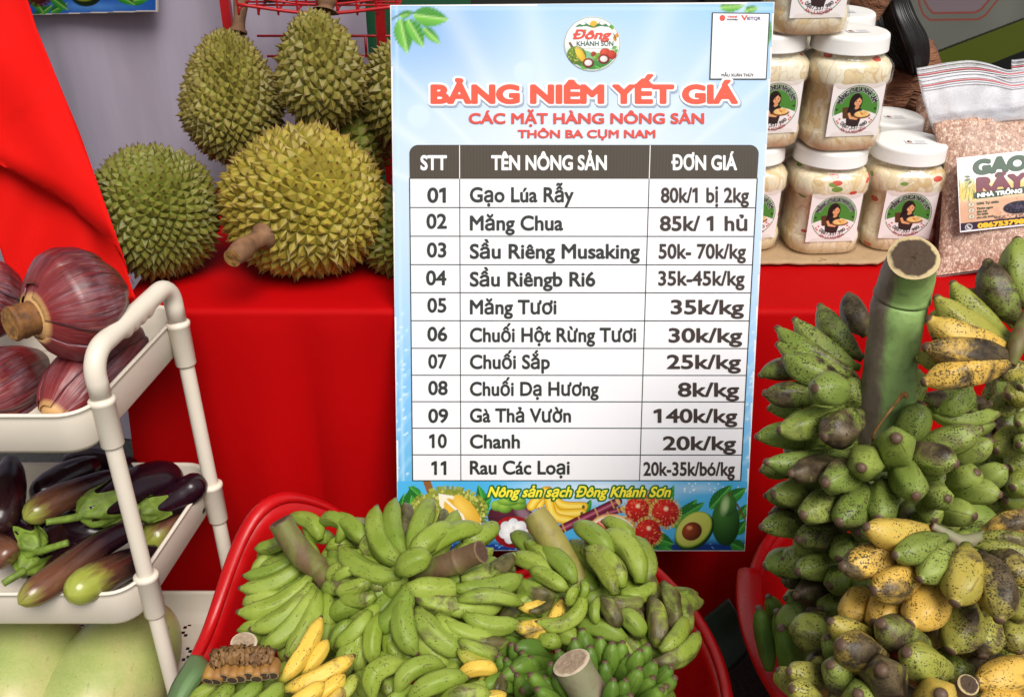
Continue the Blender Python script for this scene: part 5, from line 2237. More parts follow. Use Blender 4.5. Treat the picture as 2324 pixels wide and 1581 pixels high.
tub('large red plastic tub in front of the price board, heaped with small green bananas', (-.08, 1.0), .38,
    lambda d: .382 - .10 * bump(d, 86, 42) + .122 * bump(d, 142, 30) + .10 * bump(d, -38, 30) - .008 * bump(d, 20, 40),
    lambda x, y: y - max(0, min(1, (x + .31) / .13, (.50 - x) / .13)) * max(0, y - 1.297), .26, lambda d: (.0085 + .004 * bump(d, 142, 40), .010))
tub('red plastic tub at the right holding speckled stubby bananas', (.752, 1.052), .390,
    lambda d: .395 + (.022 if 161 < d < 225 else 0) * min(1, (225 - d) / 30),
    lambda x, y: min(y, 1.40), .26, lambda d: (.020, .013) if 161 < d < 235 else (.009, .010))


# ================================================================== bananas
def banana_mat(name, green, green2, yellow, speck_scale, speck_amt, scar_amt, fleck_amt=0.0):
    M = NT(name)
    co = M.coord()
    uv = M.new('UVMap').outputs[0]
    sep = M.new('SeparateXYZ')
    M.t.links.new(uv, sep.inputs[0])
    v = sep.outputs[1]
    ripe = M.attr('ripe')
    scar = M.attr('scar')
    tone = M.attr('tone')
    f = M.noise(co, 22, 4)
    fl = M.noise(M.mapping(uv, (9, 1.2, 1)), 1.4, 3)
    g = M.mix(M.ramp(f, [(.3, 0.), (.7, 1.)]), green + (1,), green2 + (1,))
    g = M.mix(M.math('MULTIPLY', tone, .55), g, tuple(a * b for a, b in zip(green, (.52, .66, .8))) + (1,))
    y = M.mix(fl, yellow + (1,), tuple(a * b for a, b in zip(yellow, (.92, .74, .6))) + (1,))
    k = M.math('ADD', ripe, M.math('MULTIPLY', M.math('SUBTRACT', fl, .5), .55))
    kk = M.math('MULTIPLY', M.math('MULTIPLY', k, ripe), 1.25)
    kk.node.use_clamp = True
    base = M.mix(kk, g, y)
    # green neck on ripe fruit
    base = M.mix(M.math('MULTIPLY', M.ramp(v, [(.04, 1.), (.16, 0.)]), .7), base, tuple(a * .8 for a in green) + (1,))
    # grey-brown rubs and scars
    sc = M.noise(M.mapping(co, (1, 1, 1.4)), 30, 6, .62, .8)
    lo = M.noise(co, 12, 3)
    thr = M.math('SUBTRACT', .720, M.math('MULTIPLY', scar, .32))
    s1 = M.math('MULTIPLY', M.math('SUBTRACT', M.math('ADD', M.math('MULTIPLY', sc, .55), M.math('MULTIPLY', lo, .5)), thr), 9.0)
    s1.node.use_clamp = True
    scarcol = M.mix(M.ramp(M.noise(co, 45, 4), [(.35, 0.), (.65, 1.)]), (.022, .013, .007, 1), (.13, .095, .05, 1))
    base = M.mix(M.math('MULTIPLY', s1, scar_amt), base, scarcol)
    # black specks
    nd = M.new('TexNoise')
    M.t.links.new(co, nd.inputs['Vector'])
    nd.inputs['Scale'].default_value = 420
    wp = M.new('VectorMath')
    wp.operation = 'MULTIPLY_ADD'
    M.t.links.new(nd.outputs['Color'], wp.inputs[0])
    wp.inputs[1].default_value = (.0028, .0028, .0028)
    M.t.links.new(co, wp.inputs[2])
    sp = M.voro(wp.outputs[0], speck_scale)
    spc = M.voro(wp.outputs[0], speck_scale, out='Color')
    fleck = M.noise(M.mapping(co, (1, 1, 1.5)), speck_scale * 1.35, 2, .5)
    clus = M.ramp(M.noise(co, 38, 3), [(.38, 0.), (.62, 1.)])
    ssc = M.new('SeparateColor')
    M.t.links.new(spc, ssc.inputs[0])
    pick = M.math('GREATER_THAN', M.math('ADD', ssc.outputs[0], M.math('MULTIPLY', clus, .55)), 1.60 - speck_amt)
    dot = M.math('MULTIPLY', M.ramp(sp, [(.20, 1.), (.34, 0.)]), pick)
    flk = M.math('MULTIPLY', M.math('SUBTRACT', M.math('ADD', fleck, M.math('MULTIPLY', M.math('ADD', clus, M.math('MULTIPLY', scar, .6)), .12 * fleck_amt)), .692), 18.0)
    flk.node.use_clamp = True
    dot = M.math('MAXIMUM', dot, flk)
    base = M.mix(M.math('MULTIPLY', dot, .88), base, (.018, .014, .008, 1))
    # brown scuffs along the ridges
    rg = M.attr('ridge')
    sc2 = M.noise(M.mapping(co, (1, 1, 1)), 70, 4)
    rl = M.math('MULTIPLY', M.ramp(rg, [(.66, 0.), (.95, 1.)]), M.ramp(sc2, [(.50, 0.), (.62, 1.)]))
    base = M.mix(M.math('MULTIPLY', rl, .75), base, (.075, .045, .022, 1))
    # flower-end tip
    tipn = M.math('ADD', v, M.math('MULTIPLY', M.math('SUBTRACT', M.noise(co, 140, 3), .5), .03))
    base = M.mix(M.ramp(tipn, [(.955, 0.), (.972, 1.)]), base, (.105, .062, .038, 1))
    M.P(Base_Color=base, Roughness=M.ramp(f, [(.3, .40), (.8, .55)]))
    M.b.inputs['Specular IOR Level'].default_value = .30
    M.bump(M.math('ADD', f, M.math('MULTIPLY', fl, .5)), .25, .002)
    return M.m


m_ban = banana_mat('small_banana_skin', (.185, .26, .024), (.305, .375, .065), (.71, .52, .085), 300, .42, .9, .35)
m_saba = banana_mat('stubby_banana_skin', (.175, .235, .035), (.29, .34, .078), (.64, .44, .09), 300, .60, 1.0, 1.0)
m_ban_dark = banana_mat('dark_green_banana_skin', (.080, .155, .018), (.15, .25, .03), (.60, .42, .05), 260, .15, .5)


def stalk_mat(name, a, b, c, amt=.5, side=None):
    M = NT(name)
    co = M.coord()
    f = M.noise(M.mapping(co, (1, 1, .35)), 16, 5, .6, .6)
    f2 = M.noise(co, 60, 5)
    k = M.ramp(f, [(.42, 0.), (.58, 1.)])
    if side:   # one weathered flank
        sx = M.new('SeparateXYZ')
        M.t.links.new(M.new('UVMap').outputs[0], sx.inputs[0])
        w = M.math('ADD', sx.outputs[0], M.math('MULTIPLY', M.math('SUBTRACT', f, .5), .35))
        k = M.math('MAXIMUM', M.ramp(w, [(side[0] - .03, 0.), (side[0] + .03, 1.), (side[1] - .03, 1.), (side[1] + .03, 0.)]), M.math('MULTIPLY', k, .3))
    base = M.mix(k, a + (1,), b + (1,))
    base = M.mix(M.math('MULTIPLY', M.ramp(f2, [(.5, 0.), (.72, 1.)]), amt), base, c + (1,))
    M.P(Base_Color=base, Roughness=.6)
    M.bump(f2, .45, .003)
    return M.m


m_stalk_green = stalk_mat('banana_stalk_green_brown', (.15, .155, .035), (.13, .075, .035), (.055, .03, .018))
m_stalk_yel = stalk_mat('banana_stalk_yellow_green', (.26, .22, .05), (.22, .20, .045), (.08, .05, .02), .35)
m_stalk_big = stalk_mat('banana_stalk_big', (.27, .42, .13), (.19, .145, .105), (.055, .04, .032), .45, (.53, .95))
m_stalk_grey = stalk_mat('banana_stalk_grey', (.20, .21, .11), (.25, .19, .13), (.12, .07, .045), .4)


def cut_mat(name, pith, edge):
    M = NT(name)
    r = M.attr('rad')
    co = M.coord()
    n = M.noise(co, 90, 5)
    k = M.math('ADD', r, M.math('MULTIPLY', M.math('SUBTRACT', n, .5), .35))
    p = M.mix(M.noise(co, 240, 4), pith + (1,), tuple(x * .4 for x in pith) + (1,))
    M.P(Base_Color=M.mix(M.ramp(k, [(.82, 0.), (.92, 1.)]), p, edge + (1,)), Roughness=.85)
    M.bump(n, .6, .003)
    return M.m


m_cut_dark = cut_mat('stalk_cut_dark', (.085, .05, .027), (.52, .40, .21))
m_cut_brown = cut_mat('stalk_cut_brown', (.11, .055, .030), (.16, .10, .05))
m_cut_pale = cut_mat('stalk_cut_pale', (.50, .36, .24), (.56, .45, .32))

CAV = [(0, .42), (.05, .48), (.12, .70), (.23, .94), (.40, 1.02), (.68, 1.0), (.81, .90), (.895, .66), (.945, .38), (.972, .29), (.99, .27), (1, .18)]
SAB = [(0, .32), (.07, .36), (.15, .58), (.30, .90), (.46, 1.0), (.64, .98), (.78, .84), (.88, .58), (.935, .34), (.98, .28), (1, .18)]
DKP = [(0, .5), (.2, .85), (.5, 1.0), (.72, .95), (.86, .70), (.925, .44), (.955, .40), (.99, .38), (1, .28)]


def plane_depth_pile(X, Y):
    return 1.50 - (Y - 1150) * .000537


def finger(parent, zt, base, tip, w, db, dt, bend=.12, ripe=0., scar=.3, prof=CAV, mat=None, bulge=.008, rng_=None, via=None, seg=20, nring=22, world_pts=None):
    R_ = rng_ or random
    b = zt(*base); t = zt(*tip)
    dm = (db + dt) / 2
    r = w * (1.06 if prof is SAB else .87 if prof is CAV else 1.0) * zt.k / 2 / FX * dm
    pb, pt = np.array(at(b[0], b[1], db)), np.array(at(t[0], t[1], dt))
    L = math.hypot(t[0] - b[0], t[1] - b[1])
    px, py = -(t[1] - b[1]), (t[0] - b[0])
    if world_pts is not None:
        r = w
        C_ = catmull(world_pts, nring)
    elif via is not None:
        pts = [pb] + [np.array(at(*zt(*q), db + (dt - db) * (i + 1) / (len(via) + 1) - bulge)) for i, q in enumerate(via)] + [pt]
        C_ = catmull(pts, nring)
    else:
        mx, my = (b[0] + t[0]) / 2 + px * bend * 2, (b[1] + t[1]) / 2 + py * bend * 2
        pm = np.array(at(mx, my, dm - bulge * 2))
        s = np.linspace(0, 1, nring)[:, None]
        C_ = (1 - s) ** 2 * pb + 2 * s * (1 - s) * pm + s * s * pt
    tt = np.linspace(0, 1, nring)
    tt = tt * .5 + .5 * (1 - np.cos(np.pi * tt)) * .5 if False else tt
    # more rings near the tip
    tt = np.concatenate([np.linspace(0, .8, nring - 9)[:-1], np.linspace(.8, 1, 10)])
    idx = tt * (nring - 1)
    i0 = np.minimum(idx.astype(int), nring - 2)
    fr = (idx - i0)[:, None]
    C2 = C_[i0] * (1 - fr) + C_[i0 + 1] * fr
    rid = R_.uniform(.085, .14) if prof is CAV else R_.uniform(.09, .145)
    V, F, U = sweep(C2, [r * interp(q, prof) for q in tt], seg, ridge=0)
    # angular cross-section: five soft edges in the middle, round at the ends
    rot0 = R_.randrange(4)
    n = len(tt)
    V = V.reshape(n, seg, 3)
    for i in range(n):
        k = math.sin(math.pi * min(1, max(0, (tt[i] - .08) / .84))) ** .7
        for j in range(seg):
            V[i, j] = C2[i] + (V[i, j] - C2[i]) * (1 + rid * k * (1.0, -.15, -.75, -.15)[(j + rot0) % 4])
    V = V.reshape(-1, 3)
    vv = np.repeat(tt, seg)
    U = U.copy()
    U[:, 1] = vv
    U[:, 0] += R_.uniform(0, 9)
    rp = max(0, min(1.2, ripe + R_.uniform(-.06, .06)))
    scar = min(1.0, scar + (R_.uniform(.25, .5) if R_.random() < .22 else 0))
    return mk('banana', V, F, mat, parent, uv=U, attrs={'ridge': np.array([1.0 if (q % seg + rot0) % 4 == 0 else 0.0 for q in range(len(V))]), 'tone': np.full(len(V), R_.random() ** 1.5), 'ripe': np.full(len(V), rp), 'scar': np.full(len(V), scar + R_.uniform(-.12, .12))})


def stalk(parent, zt, pts, mat, cutmat, nodes=(), seg=26, cutw=1.0, rough_=.03):
    """pts: (x, y, depth, width) in zoom coordinates, first point is the cut end"""
    P = [np.array(at(*zt(p[0], p[1]), p[2])) for p in pts]
    rr = [p[3] * zt.k / 2 / FX * p[2] for p in pts]
    n = 40
    C_ = catmull(P, n)
    R_ = np.interp(np.linspace(0, len(pts) - 1, n), range(len(pts)), rr)
    for t0, amt in nodes:
        R_ = R_ * (1 + amt * np.exp(-((np.linspace(0, 1, n) - t0) / .018) ** 2))
    V, F, U = sweep(C_, R_, seg, cap=False)
    V = np.array([v + (v - C_[i // seg]) * rough_ * nz(v[0] * 30, v[1] * 30, v[2] * 22) * 2 for i, v in enumerate(V)])
    o = mk('stalk', V, F, mat, parent, uv=U)
    T = C_[0] - C_[1]
    T /= np.linalg.norm(T)
    W, RD = [], []
    for i in range(10):
        k = 1 - i / 9.0
        for j in range(seg):
            q = C_[0] + (V[j] - C_[0]) * k * (1.03 if i == 0 else 1) + T * ((.0014 * min(1, i) * (1 + 1.6 * nz(j * .7, i * .9, 2))) if i else 0)
            W.append(q)
            RD.append(k)
    mk('cut_end', W, grid_faces(10, seg, True), cutmat, o, attrs={'rad': RD})
    return o


def pile(zt, p, off=0.0):
    X, Y = zt(*p)
    return plane_depth_pile(X, Y) + off


def fillers(n, zt, xr, yr, w, L, seed, ripe=0., scar=.3, ln=(260, 380), d=None, cen=None):
    R_ = random.Random(seed)
    out = []
    for k in range(n):
        x, y = R_.uniform(*xr), R_.uniform(*yr)
        a, l = math.atan2(y - (sum(yr) * .5 if cen is None else cen[1]), x - (sum(xr) * .5 if cen is None else cen[0])) + R_.uniform(-.35, .35), R_.uniform(*ln)
        o = dict(L=L + R_.uniform(-.4, .6), z=zt, ripe=ripe, scar=scar)
        if d:
            o['d'] = (d[0] + R_.uniform(-.02, .02), d[1] + R_.uniform(-.02, .02))
        out.append(((x - math.cos(a) * l / 2, y - math.sin(a) * l / 2), (x + math.cos(a) * l / 2, y + math.sin(a) * l / 2), w, o))
    return out


def bunch(label, zt, loc, group, fingers, mat, prof, dfun, ripe=0., scar=.3, seed=1, bend=.12, bulge=.008, name='banana_bunch', cat='banana bunch'):
    root = empty(name, label, cat, loc, group)
    R_ = random.Random(seed)
    for f in fingers:
        base, tip, w = f[0], f[1], f[2]
        o = f[3] if len(f) > 3 else {}
        db, dt = dfun(base, tip, o)
        finger(root, o.get('z', zt), base, tip, w, db, dt, o.get('bend', bend), o.get('ripe', ripe), o.get('scar', scar), o.get('prof', prof), o.get('mat', mat), o.get('bulge', bulge), R_, o.get('via'))
    return root


def dpile(zt, boff, toff):
    def f(base, tip, o):
        L = o.get('L', 0) * .017
        z = o.get('z', zt)
        return pile(z, base, boff + L + o.get('db', 0)), pile(z, tip, toff + L + o.get('dt', 0))
    return f


GB = 'bunches of bananas heaped in the middle tub'
GS = 'bunches of stubby bananas in the right tub'


def heap(label, group, c, rad, ztop, n, r, ln, mat, prof, seed, ripe=0., scar=.3):
    """the lower layer the visible bunches rest on: fingers in fans, tier over tier, on the tub's bottom"""
    root = empty('banana_bunch', label, 'banana bunch', (c[0], c[1], .05), group)
    R_ = random.Random(seed)
    tiers = 2
    for k in range(n):
        t = k % tiers
        q = math.sqrt(R_.random()) * rad
        a = R_.uniform(0, 6.283)
        x, y = c[0] + q * math.cos(a), c[1] + q * math.sin(a)
        z = ztop(x, y) - .055 * (1 - t) + R_.uniform(-.012, .012)
        x, y = c[0] + (x - c[0]) * (.72 + .28 * (z / .4)), c[1] + (y - c[1]) * (.72 + .28 * (z / .4))
        o_ = R_.uniform(0, 6.283)
        L = R_.uniform(*ln)
        d = np.array((math.cos(o_), math.sin(o_), R_.uniform(-.12, .18)))
        m = np.array((x, y, z))
        s = np.array((-math.sin(o_), math.cos(o_), 0)) * L * .12
        finger(root, Z6, (0, 0), (1, 1), r * R_.uniform(.9, 1.1), 1, 1, ripe=ripe, scar=scar, prof=prof, mat=mat, rng_=R_, world_pts=[m - d * L / 2, m + s, m + d * L / 2])
    return root


heap('lower layer of green bananas under the other bunches in the middle tub', GB, (-.08, .99), .285, lambda x, y: .415 - .10 * max(0, y - 1.12) / .2 - .05 * max(0, abs(x + .08) - .15) / .14, 96, .0165, (.11, .15), m_ban, CAV, 71)
heap('lower layer of stubby bananas under the other bunches in the right tub', GS, (.775, 1.02), .27, lambda x, y: .40 if x > .62 else .24, 96, .021, (.10, .125), m_saba, SAB, 72, .1, .4)

# ---- left bunch
A_f = [((800, 470), (560, 560), 115, dict(L=1, bend=-.1)), ((1010, 500), (800, 330), 130, dict(L=2, via=[(960, 390)], ripe=.1)), ((1130, 520), (1000, 395), 120, dict(L=1, via=[(1175, 400), (1090, 352)])),
       ((860, 600), (475, 745), 120, dict(L=1.2, bend=-.12)), ((900, 650), (448, 832), 145, dict(L=.8, bend=-.13)), ((940, 745), (430, 995), 165, dict(L=.4, bend=-.16)),
       ((950, 800), (518, 1115), 160, dict(L=0, bend=-.15)), ((965, 830), (585, 1250), 165, dict(L=0, bend=-.12)), ((1000, 860), (768, 1310), 165, dict(L=.1, bend=-.08, ripe=.05)),
       ((1040, 870), (1050, 1110), 125, dict(L=.8, bend=-.1)), ((720, 960), (438, 1125), 110, dict(L=1.6, bend=-.1)), ((820, 1080), (660, 1270), 140, dict(L=2.2)), ((900, 1100), (760, 1340), 140, dict(L=2.4)),
       ((1120, 1000), (1060, 1290), 130, dict(L=2.0)), ((1190, 1010), (1180, 1300), 140, dict(L=2.4)), ((1060, 560), (1270, 560), 120, dict(L=2, bend=-.15)), ((900, 420), (1110, 480), 120, dict(L=2.6)),
       ((980, 1000), (920, 1330), 150, dict(L=2.6)), ((700, 600), (560, 760), 120, dict(L=3)), ((760, 560), (590, 640), 120, dict(L=3))]
A_f += fillers(10, Z6, (620, 1150), (560, 1250), 150, 2.7, 1, cen=(1000, 780))
A_f += [((980 + 60 * math.cos(a), 800 + 60 * math.sin(a)), (980 + 330 * math.cos(a), 800 + 330 * math.sin(a)), 150, dict(L=2.4, bend=.1)) for a in (.6, 1.0, 1.45, 1.9, 2.3, 2.8, 3.2, -2.6, -1.9)]
bA = bunch('green banana bunch at the left of the middle tub, brown stalk leaning left', Z6, at(*Z6(950, 800), 1.47), GB, A_f, m_ban, CAV, dpile(Z6, -.03, -.012), 0, .25, 21)
stalk(bA, Z6, [(738, 375, 1.385, 172), (800, 480, 1.388, 172), (900, 620, 1.393, 178), (985, 690, 1.40, 162), (1080, 810, 1.412, 160), (1150, 930, 1.44, 150)], m_stalk_green, m_cut_brown, nodes=((.58, .10),))

# ---- centre bunch, fanning out like a flower
B_f = [((1545, 730), (1775, 618), 185, dict(L=-1.2, bend=-.10, dt=-.05, ripe=.08)), ((1560, 745), (1140, 540), 170, dict(L=-.4, bend=-.17)), ((1590, 680), (1400, 265), 175, dict(L=0, bend=-.20)),
       ((1610, 620), (1530, 215), 150, dict(L=.6, bend=-.15)), ((1650, 620), (1790, 225), 170, dict(L=.2, bend=-.08)), ((1640, 620), (1950, 432), 185, dict(L=-.3, bend=-.13)), ((1740, 610), (2145, 430), 150, dict(L=.7, bend=-.16)),
       ((1780, 520), (1860, 290), 110, dict(L=1.6)), ((1800, 480), (1950, 300), 110, dict(L=1.3)), ((1570, 480), (1590, 250), 120, dict(L=1.8)),
       ((1600, 820), (1968, 828), 180, dict(L=-.6, bend=.05)), ((1670, 890), (2110, 890), 165, dict(L=-.1, bend=.15)), ((1600, 810), (1360, 1105), 185, dict(L=-.5, bend=-.22)), ((1610, 880), (1680, 1295), 185, dict(L=-.2, bend=.16)),
       ((1680, 970), (1998, 1280), 190, dict(L=0, bend=.12)), ((1810, 1020), (2200, 1175), 165, dict(L=.3, bend=.13)), ((1640, 1020), (1910, 1375), 150, dict(L=1, bend=.13)), ((1430, 1010), (1385, 1365), 140, dict(L=.9, bend=.12)),
       ((1350, 990), (1108, 1235), 145, dict(L=.7, bend=-.08)), ((1390, 880), (1145, 890), 130, dict(L=.8, bend=-.13)), ((1360, 770), (1112, 850), 130, dict(L=.5, bend=-.1)), ((1270, 700), (1105, 790), 105, dict(L=1)),
       ((1290, 580), (1060, 590), 120, dict(L=1.6, bend=-.15)), ((1380, 460), (1330, 640), 130, dict(L=1.8)), ((1440, 840), (1330, 800), 140, dict(L=1.2)), ((1560, 1010), (1500, 1330), 120, dict(L=1.6)),
       ((1330, 1080), (1260, 1340), 140, dict(L=1.8)), ((1240, 1060), (1100, 1260), 130, dict(L=2.2)), ((1720, 1150), (2140, 1340), 140, dict(L=1.6, ripe=.1)), ((1480, 1180), (1640, 1340), 130, dict(L=2)),
       ((1900, 640), (2200, 560), 120, dict(L=1.9))]
for b, t, w, o in [((-80, 830), (385, 745), 165, dict(L=.4, bend=.10)), ((-60, 920), (388, 945), 130, dict(L=.5, bend=-.1)), ((-20, 1010), (365, 1060), 150, dict(L=.3, bend=.15)), ((-150, 1060), (190, 1155), 140, dict(L=.2, bend=.13)),
                   ((-50, 1190), (245, 1285), 130, dict(L=.7, bend=.1)), ((-60, 1260), (205, 1360), 110, dict(L=.9, ripe=.45)), ((-40, 770), (335, 590), 155, dict(L=.2, bend=.12)), ((60, 1180), (300, 1190), 100, dict(L=1.2)),
                   ((120, 760), (330, 690), 120, dict(L=1.6, scar=.9)), ((150, 900), (330, 880), 110, dict(L=1.8)), ((-10, 700), (140, 560), 120, dict(L=1.8))]:
    o['z'] = Z7
    B_f.append((b, t, w, o))
B_f += fillers(24, Z6, (1180, 2150), (420, 1330), 160, 2.3, 2, cen=(1620, 780))
B_f += [((1610 + 90 * math.cos(a), 790 + 90 * math.sin(a)), (1610 + 430 * math.cos(a + .1), 790 + 430 * math.sin(a + .1)), 165, dict(L=2.3, bend=.1)) for a in np.arange(0.1, 6.2, .40)]
B_f += [((1610 + 260 * math.cos(a), 800 + 260 * math.sin(a)), (1610 + 600 * math.cos(a + .1), 800 + 600 * math.sin(a + .1)), 160, dict(L=2.5, bend=.1)) for a in np.arange(-.35, 3.3, .33)]
B_f += [((1880, 770), (2235, 705), 150, dict(L=1.0, bend=.06)), ((1900, 700), (2245, 640), 140, dict(L=1.3, bend=.06)), ((1850, 965), (2260, 955), 150, dict(L=1.0, bend=.06)), ((1560, 700), (1540, 900), 210, dict(L=.7)), ((1900, 860), (2300, 850), 140, dict(L=1.2))]
bB = bunch('green banana bunch fanned out like a flower in the centre of the middle tub', Z6, at(*Z6(1610, 780), 1.38), GB, B_f, m_ban, CAV, dpile(Z6, -.075, -.045), 0, .28, 22)
stalk(bB, Z6, [(2115, 582, 1.325, 160), (2020, 620, 1.335, 158), (1940, 655, 1.34, 172), (1850, 685, 1.345, 158), (1720, 740, 1.37, 150), (1620, 790, 1.40, 130)], m_stalk_green, m_cut_brown, nodes=((.36, .10),))

# ---- right bunch with the long oblique stalk
C_f = [((600, 720), (392, 515), 110, dict(L=.6, bend=.10)), ((745, 800), (498, 558), 150, dict(L=0, bend=.10)), ((695, 850), (430, 708), 125, dict(L=-.3, bend=.06)), ((600, 760), (300, 620), 140, dict(L=.9, bend=.1)), ((610, 870), (330, 790), 150, dict(L=.8, bend=-.1)),
       ((1000, 600), (735, 395), 165, dict(L=.2, bend=.08, scar=.4)), ((1150, 520), (932, 370), 130, dict(L=.9, bend=.12)), ((1190, 800), (922, 455), 190, dict(L=.2, bend=.20, scar=.5)), ((1240, 800), (1120, 480), 150, dict(L=1.2, bend=.16)),
       ((1075, 830), (812, 560), 160, dict(L=-.1, bend=.16)), ((1020, 880), (822, 592), 135, dict(L=-.6, bend=.1, ripe=.22, scar=.6)), ((960, 900), (1215, 890), 135, dict(L=-.6, bend=.22, scar=.6)), ((1060, 860), (1300, 790), 125, dict(L=-.2, bend=.22, ripe=.1)),
       ((930, 900), (1045, 1110), 135, dict(L=-.5, bend=-.06)), ((905, 900), (900, 1085), 85, dict(L=-.6)), ((1040, 1000), (1210, 1170), 150, dict(L=.2, bend=-.12)), ((1270, 900), (1300, 1250), 165, dict(L=.3, bend=-.10, ripe=.18, scar=.75)),
       ((1350, 800), (1420, 1150), 150, dict(L=.5, bend=-.12, scar=.85)), ((1420, 870), (1490, 1170), 130, dict(L=.8, bend=-.16)), ((1330, 1260), (1500, 1020), 130, dict(L=-.2, bend=.14)), ((1300, 1340), (1595, 1130), 150, dict(L=-.3, bend=.18, scar=.6)),
       ((1180, 980), (1200, 1180), 140, dict(L=.9, ripe=.1, scar=.8)), ((330, 1090), (660, 900), 150, dict(L=.2, via=[(450, 1120), (590, 1080)], ripe=1.0, scar=.2)), ((355, 960), (600, 880), 95, dict(L=.9, bend=.16, ripe=1.0, scar=.3)), ((430, 990), (600, 870), 60, dict(L=.5, bend=.2, ripe=.1, scar=.9)),
       ((800, 860), (465, 1065), 125, dict(L=-.5, via=[(770, 1000), (640, 1090)], scar=.35)), ((760, 830), (700, 960), 85, dict(L=-.8, via=[(720, 880)])), ((790, 790), (780, 920), 75, dict(L=-1, via=[(815, 840)], scar=.5)),
       ((1100, 1190), (740, 1080), 160, dict(L=1.2, bend=.06)), ((760, 1200), (600, 1150), 150, dict(L=1.8)), ((1050, 1180), (830, 980), 120, dict(L=1.6)), ((1180, 620), (1240, 860), 140, dict(L=1.5)), ((900, 500), (830, 640), 120, dict(L=1.6)),
       ((1250, 700), (1330, 950), 140, dict(L=1.7)), ((640, 1230), (490, 1200), 140, dict(L=1.4, ripe=.12)), ((1330, 1000), (1540, 1050), 120, dict(L=1.6)), ((560, 900), (640, 1150), 140, dict(L=2.6)), ((400, 900), (480, 1150), 140, dict(L=2.8))]
C_f += fillers(24, Z7, (330, 1480), (560, 1250), 160, 2.4, 3, scar=.5, cen=(880, 880))
C_f += [((880 + 80 * math.cos(a), 900 + 80 * math.sin(a)), (880 + 420 * math.cos(a), 900 + 420 * math.sin(a)), 160, dict(L=2.5, bend=-.1, scar=.5)) for a in np.arange(-.9, 3.9, .42)]
bC = bunch('bruised yellowish green banana bunch with long slanting stalk, right side of the middle tub', Z7, at(*Z7(880, 900), 1.45), GB, C_f, m_ban, CAV, dpile(Z7, -.045, -.03), .06, .42, 23)
stalk(bC, Z7, [(468, 322, 1.425, 170), (520, 400, 1.42, 195), (620, 560, 1.415, 196), (720, 720, 1.41, 176), (810, 850, 1.41, 158), (870, 960, 1.44, 130)], m_stalk_yel, m_cut_pale)

# ---- dark green upright bunch at the bottom
D_t = [(740, 1175, 1), (850, 1225, .3), (915, 1165, .8), (1000, 1200, .3), (1072, 1195, .9), (1195, 1250, 0), (1250, 1215, .8), (1302, 1330, .2), (1195, 1375, -.6), (1415, 1365, .8), (1010, 1452, -1), (572, 1345, .4), (430, 1420, .3), (478, 1520, -.4), (625, 1255, 1),
       (1352, 1522, .2), (1382, 1500, .8), (1135, 1560, -1), (1100, 1455, .6), (600, 1425, .9), (1440, 1440, 1.4), (520, 1440, 1.5), (700, 1290, 2), (950, 1330, 1.6), (1120, 1290, 1.4), (1290, 1440, 1.2), (1240, 1600, -.6), (560, 1640, -.5)]
D_f = []
for x, y, L in D_t:
    dx, dy = 900 - x, 1800 - y
    l = math.hypot(dx, dy)
    D_f.append(((x + dx / l * 270, y + dy / l * 290), (x, y), 118, dict(L=L * .8, bend=.04 if x > 900 else -.04)))
for x, y in ((265, 1315), (375, 1265), (210, 1290), (430, 1300), (300, 1210), (340, 1420)):
    D_f.append(((x + 20, y + 300), (x, y), 110, dict(L=3.4, db=.02)))
D_f += fillers(16, Z7, (150, 1450), (1250, 1700), 150, 3.8, 4)
bD = bunch('dark green banana bunch with upright blunt tips round a pale cut stalk', Z7, at(*Z7(880, 1600), 1.30), GB, D_f, m_ban_dark, DKP, dpile(Z7, -.02, -.105), 0, .12, 24)
stalk(bD, Z7, [(722, 1342, 1.19, 262), (760, 1420, 1.195, 262), (840, 1560, 1.205, 262), (900, 1700, 1.22, 270)], m_stalk_grey, m_cut_pale)

# ---- curled green fingers at the bottom centre
E_f = [((1370, 1600), (1618, 1370), 160, dict(L=-.3, via=[(1370, 1440), (1470, 1365)])), ((1530, 1560), (1872, 1375), 150, dict(L=-.2, via=[(1600, 1420), (1730, 1355)])), ((1620, 1590), (2030, 1450), 165, dict(L=-.7, bend=-.10)), ((1990, 1530), (2148, 1480), 110, dict(L=.2)),
       ((1830, 1620), (2185, 1562), 150, dict(L=-1, bend=-.08)), ((1960, 1440), (2230, 1405), 120, dict(L=.6, ripe=1.0, bend=-.16)), ((1560, 1330), (1700, 1380), 110, dict(L=1)), ((2050, 1580), (2290, 1555), 120, dict(L=-.4, ripe=.8)), ((1450, 1640), (1600, 1520), 150, dict(L=.5)),
       ((1980, 1400), (2110, 1330), 120, dict(L=1.4)), ((1820, 1440), (1950, 1350), 130, dict(L=1.6)), ((2100, 1500), (2180, 1420), 110, dict(L=1.6, ripe=.5))]
E_f += fillers(10, Z6, (1350, 2250), (1380, 1640), 150, 2.6, 5)
E_f += [((1500, 1500), (1420, 1330), 130, dict(L=1.5)), ((1800, 1540), (1660, 1420), 140, dict(L=1.4)), ((1750, 1600), (1560, 1560), 140, dict(L=.8)), ((1330, 1600), (1260, 1420), 140, dict(L=1.8)), ((2200, 1560), (2240, 1460), 140, dict(L=1.2))]
E_f += [((1500, 1600), (1440, 1420), 150, dict(L=.9))]
bE = bunch('hand of curled green bananas at the bottom centre of the middle tub', Z6, at(*Z6(1700, 1560), 1.30), GB, E_f, m_ban, CAV, dpile(Z6, -.05, -.05), .03, .3, 25, name='banana_hand', cat='bananas')

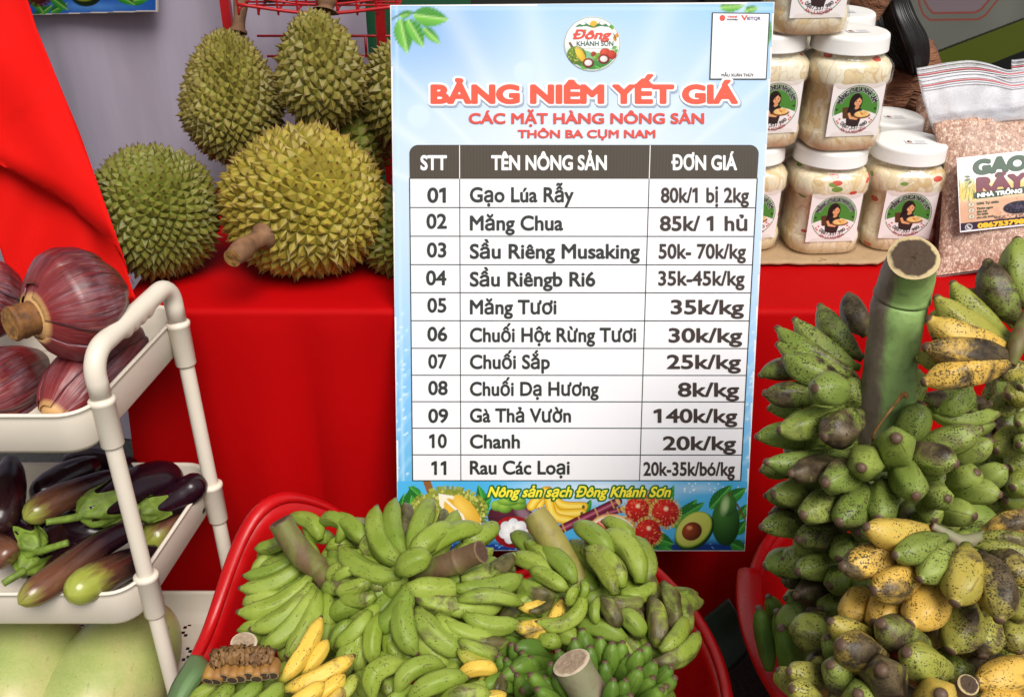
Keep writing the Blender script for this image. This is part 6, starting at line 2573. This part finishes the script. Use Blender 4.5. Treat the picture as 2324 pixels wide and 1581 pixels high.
# ---- yellow hand and its neighbours at the lower left
Y_f = [((735, 1480), (1018, 1025), 140, dict(L=-.9, bend=.05, ripe=1.05)), ((880, 1420), (1060, 1185), 115, dict(L=-.2, bend=.05, ripe=.85)), ((755, 1535), (1250, 1290), 150, dict(L=-1.2, bend=.05, ripe=1.1)), ((930, 1600), (1180, 1425), 130, dict(L=-.9, bend=.06, ripe=1.1)),
       ((790, 1640), (1035, 1480), 140, dict(L=-1.6, bend=.05, ripe=1.1)), ((1090, 1610), (1245, 1425), 120, dict(L=-.3, ripe=.35)), ((1040, 1640), (1160, 1520), 120, dict(L=-.8, ripe=1))]
bY = bunch('hand of ripe yellow bananas at the lower left of the middle tub', Z6, at(*Z6(900, 1500), 1.31), GB, Y_f, m_ban, CAV, dpile(Z6, -.05, -.06), 1., .3, 26, name='banana_hand', cat='bananas')
stalk(bY, Z6, [(735, 1500, 1.215, 60), (700, 1540, 1.225, 66), (690, 1600, 1.24, 80)], m_cut_brown, m_cut_pale, seg=14)

G_f = [((330, 1390), (100, 1590), 125, dict(L=-.2, bend=-.16)), ((390, 1460), (190, 1640), 135, dict(L=-.6, bend=-.2)), ((600, 1480), (380, 1640), 150, dict(L=-.9, bend=-.08)), ((740, 1490), (540, 1660), 155, dict(L=-1.1, bend=-.10)), ((460, 1400), (330, 1620), 130, dict(L=.8)),
       ((560, 1400), (480, 1600), 130, dict(L=1.0)), ((330, 1360), (230, 1500), 110, dict(L=.9, bend=-.1))]
G_f += fillers(8, Z6, (300, 800), (1400, 1680), 140, 2.6, 6)
bG = bunch('hand of green bananas with a ragged brown crown, lower left of the middle tub', Z6, at(*Z6(480, 1450), 1.32), GB, G_f, m_ban, CAV, dpile(Z6, -.06, -.06), 0, .25, 27, name='banana_hand', cat='bananas')
# ragged crown left where fingers were cut away: two rows of stubs on a brown cushion
crown_m = stalk_mat('crown_brown', (.10, .05, .03), (.20, .10, .03), (.02, .012, .008), .8)
stub_m = stalk_mat('stub_yellow', (.38, .20, .03), (.28, .13, .03), (.10, .05, .02), .5)
cz = lambda x, y: at(*Z6(x, y), 1.205 + (x - 270) * .00002)
P = catmull([tuple(cz(*q)) for q in ((262, 1345), (400, 1305), (540, 1302), (690, 1325))], 80)
V, F, U = sweep(P, [.0120 * (1 + .35 * nz(i * .37, 0, 4)) * (.6 if i in (0, 79) else 1) for i in range(80)], 30)
V = np.array([v + np.array((nz(*(v * 260)), nz(*(v * 250 + 9)), nz(*(v * 240 + 5)))) * .0050 for v in V])
cr = mk('crown', V, F, crown_m, bG)
for k in range(9):
    u = k / 8
    a = np.array(cz(285 + 395 * u, 1345 + 25 * math.sin(u * 3)))
    b = np.array(cz(262 + 440 * u, 1440 - 30 * u + 12 * math.sin(k * 2.3)))
    a2 = a + (b - a) * .2 + np.array(FWD) * .008
    b2 = b - np.array(FWD) * .014
    V, F, U = sweep(catmull([a2, (a2 + b2) / 2 + np.array((0, 0, .003)), b2], 8), [.0080, .0085, .0086, .0085, .0085, .0088, .0086, .0070], 10)
    s = mk('cut_stub', V, F, stub_m, cr)
    T = (b2 - a2) / np.linalg.norm(b2 - a2)
    W = [b2 + T * .0012 + (V[-10 + j] - b2) * kk for kk in (1.02, .6, .05) for j in range(10)]
    mk('stub_end', W, grid_faces(3, 10, True), m_cut_dark, cr, attrs={'rad': [1.0] * 10 + [.5] * 10 + [0] * 10})
stalk(bG, Z6, [(485, 1205, 1.275, 175), (490, 1270, 1.285, 172), (500, 1350, 1.30, 170)], m_stalk_yel, m_cut_pale)

# ---- leaves in and around the middle tub
def leaf_sheet(label, pts_l, pts_r, d0, mat, bow=.02):
    L = catmull([(x, y, d) for (x, y), d in zip(pts_l, d0)], 24)
    R_ = catmull([(x, y, d) for (x, y), d in zip(pts_r, d0)], 24)
    V = []
    for i in range(24):
        for j in range(13):
            u = j / 12
            p = L[i] * (1 - u) + R_[i] * u
            V.append(at(p[0], p[1], p[2] - bow * math.sin(math.pi * u) + .002 * math.sin(u * 40)))
    o = mk('banana_leaf', V, grid_faces(24, 13), mat, origin=tuple(V[12 * 13 + 6]))
    sm = o.modifiers.new('thickness', 'SOLIDIFY')
    sm.thickness = .0008
    tag(o, label, 'leaf')
    return o


def leaf_mat(name, c):
    M = NT(name)
    f = M.noise(M.coord(), 25, 4)
    M.P(Base_Color=M.mix(f, tuple(v * .75 for v in c) + (1,), tuple(v * 1.2 for v in c) + (1,)), Roughness=.45)
    return M.m


m_leaf = leaf_mat('banana_leaf_green', (.13, .22, .085))
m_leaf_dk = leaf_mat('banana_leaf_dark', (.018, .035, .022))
m_leaf_dry = leaf_mat('banana_leaf_dry', (.20, .19, .08))
leaf_sheet('smooth grey green piece of banana leaf at the lower left of the middle tub', [Z6(120, 1290), Z6(60, 1380), Z6(-10, 1500), Z6(-60, 1640)], [Z6(200, 1300), Z6(275, 1390), Z6(200, 1470), Z6(90, 1640)], (1.335, 1.30, 1.28, 1.26), m_leaf, .025)
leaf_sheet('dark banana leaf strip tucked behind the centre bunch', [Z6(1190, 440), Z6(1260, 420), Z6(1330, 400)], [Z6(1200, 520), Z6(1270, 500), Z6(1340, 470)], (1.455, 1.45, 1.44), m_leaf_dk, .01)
leaf_sheet('dry folded leaf tip poking up between the left bunch and the price board', [Z6(1195, 385), Z6(1240, 345), Z6(1340, 350)], [Z6(1280, 400), Z6(1310, 430), Z6(1360, 470)], (1.45, 1.445, 1.44), m_leaf_dry, .01)
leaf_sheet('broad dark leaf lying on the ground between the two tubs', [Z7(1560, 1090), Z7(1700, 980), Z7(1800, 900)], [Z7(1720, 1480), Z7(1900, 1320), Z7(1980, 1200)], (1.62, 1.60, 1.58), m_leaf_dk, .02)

# ================================================================== right tub: stubby bananas


def axisF(Y):
    return 1.255 + .19 * (Y - 1000) / 480


def dcyl(zt, xc=1985, R=.165, Rb=.06):
    def f(base, tip, o):
        z = o.get('z', zt)
        L = o.get('L', 0) * .017
        if 'd' in o:
            return o['d'][0] + L, o['d'][1] + L
        out = []
        for p, r in ((base, Rb), (tip, R)):
            X, Y = z(*p)
            d = axisF(Y)
            dx = (X - xc) / FX * d
            out.append(d - math.sqrt(max(0.0004, r * r - dx * dx)) + L)
        return tuple(out)
    return f


F_f = [((890, 720), (775, 440), 165, dict(d=(1.27, 1.31), scar=.75, bend=-.05)), ((870, 870), (585, 510), 165, dict(d=(1.25, 1.29), scar=.75, bend=-.08)), ((850, 930), (415, 600), 150, dict(d=(1.235, 1.27), bend=-.08, scar=.6)), ((800, 950), (298, 655), 150, dict(d=(1.215, 1.25), bend=-.08, scar=.6)),
       ((780, 970), (298, 765), 150, dict(d=(1.215, 1.24), bend=-.04, scar=.6)), ((740, 1000), (345, 848), 190, dict(d=(1.19, 1.20), bend=-.08, scar=.75)), ((560, 970), (185, 985), 140, dict(d=(1.23, 1.24), scar=.85)), ((620, 930), (330, 900), 140, dict(d=(1.25, 1.26), scar=.85)),
       ((620, 1090), (208, 1092), 165, dict(d=(1.20, 1.19), scar=.7, bend=-.05)), ((760, 1060), (545, 1062), 215, dict(d=(1.16, 1.105), scar=.35, bend=-.05)), ((700, 1210), (305, 1335), 190, dict(d=(1.18, 1.15), scar=.55, bend=-.08)), ((850, 1230), (598, 1388), 225, dict(d=(1.15, 1.105), scar=.5, bend=-.05)),
       ((500, 1260), (240, 1200), 130, dict(d=(1.25, 1.25), scar=.3)), ((620, 1420), (160, 1385), 165, dict(d=(1.22, 1.19), scar=.35, bend=.06)), ((800, 1480), (220, 1545), 165, dict(d=(1.20, 1.145), scar=.5, bend=-.07)),
       ((1100, 1440), (1258, 1150), 195, dict(d=(1.20, 1.16), scar=.15, bend=.05)), ((1060, 1560), (1092, 1385), 245, dict(d=(1.19, 1.075), scar=.25, bend=0, bulge=0)), ((1200, 1430), (1660, 1325), 185, dict(d=(1.20, 1.17), scar=.5, bend=.06)), ((1400, 1540), (1728, 1398), 160, dict(d=(1.24, 1.19), scar=.3, bend=.06)),
       ((1110, 1510), (1500, 1570), 205, dict(d=(1.18, 1.11), scar=.55, bend=-.06)), ((920, 1500), (858, 1590), 215, dict(d=(1.19, 1.07), scar=.2, bend=0, bulge=0)), ((1230, 1110), (1720, 1165), 140, dict(d=(1.245, 1.245), scar=1.0, bend=.04)), ((1260, 1190), (1775, 1230), 150, dict(d=(1.25, 1.25), scar=.15, bend=.08)), ((1400, 1240), (1745, 1300), 130, dict(d=(1.26, 1.25), scar=.2))]
for b, t, w, o in [((720, 40), (378, 130), 165, dict(d=(1.18, 1.105), scar=.5, bend=-.06)), ((830, 80), (605, 195), 200, dict(d=(1.17, 1.085), scar=.55, bend=-.05)), ((1060, 60), (1210, 285), 205, dict(d=(1.18, 1.075), scar=.45, bend=-.05)), ((1420, 190), (1610, 115), 175, dict(d=(1.22, 1.16), scar=.25, bend=.06)),
                   ((1560, 180), (1798, 80), 160, dict(d=(1.24, 1.20), scar=.2, bend=.06)), ((1400, 260), (1765, 270), 165, dict(d=(1.22, 1.15), scar=.3, bend=-.05)), ((1260, 230), (1420, 290), 165, dict(d=(1.20, 1.12), scar=.2)), ((1330, 390), (1598, 412), 175, dict(d=(1.22, 1.15), scar=.2, bend=-.06)),
                   ((570, 190), (268, 262), 165, dict(d=(1.22, 1.16), scar=.45, bend=-.06)), ((700, 260), (460, 402), 195, dict(d=(1.20, 1.125), scar=.5, bend=-.06)), ((880, 210), (695, 455), 210, dict(d=(1.19, 1.11), scar=.45, bend=-.05)), ((1000, 170), (960, 430), 205, dict(d=(1.19, 1.11), scar=.4, bend=-.04)),
                   ((470, 360), (215, 275), 120, dict(d=(1.26, 1.23), scar=.4)), ((420, 140), (188, 115), 120, dict(d=(1.25, 1.22), scar=.5)), ((560, 540), (190, 482), 160, dict(d=(1.27, 1.21), scar=.8)), ((740, 590), (425, 560), 185, dict(d=(1.25, 1.18), scar=.75)), ((540, 440), (250, 398), 130, dict(d=(1.29, 1.25), scar=.6)),
                   ((760, 760), (425, 775), 180, dict(d=(1.27, 1.20), scar=.55)), ((560, 690), (335, 690), 120, dict(d=(1.30, 1.25), scar=.4)), ((860, 830), (632, 862), 180, dict(d=(1.26, 1.18), scar=.7)), ((520, 840), (335, 830), 130, dict(d=(1.31, 1.26), scar=.5)), ((720, 950), (412, 925), 165, dict(d=(1.29, 1.22), scar=.6)),
                   ((800, 1010), (578, 1015), 165, dict(d=(1.28, 1.20), scar=.7)), ((560, 1010), (345, 940), 130, dict(d=(1.33, 1.28), scar=.5)), ((820, 560), (700, 690), 170, dict(d=(1.24, 1.17), scar=.7)), ((860, 780), (880, 900), 150, dict(d=(1.24, 1.17), scar=.3)), ((650, 1180), (432, 1195), 160, dict(d=(1.33, 1.26), scar=.7)),
                   ((980, 470), (820, 520), 190, dict(d=(1.22, 1.16), scar=.3)), ((1000, 380), (860, 480), 180, dict(d=(1.25, 1.19), scar=.3)), ((680, 420), (500, 330), 150, dict(d=(1.29, 1.25), scar=.5)), ((760, 480), (560, 470), 160, dict(d=(1.29, 1.24), scar=.7)), ((700, 660), (500, 640), 150, dict(d=(1.32, 1.27), scar=.6)),
                   ((740, 860), (520, 820), 150, dict(d=(1.34, 1.28), scar=.6)), ((800, 1110), (560, 1090), 160, dict(d=(1.34, 1.28), scar=.5)), ((1500, 440), (1640, 500), 130, dict(d=(1.30, 1.27), scar=.2)), ((1300, 300), (1330, 440), 160, dict(d=(1.22, 1.17), scar=.1, ripe=.1))]:
    o['z'] = Z9
    F_f.append((b, t, w, o))
F_f += fillers(16, Z8, (450, 1500), (1050, 1550), 190, 0, 7, d=(1.245, 1.245), scar=.4)
F_f += fillers(14, Z9, (380, 1700), (0, 600), 190, 0, 18, d=(1.255, 1.255), scar=.4)
F_f += fillers(26, Z9, (380, 1350), (100, 1150), 190, 0, 8, d=(1.27, 1.27), scar=.5)
bF = bunch('tall bunch of black specked stubby green bananas with a thick upright stalk', Z8, at(1985, 1000, 1.26), GS, F_f, m_saba, SAB, dcyl(Z8), 0, .4, 31, bulge=.006)
stalk(bF, Z8, [(1205, 205, 1.100, 318), (1165, 320, 1.135, 345), (1130, 450, 1.158, 352), (1105, 545, 1.165, 362), (1080, 700, 1.18, 336), (1050, 950, 1.20, 336), (1015, 1180, 1.225, 370), (985, 1400, 1.25, 400), (980, 1560, 1.28, 380), (985, 2100, 1.36, 340), (990, 2700, 1.46, 300)], m_stalk_big, m_cut_dark, nodes=((.215, .07), (.235, -.05)), seg=34)
tw = catmull([tuple(at(*Z8(*q), d)) for q, d in (((935, 1430), 1.165), ((945, 1360), 1.155), ((1010, 1260), 1.15), ((1080, 1170), 1.15), ((1135, 1105), 1.15), ((1165, 1125), 1.15))], 30)
mk('dry_twig', *sweep(tw, [.0016 + .0022 * math.exp(-((t - .85) / .12) ** 2) for t in np.linspace(0, 1, 30)], 8)[:2], m_cut, bF)


def dfix(base, tip, o):
    L = o.get('L', 0) * .017
    return o['d'][0] + L, o['d'][1] + L


# ---- ripe hand across the middle of the tall bunch
H1 = [((1300, 480), (868, 468), 200, dict(d=(1.10, 1.04), ripe=.75, scar=.55, bend=-.12)), ((1390, 540), (1055, 660), 185, dict(d=(1.08, 1.03), ripe=.15, scar=.45, bend=-.06)), ((1090, 600), (708, 735), 205, dict(d=(1.09, 1.045), ripe=1.1, scar=1.0, bend=-.08)), ((1440, 590), (1222, 825), 175, dict(d=(1.07, 1.02), ripe=.1, scar=.35, bend=-.05)),
      ((1220, 740), (915, 890), 225, dict(d=(1.08, 1.03), ripe=.9, scar=.6, bend=-.08)), ((1530, 600), (1450, 985), 245, dict(d=(1.06, 1.0), ripe=.6, scar=.72, bend=-.06)), ((1620, 650), (1745, 1100), 240, dict(d=(1.06, 1.0), ripe=.55, scar=.75, bend=-.10)), ((1700, 650), (1920, 870), 190, dict(d=(1.07, 1.03), ripe=.6, scar=.5, bend=-.1)),
      ((1560, 590), (2010, 690), 105, dict(d=(1.09, 1.06), ripe=.35, scar=.3, bend=-.03)), ((1560, 560), (2010, 585), 95, dict(d=(1.10, 1.08), ripe=.3, scar=.6, bend=-.05)), ((1620, 530), (2050, 440), 150, dict(d=(1.12, 1.11), ripe=.9, scar=.8, bend=-.08)), ((1380, 830), (1155, 1115), 255, dict(d=(1.09, 1.03), ripe=1.0, scar=.45, bend=-.05)),
      ((1090, 940), (930, 1110), 240, dict(d=(1.12, 1.06), ripe=1.1, scar=.30, bend=-.05)), ((880, 880), (790, 1120), 180, dict(d=(1.13, 1.085), ripe=.95, scar=.6)), ((1560, 960), (1420, 1290), 250, dict(d=(1.10, 1.05), ripe=.45, scar=.85, bend=-.04)), ((1730, 1060), (1640, 1330), 220, dict(d=(1.11, 1.06), ripe=.4, scar=.85)),
      ((1870, 1040), (1890, 1300), 200, dict(d=(1.11, 1.06), ripe=.5, scar=.75)), ((1850, 900), (1960, 1060), 200, dict(d=(1.10, 1.06), ripe=.4, scar=.9)), ((1180, 980), (1240, 1180), 200, dict(d=(1.14, 1.10), ripe=.7, scar=.9)), ((1320, 1100), (1290, 1300), 180, dict(d=(1.14, 1.11), ripe=.8, scar=.8))]
b1 = bunch('hand of yellow and brown stubby bananas draped over the tall speckled bunch', Z9, at(*Z9(1480, 570), 1.09), GS, H1, m_saba, SAB, dfix, .6, .6, 32, bulge=.006, name='banana_hand', cat='bananas')
stalk(b1, Z9, [(1310, 470, 1.085, 50), (1400, 520, 1.085, 70), (1490, 570, 1.085, 95), (1580, 560, 1.09, 90), (1640, 530, 1.10, 60)], m_stalk_grey, m_cut_brown, seg=16)

# ---- hand of dark blotched bananas at the bottom
H2 = [((960, 1230), (640, 1080), 185, dict(d=(1.09, 1.045), ripe=.6, scar=.6, bend=-.06)), ((1290, 1290), (965, 1090), 245, dict(d=(1.08, 1.02), ripe=.25, scar=.8, bend=-.05)), ((1000, 1400), (700, 1235), 260, dict(d=(1.06, 1.0), ripe=.7, scar=.85, bend=.02)), ((1420, 1450), (1135, 1280), 245, dict(d=(1.05, .985), ripe=.35, scar=.75, bend=-.05)),
      ((1040, 1560), (980, 1400), 275, dict(d=(1.06, .955), ripe=.45, scar=.75, bend=0, bulge=0)), ((1280, 1660), (1370, 1560), 270, dict(d=(1.04, .95), ripe=.75, scar=.6, bend=0, bulge=0)), ((1990, 1330), (1580, 1480), 230, dict(d=(1.07, 1.03), ripe=1.15, scar=.45, bend=-.10)), ((2000, 1560), (1600, 1600), 190, dict(d=(1.06, 1.02), ripe=1.1, scar=.35, bend=-.08)),
      ((700, 1380), (620, 1185), 165, dict(d=(1.10, 1.06), ripe=.05, scar=.45)), ((740, 1560), (642, 1365), 210, dict(d=(1.07, 1.01), ripe=.03, scar=.45)), ((590, 1450), (545, 1320), 90, dict(d=(1.10, 1.08), scar=.3)), ((620, 1560), (368, 1412), 180, dict(d=(1.10, 1.05), scar=.5)), ((560, 1660), (388, 1525), 180, dict(d=(1.08, 1.03), scar=.5)),
      ((870, 1660), (825, 1560), 230, dict(d=(1.05, .97), ripe=.05, scar=.35, bulge=0)), ((1120, 1400), (1000, 1250), 200, dict(d=(1.11, 1.06), ripe=.3, scar=.8)), ((1500, 1480), (1420, 1380), 200, dict(d=(1.12, 1.09), ripe=.2, scar=.6)), ((380, 1560), (300, 1400), 130, dict(d=(1.13, 1.10), scar=.1)), ((1780, 1420), (1500, 1360), 200, dict(d=(1.13, 1.10), ripe=.8, scar=.9))]
H2 += fillers(14, Z9, (500, 1850), (1150, 1650), 220, 0, 9, ripe=.3, scar=.7, d=(1.15, 1.15))
H2 += fillers(16, Z9, (450, 1850), (1150, 1700), 230, 0, 19, ripe=.2, scar=.7, d=(1.21, 1.21))
b2 = bunch('bunch of dark blotched stubby bananas at the bottom right with an oval cut stalk', Z9, at(*Z9(1200, 1450), 1.05), GS, H2, m_saba, SAB, dfix, .4, .6, 33, bulge=.006)
stalk(b2, Z9, [(1545, 1500, .985, 130), (1500, 1540, 1.00, 170), (1440, 1600, 1.03, 210)], m_stalk_green, m_cut_dark, seg=22)

# ---- hand at the upper right, green to yellow with black blotches
H3 = [((1830, 760), (1345, 450), 180, dict(d=(1.13, 1.13), ripe=.40, scar=.25, bend=-.10)), ((1850, 730), (1455, 355), 165, dict(d=(1.135, 1.14), ripe=.32, scar=.35, bend=-.09)), ((1900, 640), (1690, 215), 215, dict(d=(1.14, 1.15), ripe=.15, scar=.5, bend=-.07)), ((1975, 560), (1890, 70), 215, dict(d=(1.14, 1.15), ripe=.12, scar=.4, bend=-.06)),
      ((1850, 790), (1290, 595), 215, dict(d=(1.11, 1.10), ripe=.85, scar=.68, bend=-.10)), ((1860, 840), (1265, 785), 215, dict(d=(1.10, 1.085), ripe=1.0, scar=.85, bend=-.05)), ((1860, 900), (1255, 1030), 205, dict(d=(1.095, 1.08), ripe=1.0, scar=.7, bend=.02)), ((1480, 940), (1212, 875), 140, dict(d=(1.16, 1.16), ripe=.5, scar=.4)),
      ((1540, 660), (1290, 620), 140, dict(d=(1.17, 1.17), ripe=.2, scar=.3)), ((1860, 660), (1560, 420), 130, dict(d=(1.16, 1.17), ripe=.8, scar=.6)), ((2080, 560), (2080, 150), 200, dict(d=(1.13, 1.13), ripe=.2, scar=.4)), ((1970, 930), (1770, 1010), 130, dict(d=(1.16, 1.16), ripe=.5, scar=.5))]
b3 = bunch('hand of half ripe stubby bananas at the right edge, green above, blotched yellow below', Z8, at(*Z8(1880, 760), 1.12), GS, H3, m_saba, SAB, dfix, .4, .5, 34, bulge=.006, name='banana_hand', cat='bananas')
stalk(b3, Z8, [(1850, 900, 1.09, 70), (1880, 800, 1.09, 110), (1925, 700, 1.10, 130), (1990, 580, 1.11, 140)], m_stalk_green, m_cut_brown, seg=18)

# ---- shadowed bunch at the right edge
H4 = [((1990, 1120), (1825, 1120), 170, dict(d=(1.28, 1.24), ripe=.4, scar=.5)), ((1860, 1160), (1720, 1230), 150, dict(d=(1.31, 1.28), ripe=.3, scar=.7)), ((2040, 1290), (1888, 1300), 140, dict(d=(1.24, 1.19), scar=.2)), ((1960, 1400), (1735, 1480), 185, dict(d=(1.28, 1.23), ripe=.35, scar=.45)), ((2040, 1450), (1890, 1440), 150, dict(d=(1.24, 1.19), scar=.3)),
      ((2000, 1560), (1830, 1590), 170, dict(d=(1.30, 1.26), scar=.3)), ((1990, 1260), (1760, 1350), 150, dict(d=(1.34, 1.30), ripe=.1, scar=.5)), ((2000, 1700), (1850, 1720), 180, dict(d=(1.30, 1.25), scar=.2)), ((1990, 1820), (1800, 1800), 170, dict(d=(1.33, 1.28), scar=.2)), ((1950, 1640), (1760, 1660), 160, dict(d=(1.37, 1.33), scar=.3)), ((2030, 1020), (1900, 1060), 150, dict(d=(1.27, 1.23), ripe=.3, scar=.4))]
H4 += fillers(10, Z8, (1720, 2050), (1050, 1900), 170, 0, 10, ripe=.15, scar=.4, d=(1.36, 1.36))
H4 += fillers(20, Z8, (1500, 2050), (880, 1900), 180, 0, 12, ripe=.15, scar=.5, d=(1.335, 1.335))
b4 = bunch('shadowed green bunch of stubby bananas at the right edge behind the tall one', Z8, at(*Z8(1950, 1350), 1.29), GS, H4, m_saba, SAB, dfix, .2, .4, 35, bulge=.006)

# ---- long dark green bananas standing against the left wall of the right tub
H5 = [((400, 1480), (300, 1015), 150, dict(d=(1.33, 1.30))), ((430, 1560), (325, 1120), 165, dict(d=(1.29, 1.25))), ((250, 1400), (180, 990), 130, dict(d=(1.36, 1.34))), ((480, 1520), (420, 1080), 140, dict(d=(1.35, 1.33))), ((360, 1200), (240, 920), 120, dict(d=(1.38, 1.36)))]
bunch('long dark green bananas standing inside the left wall of the right tub', Z9, at(*Z9(330, 1300), 1.31), GS, H5, m_ban_dark, DKP, dfix, 0, .1, 36, bulge=0, bend=.03, name='banana_hand', cat='bananas')
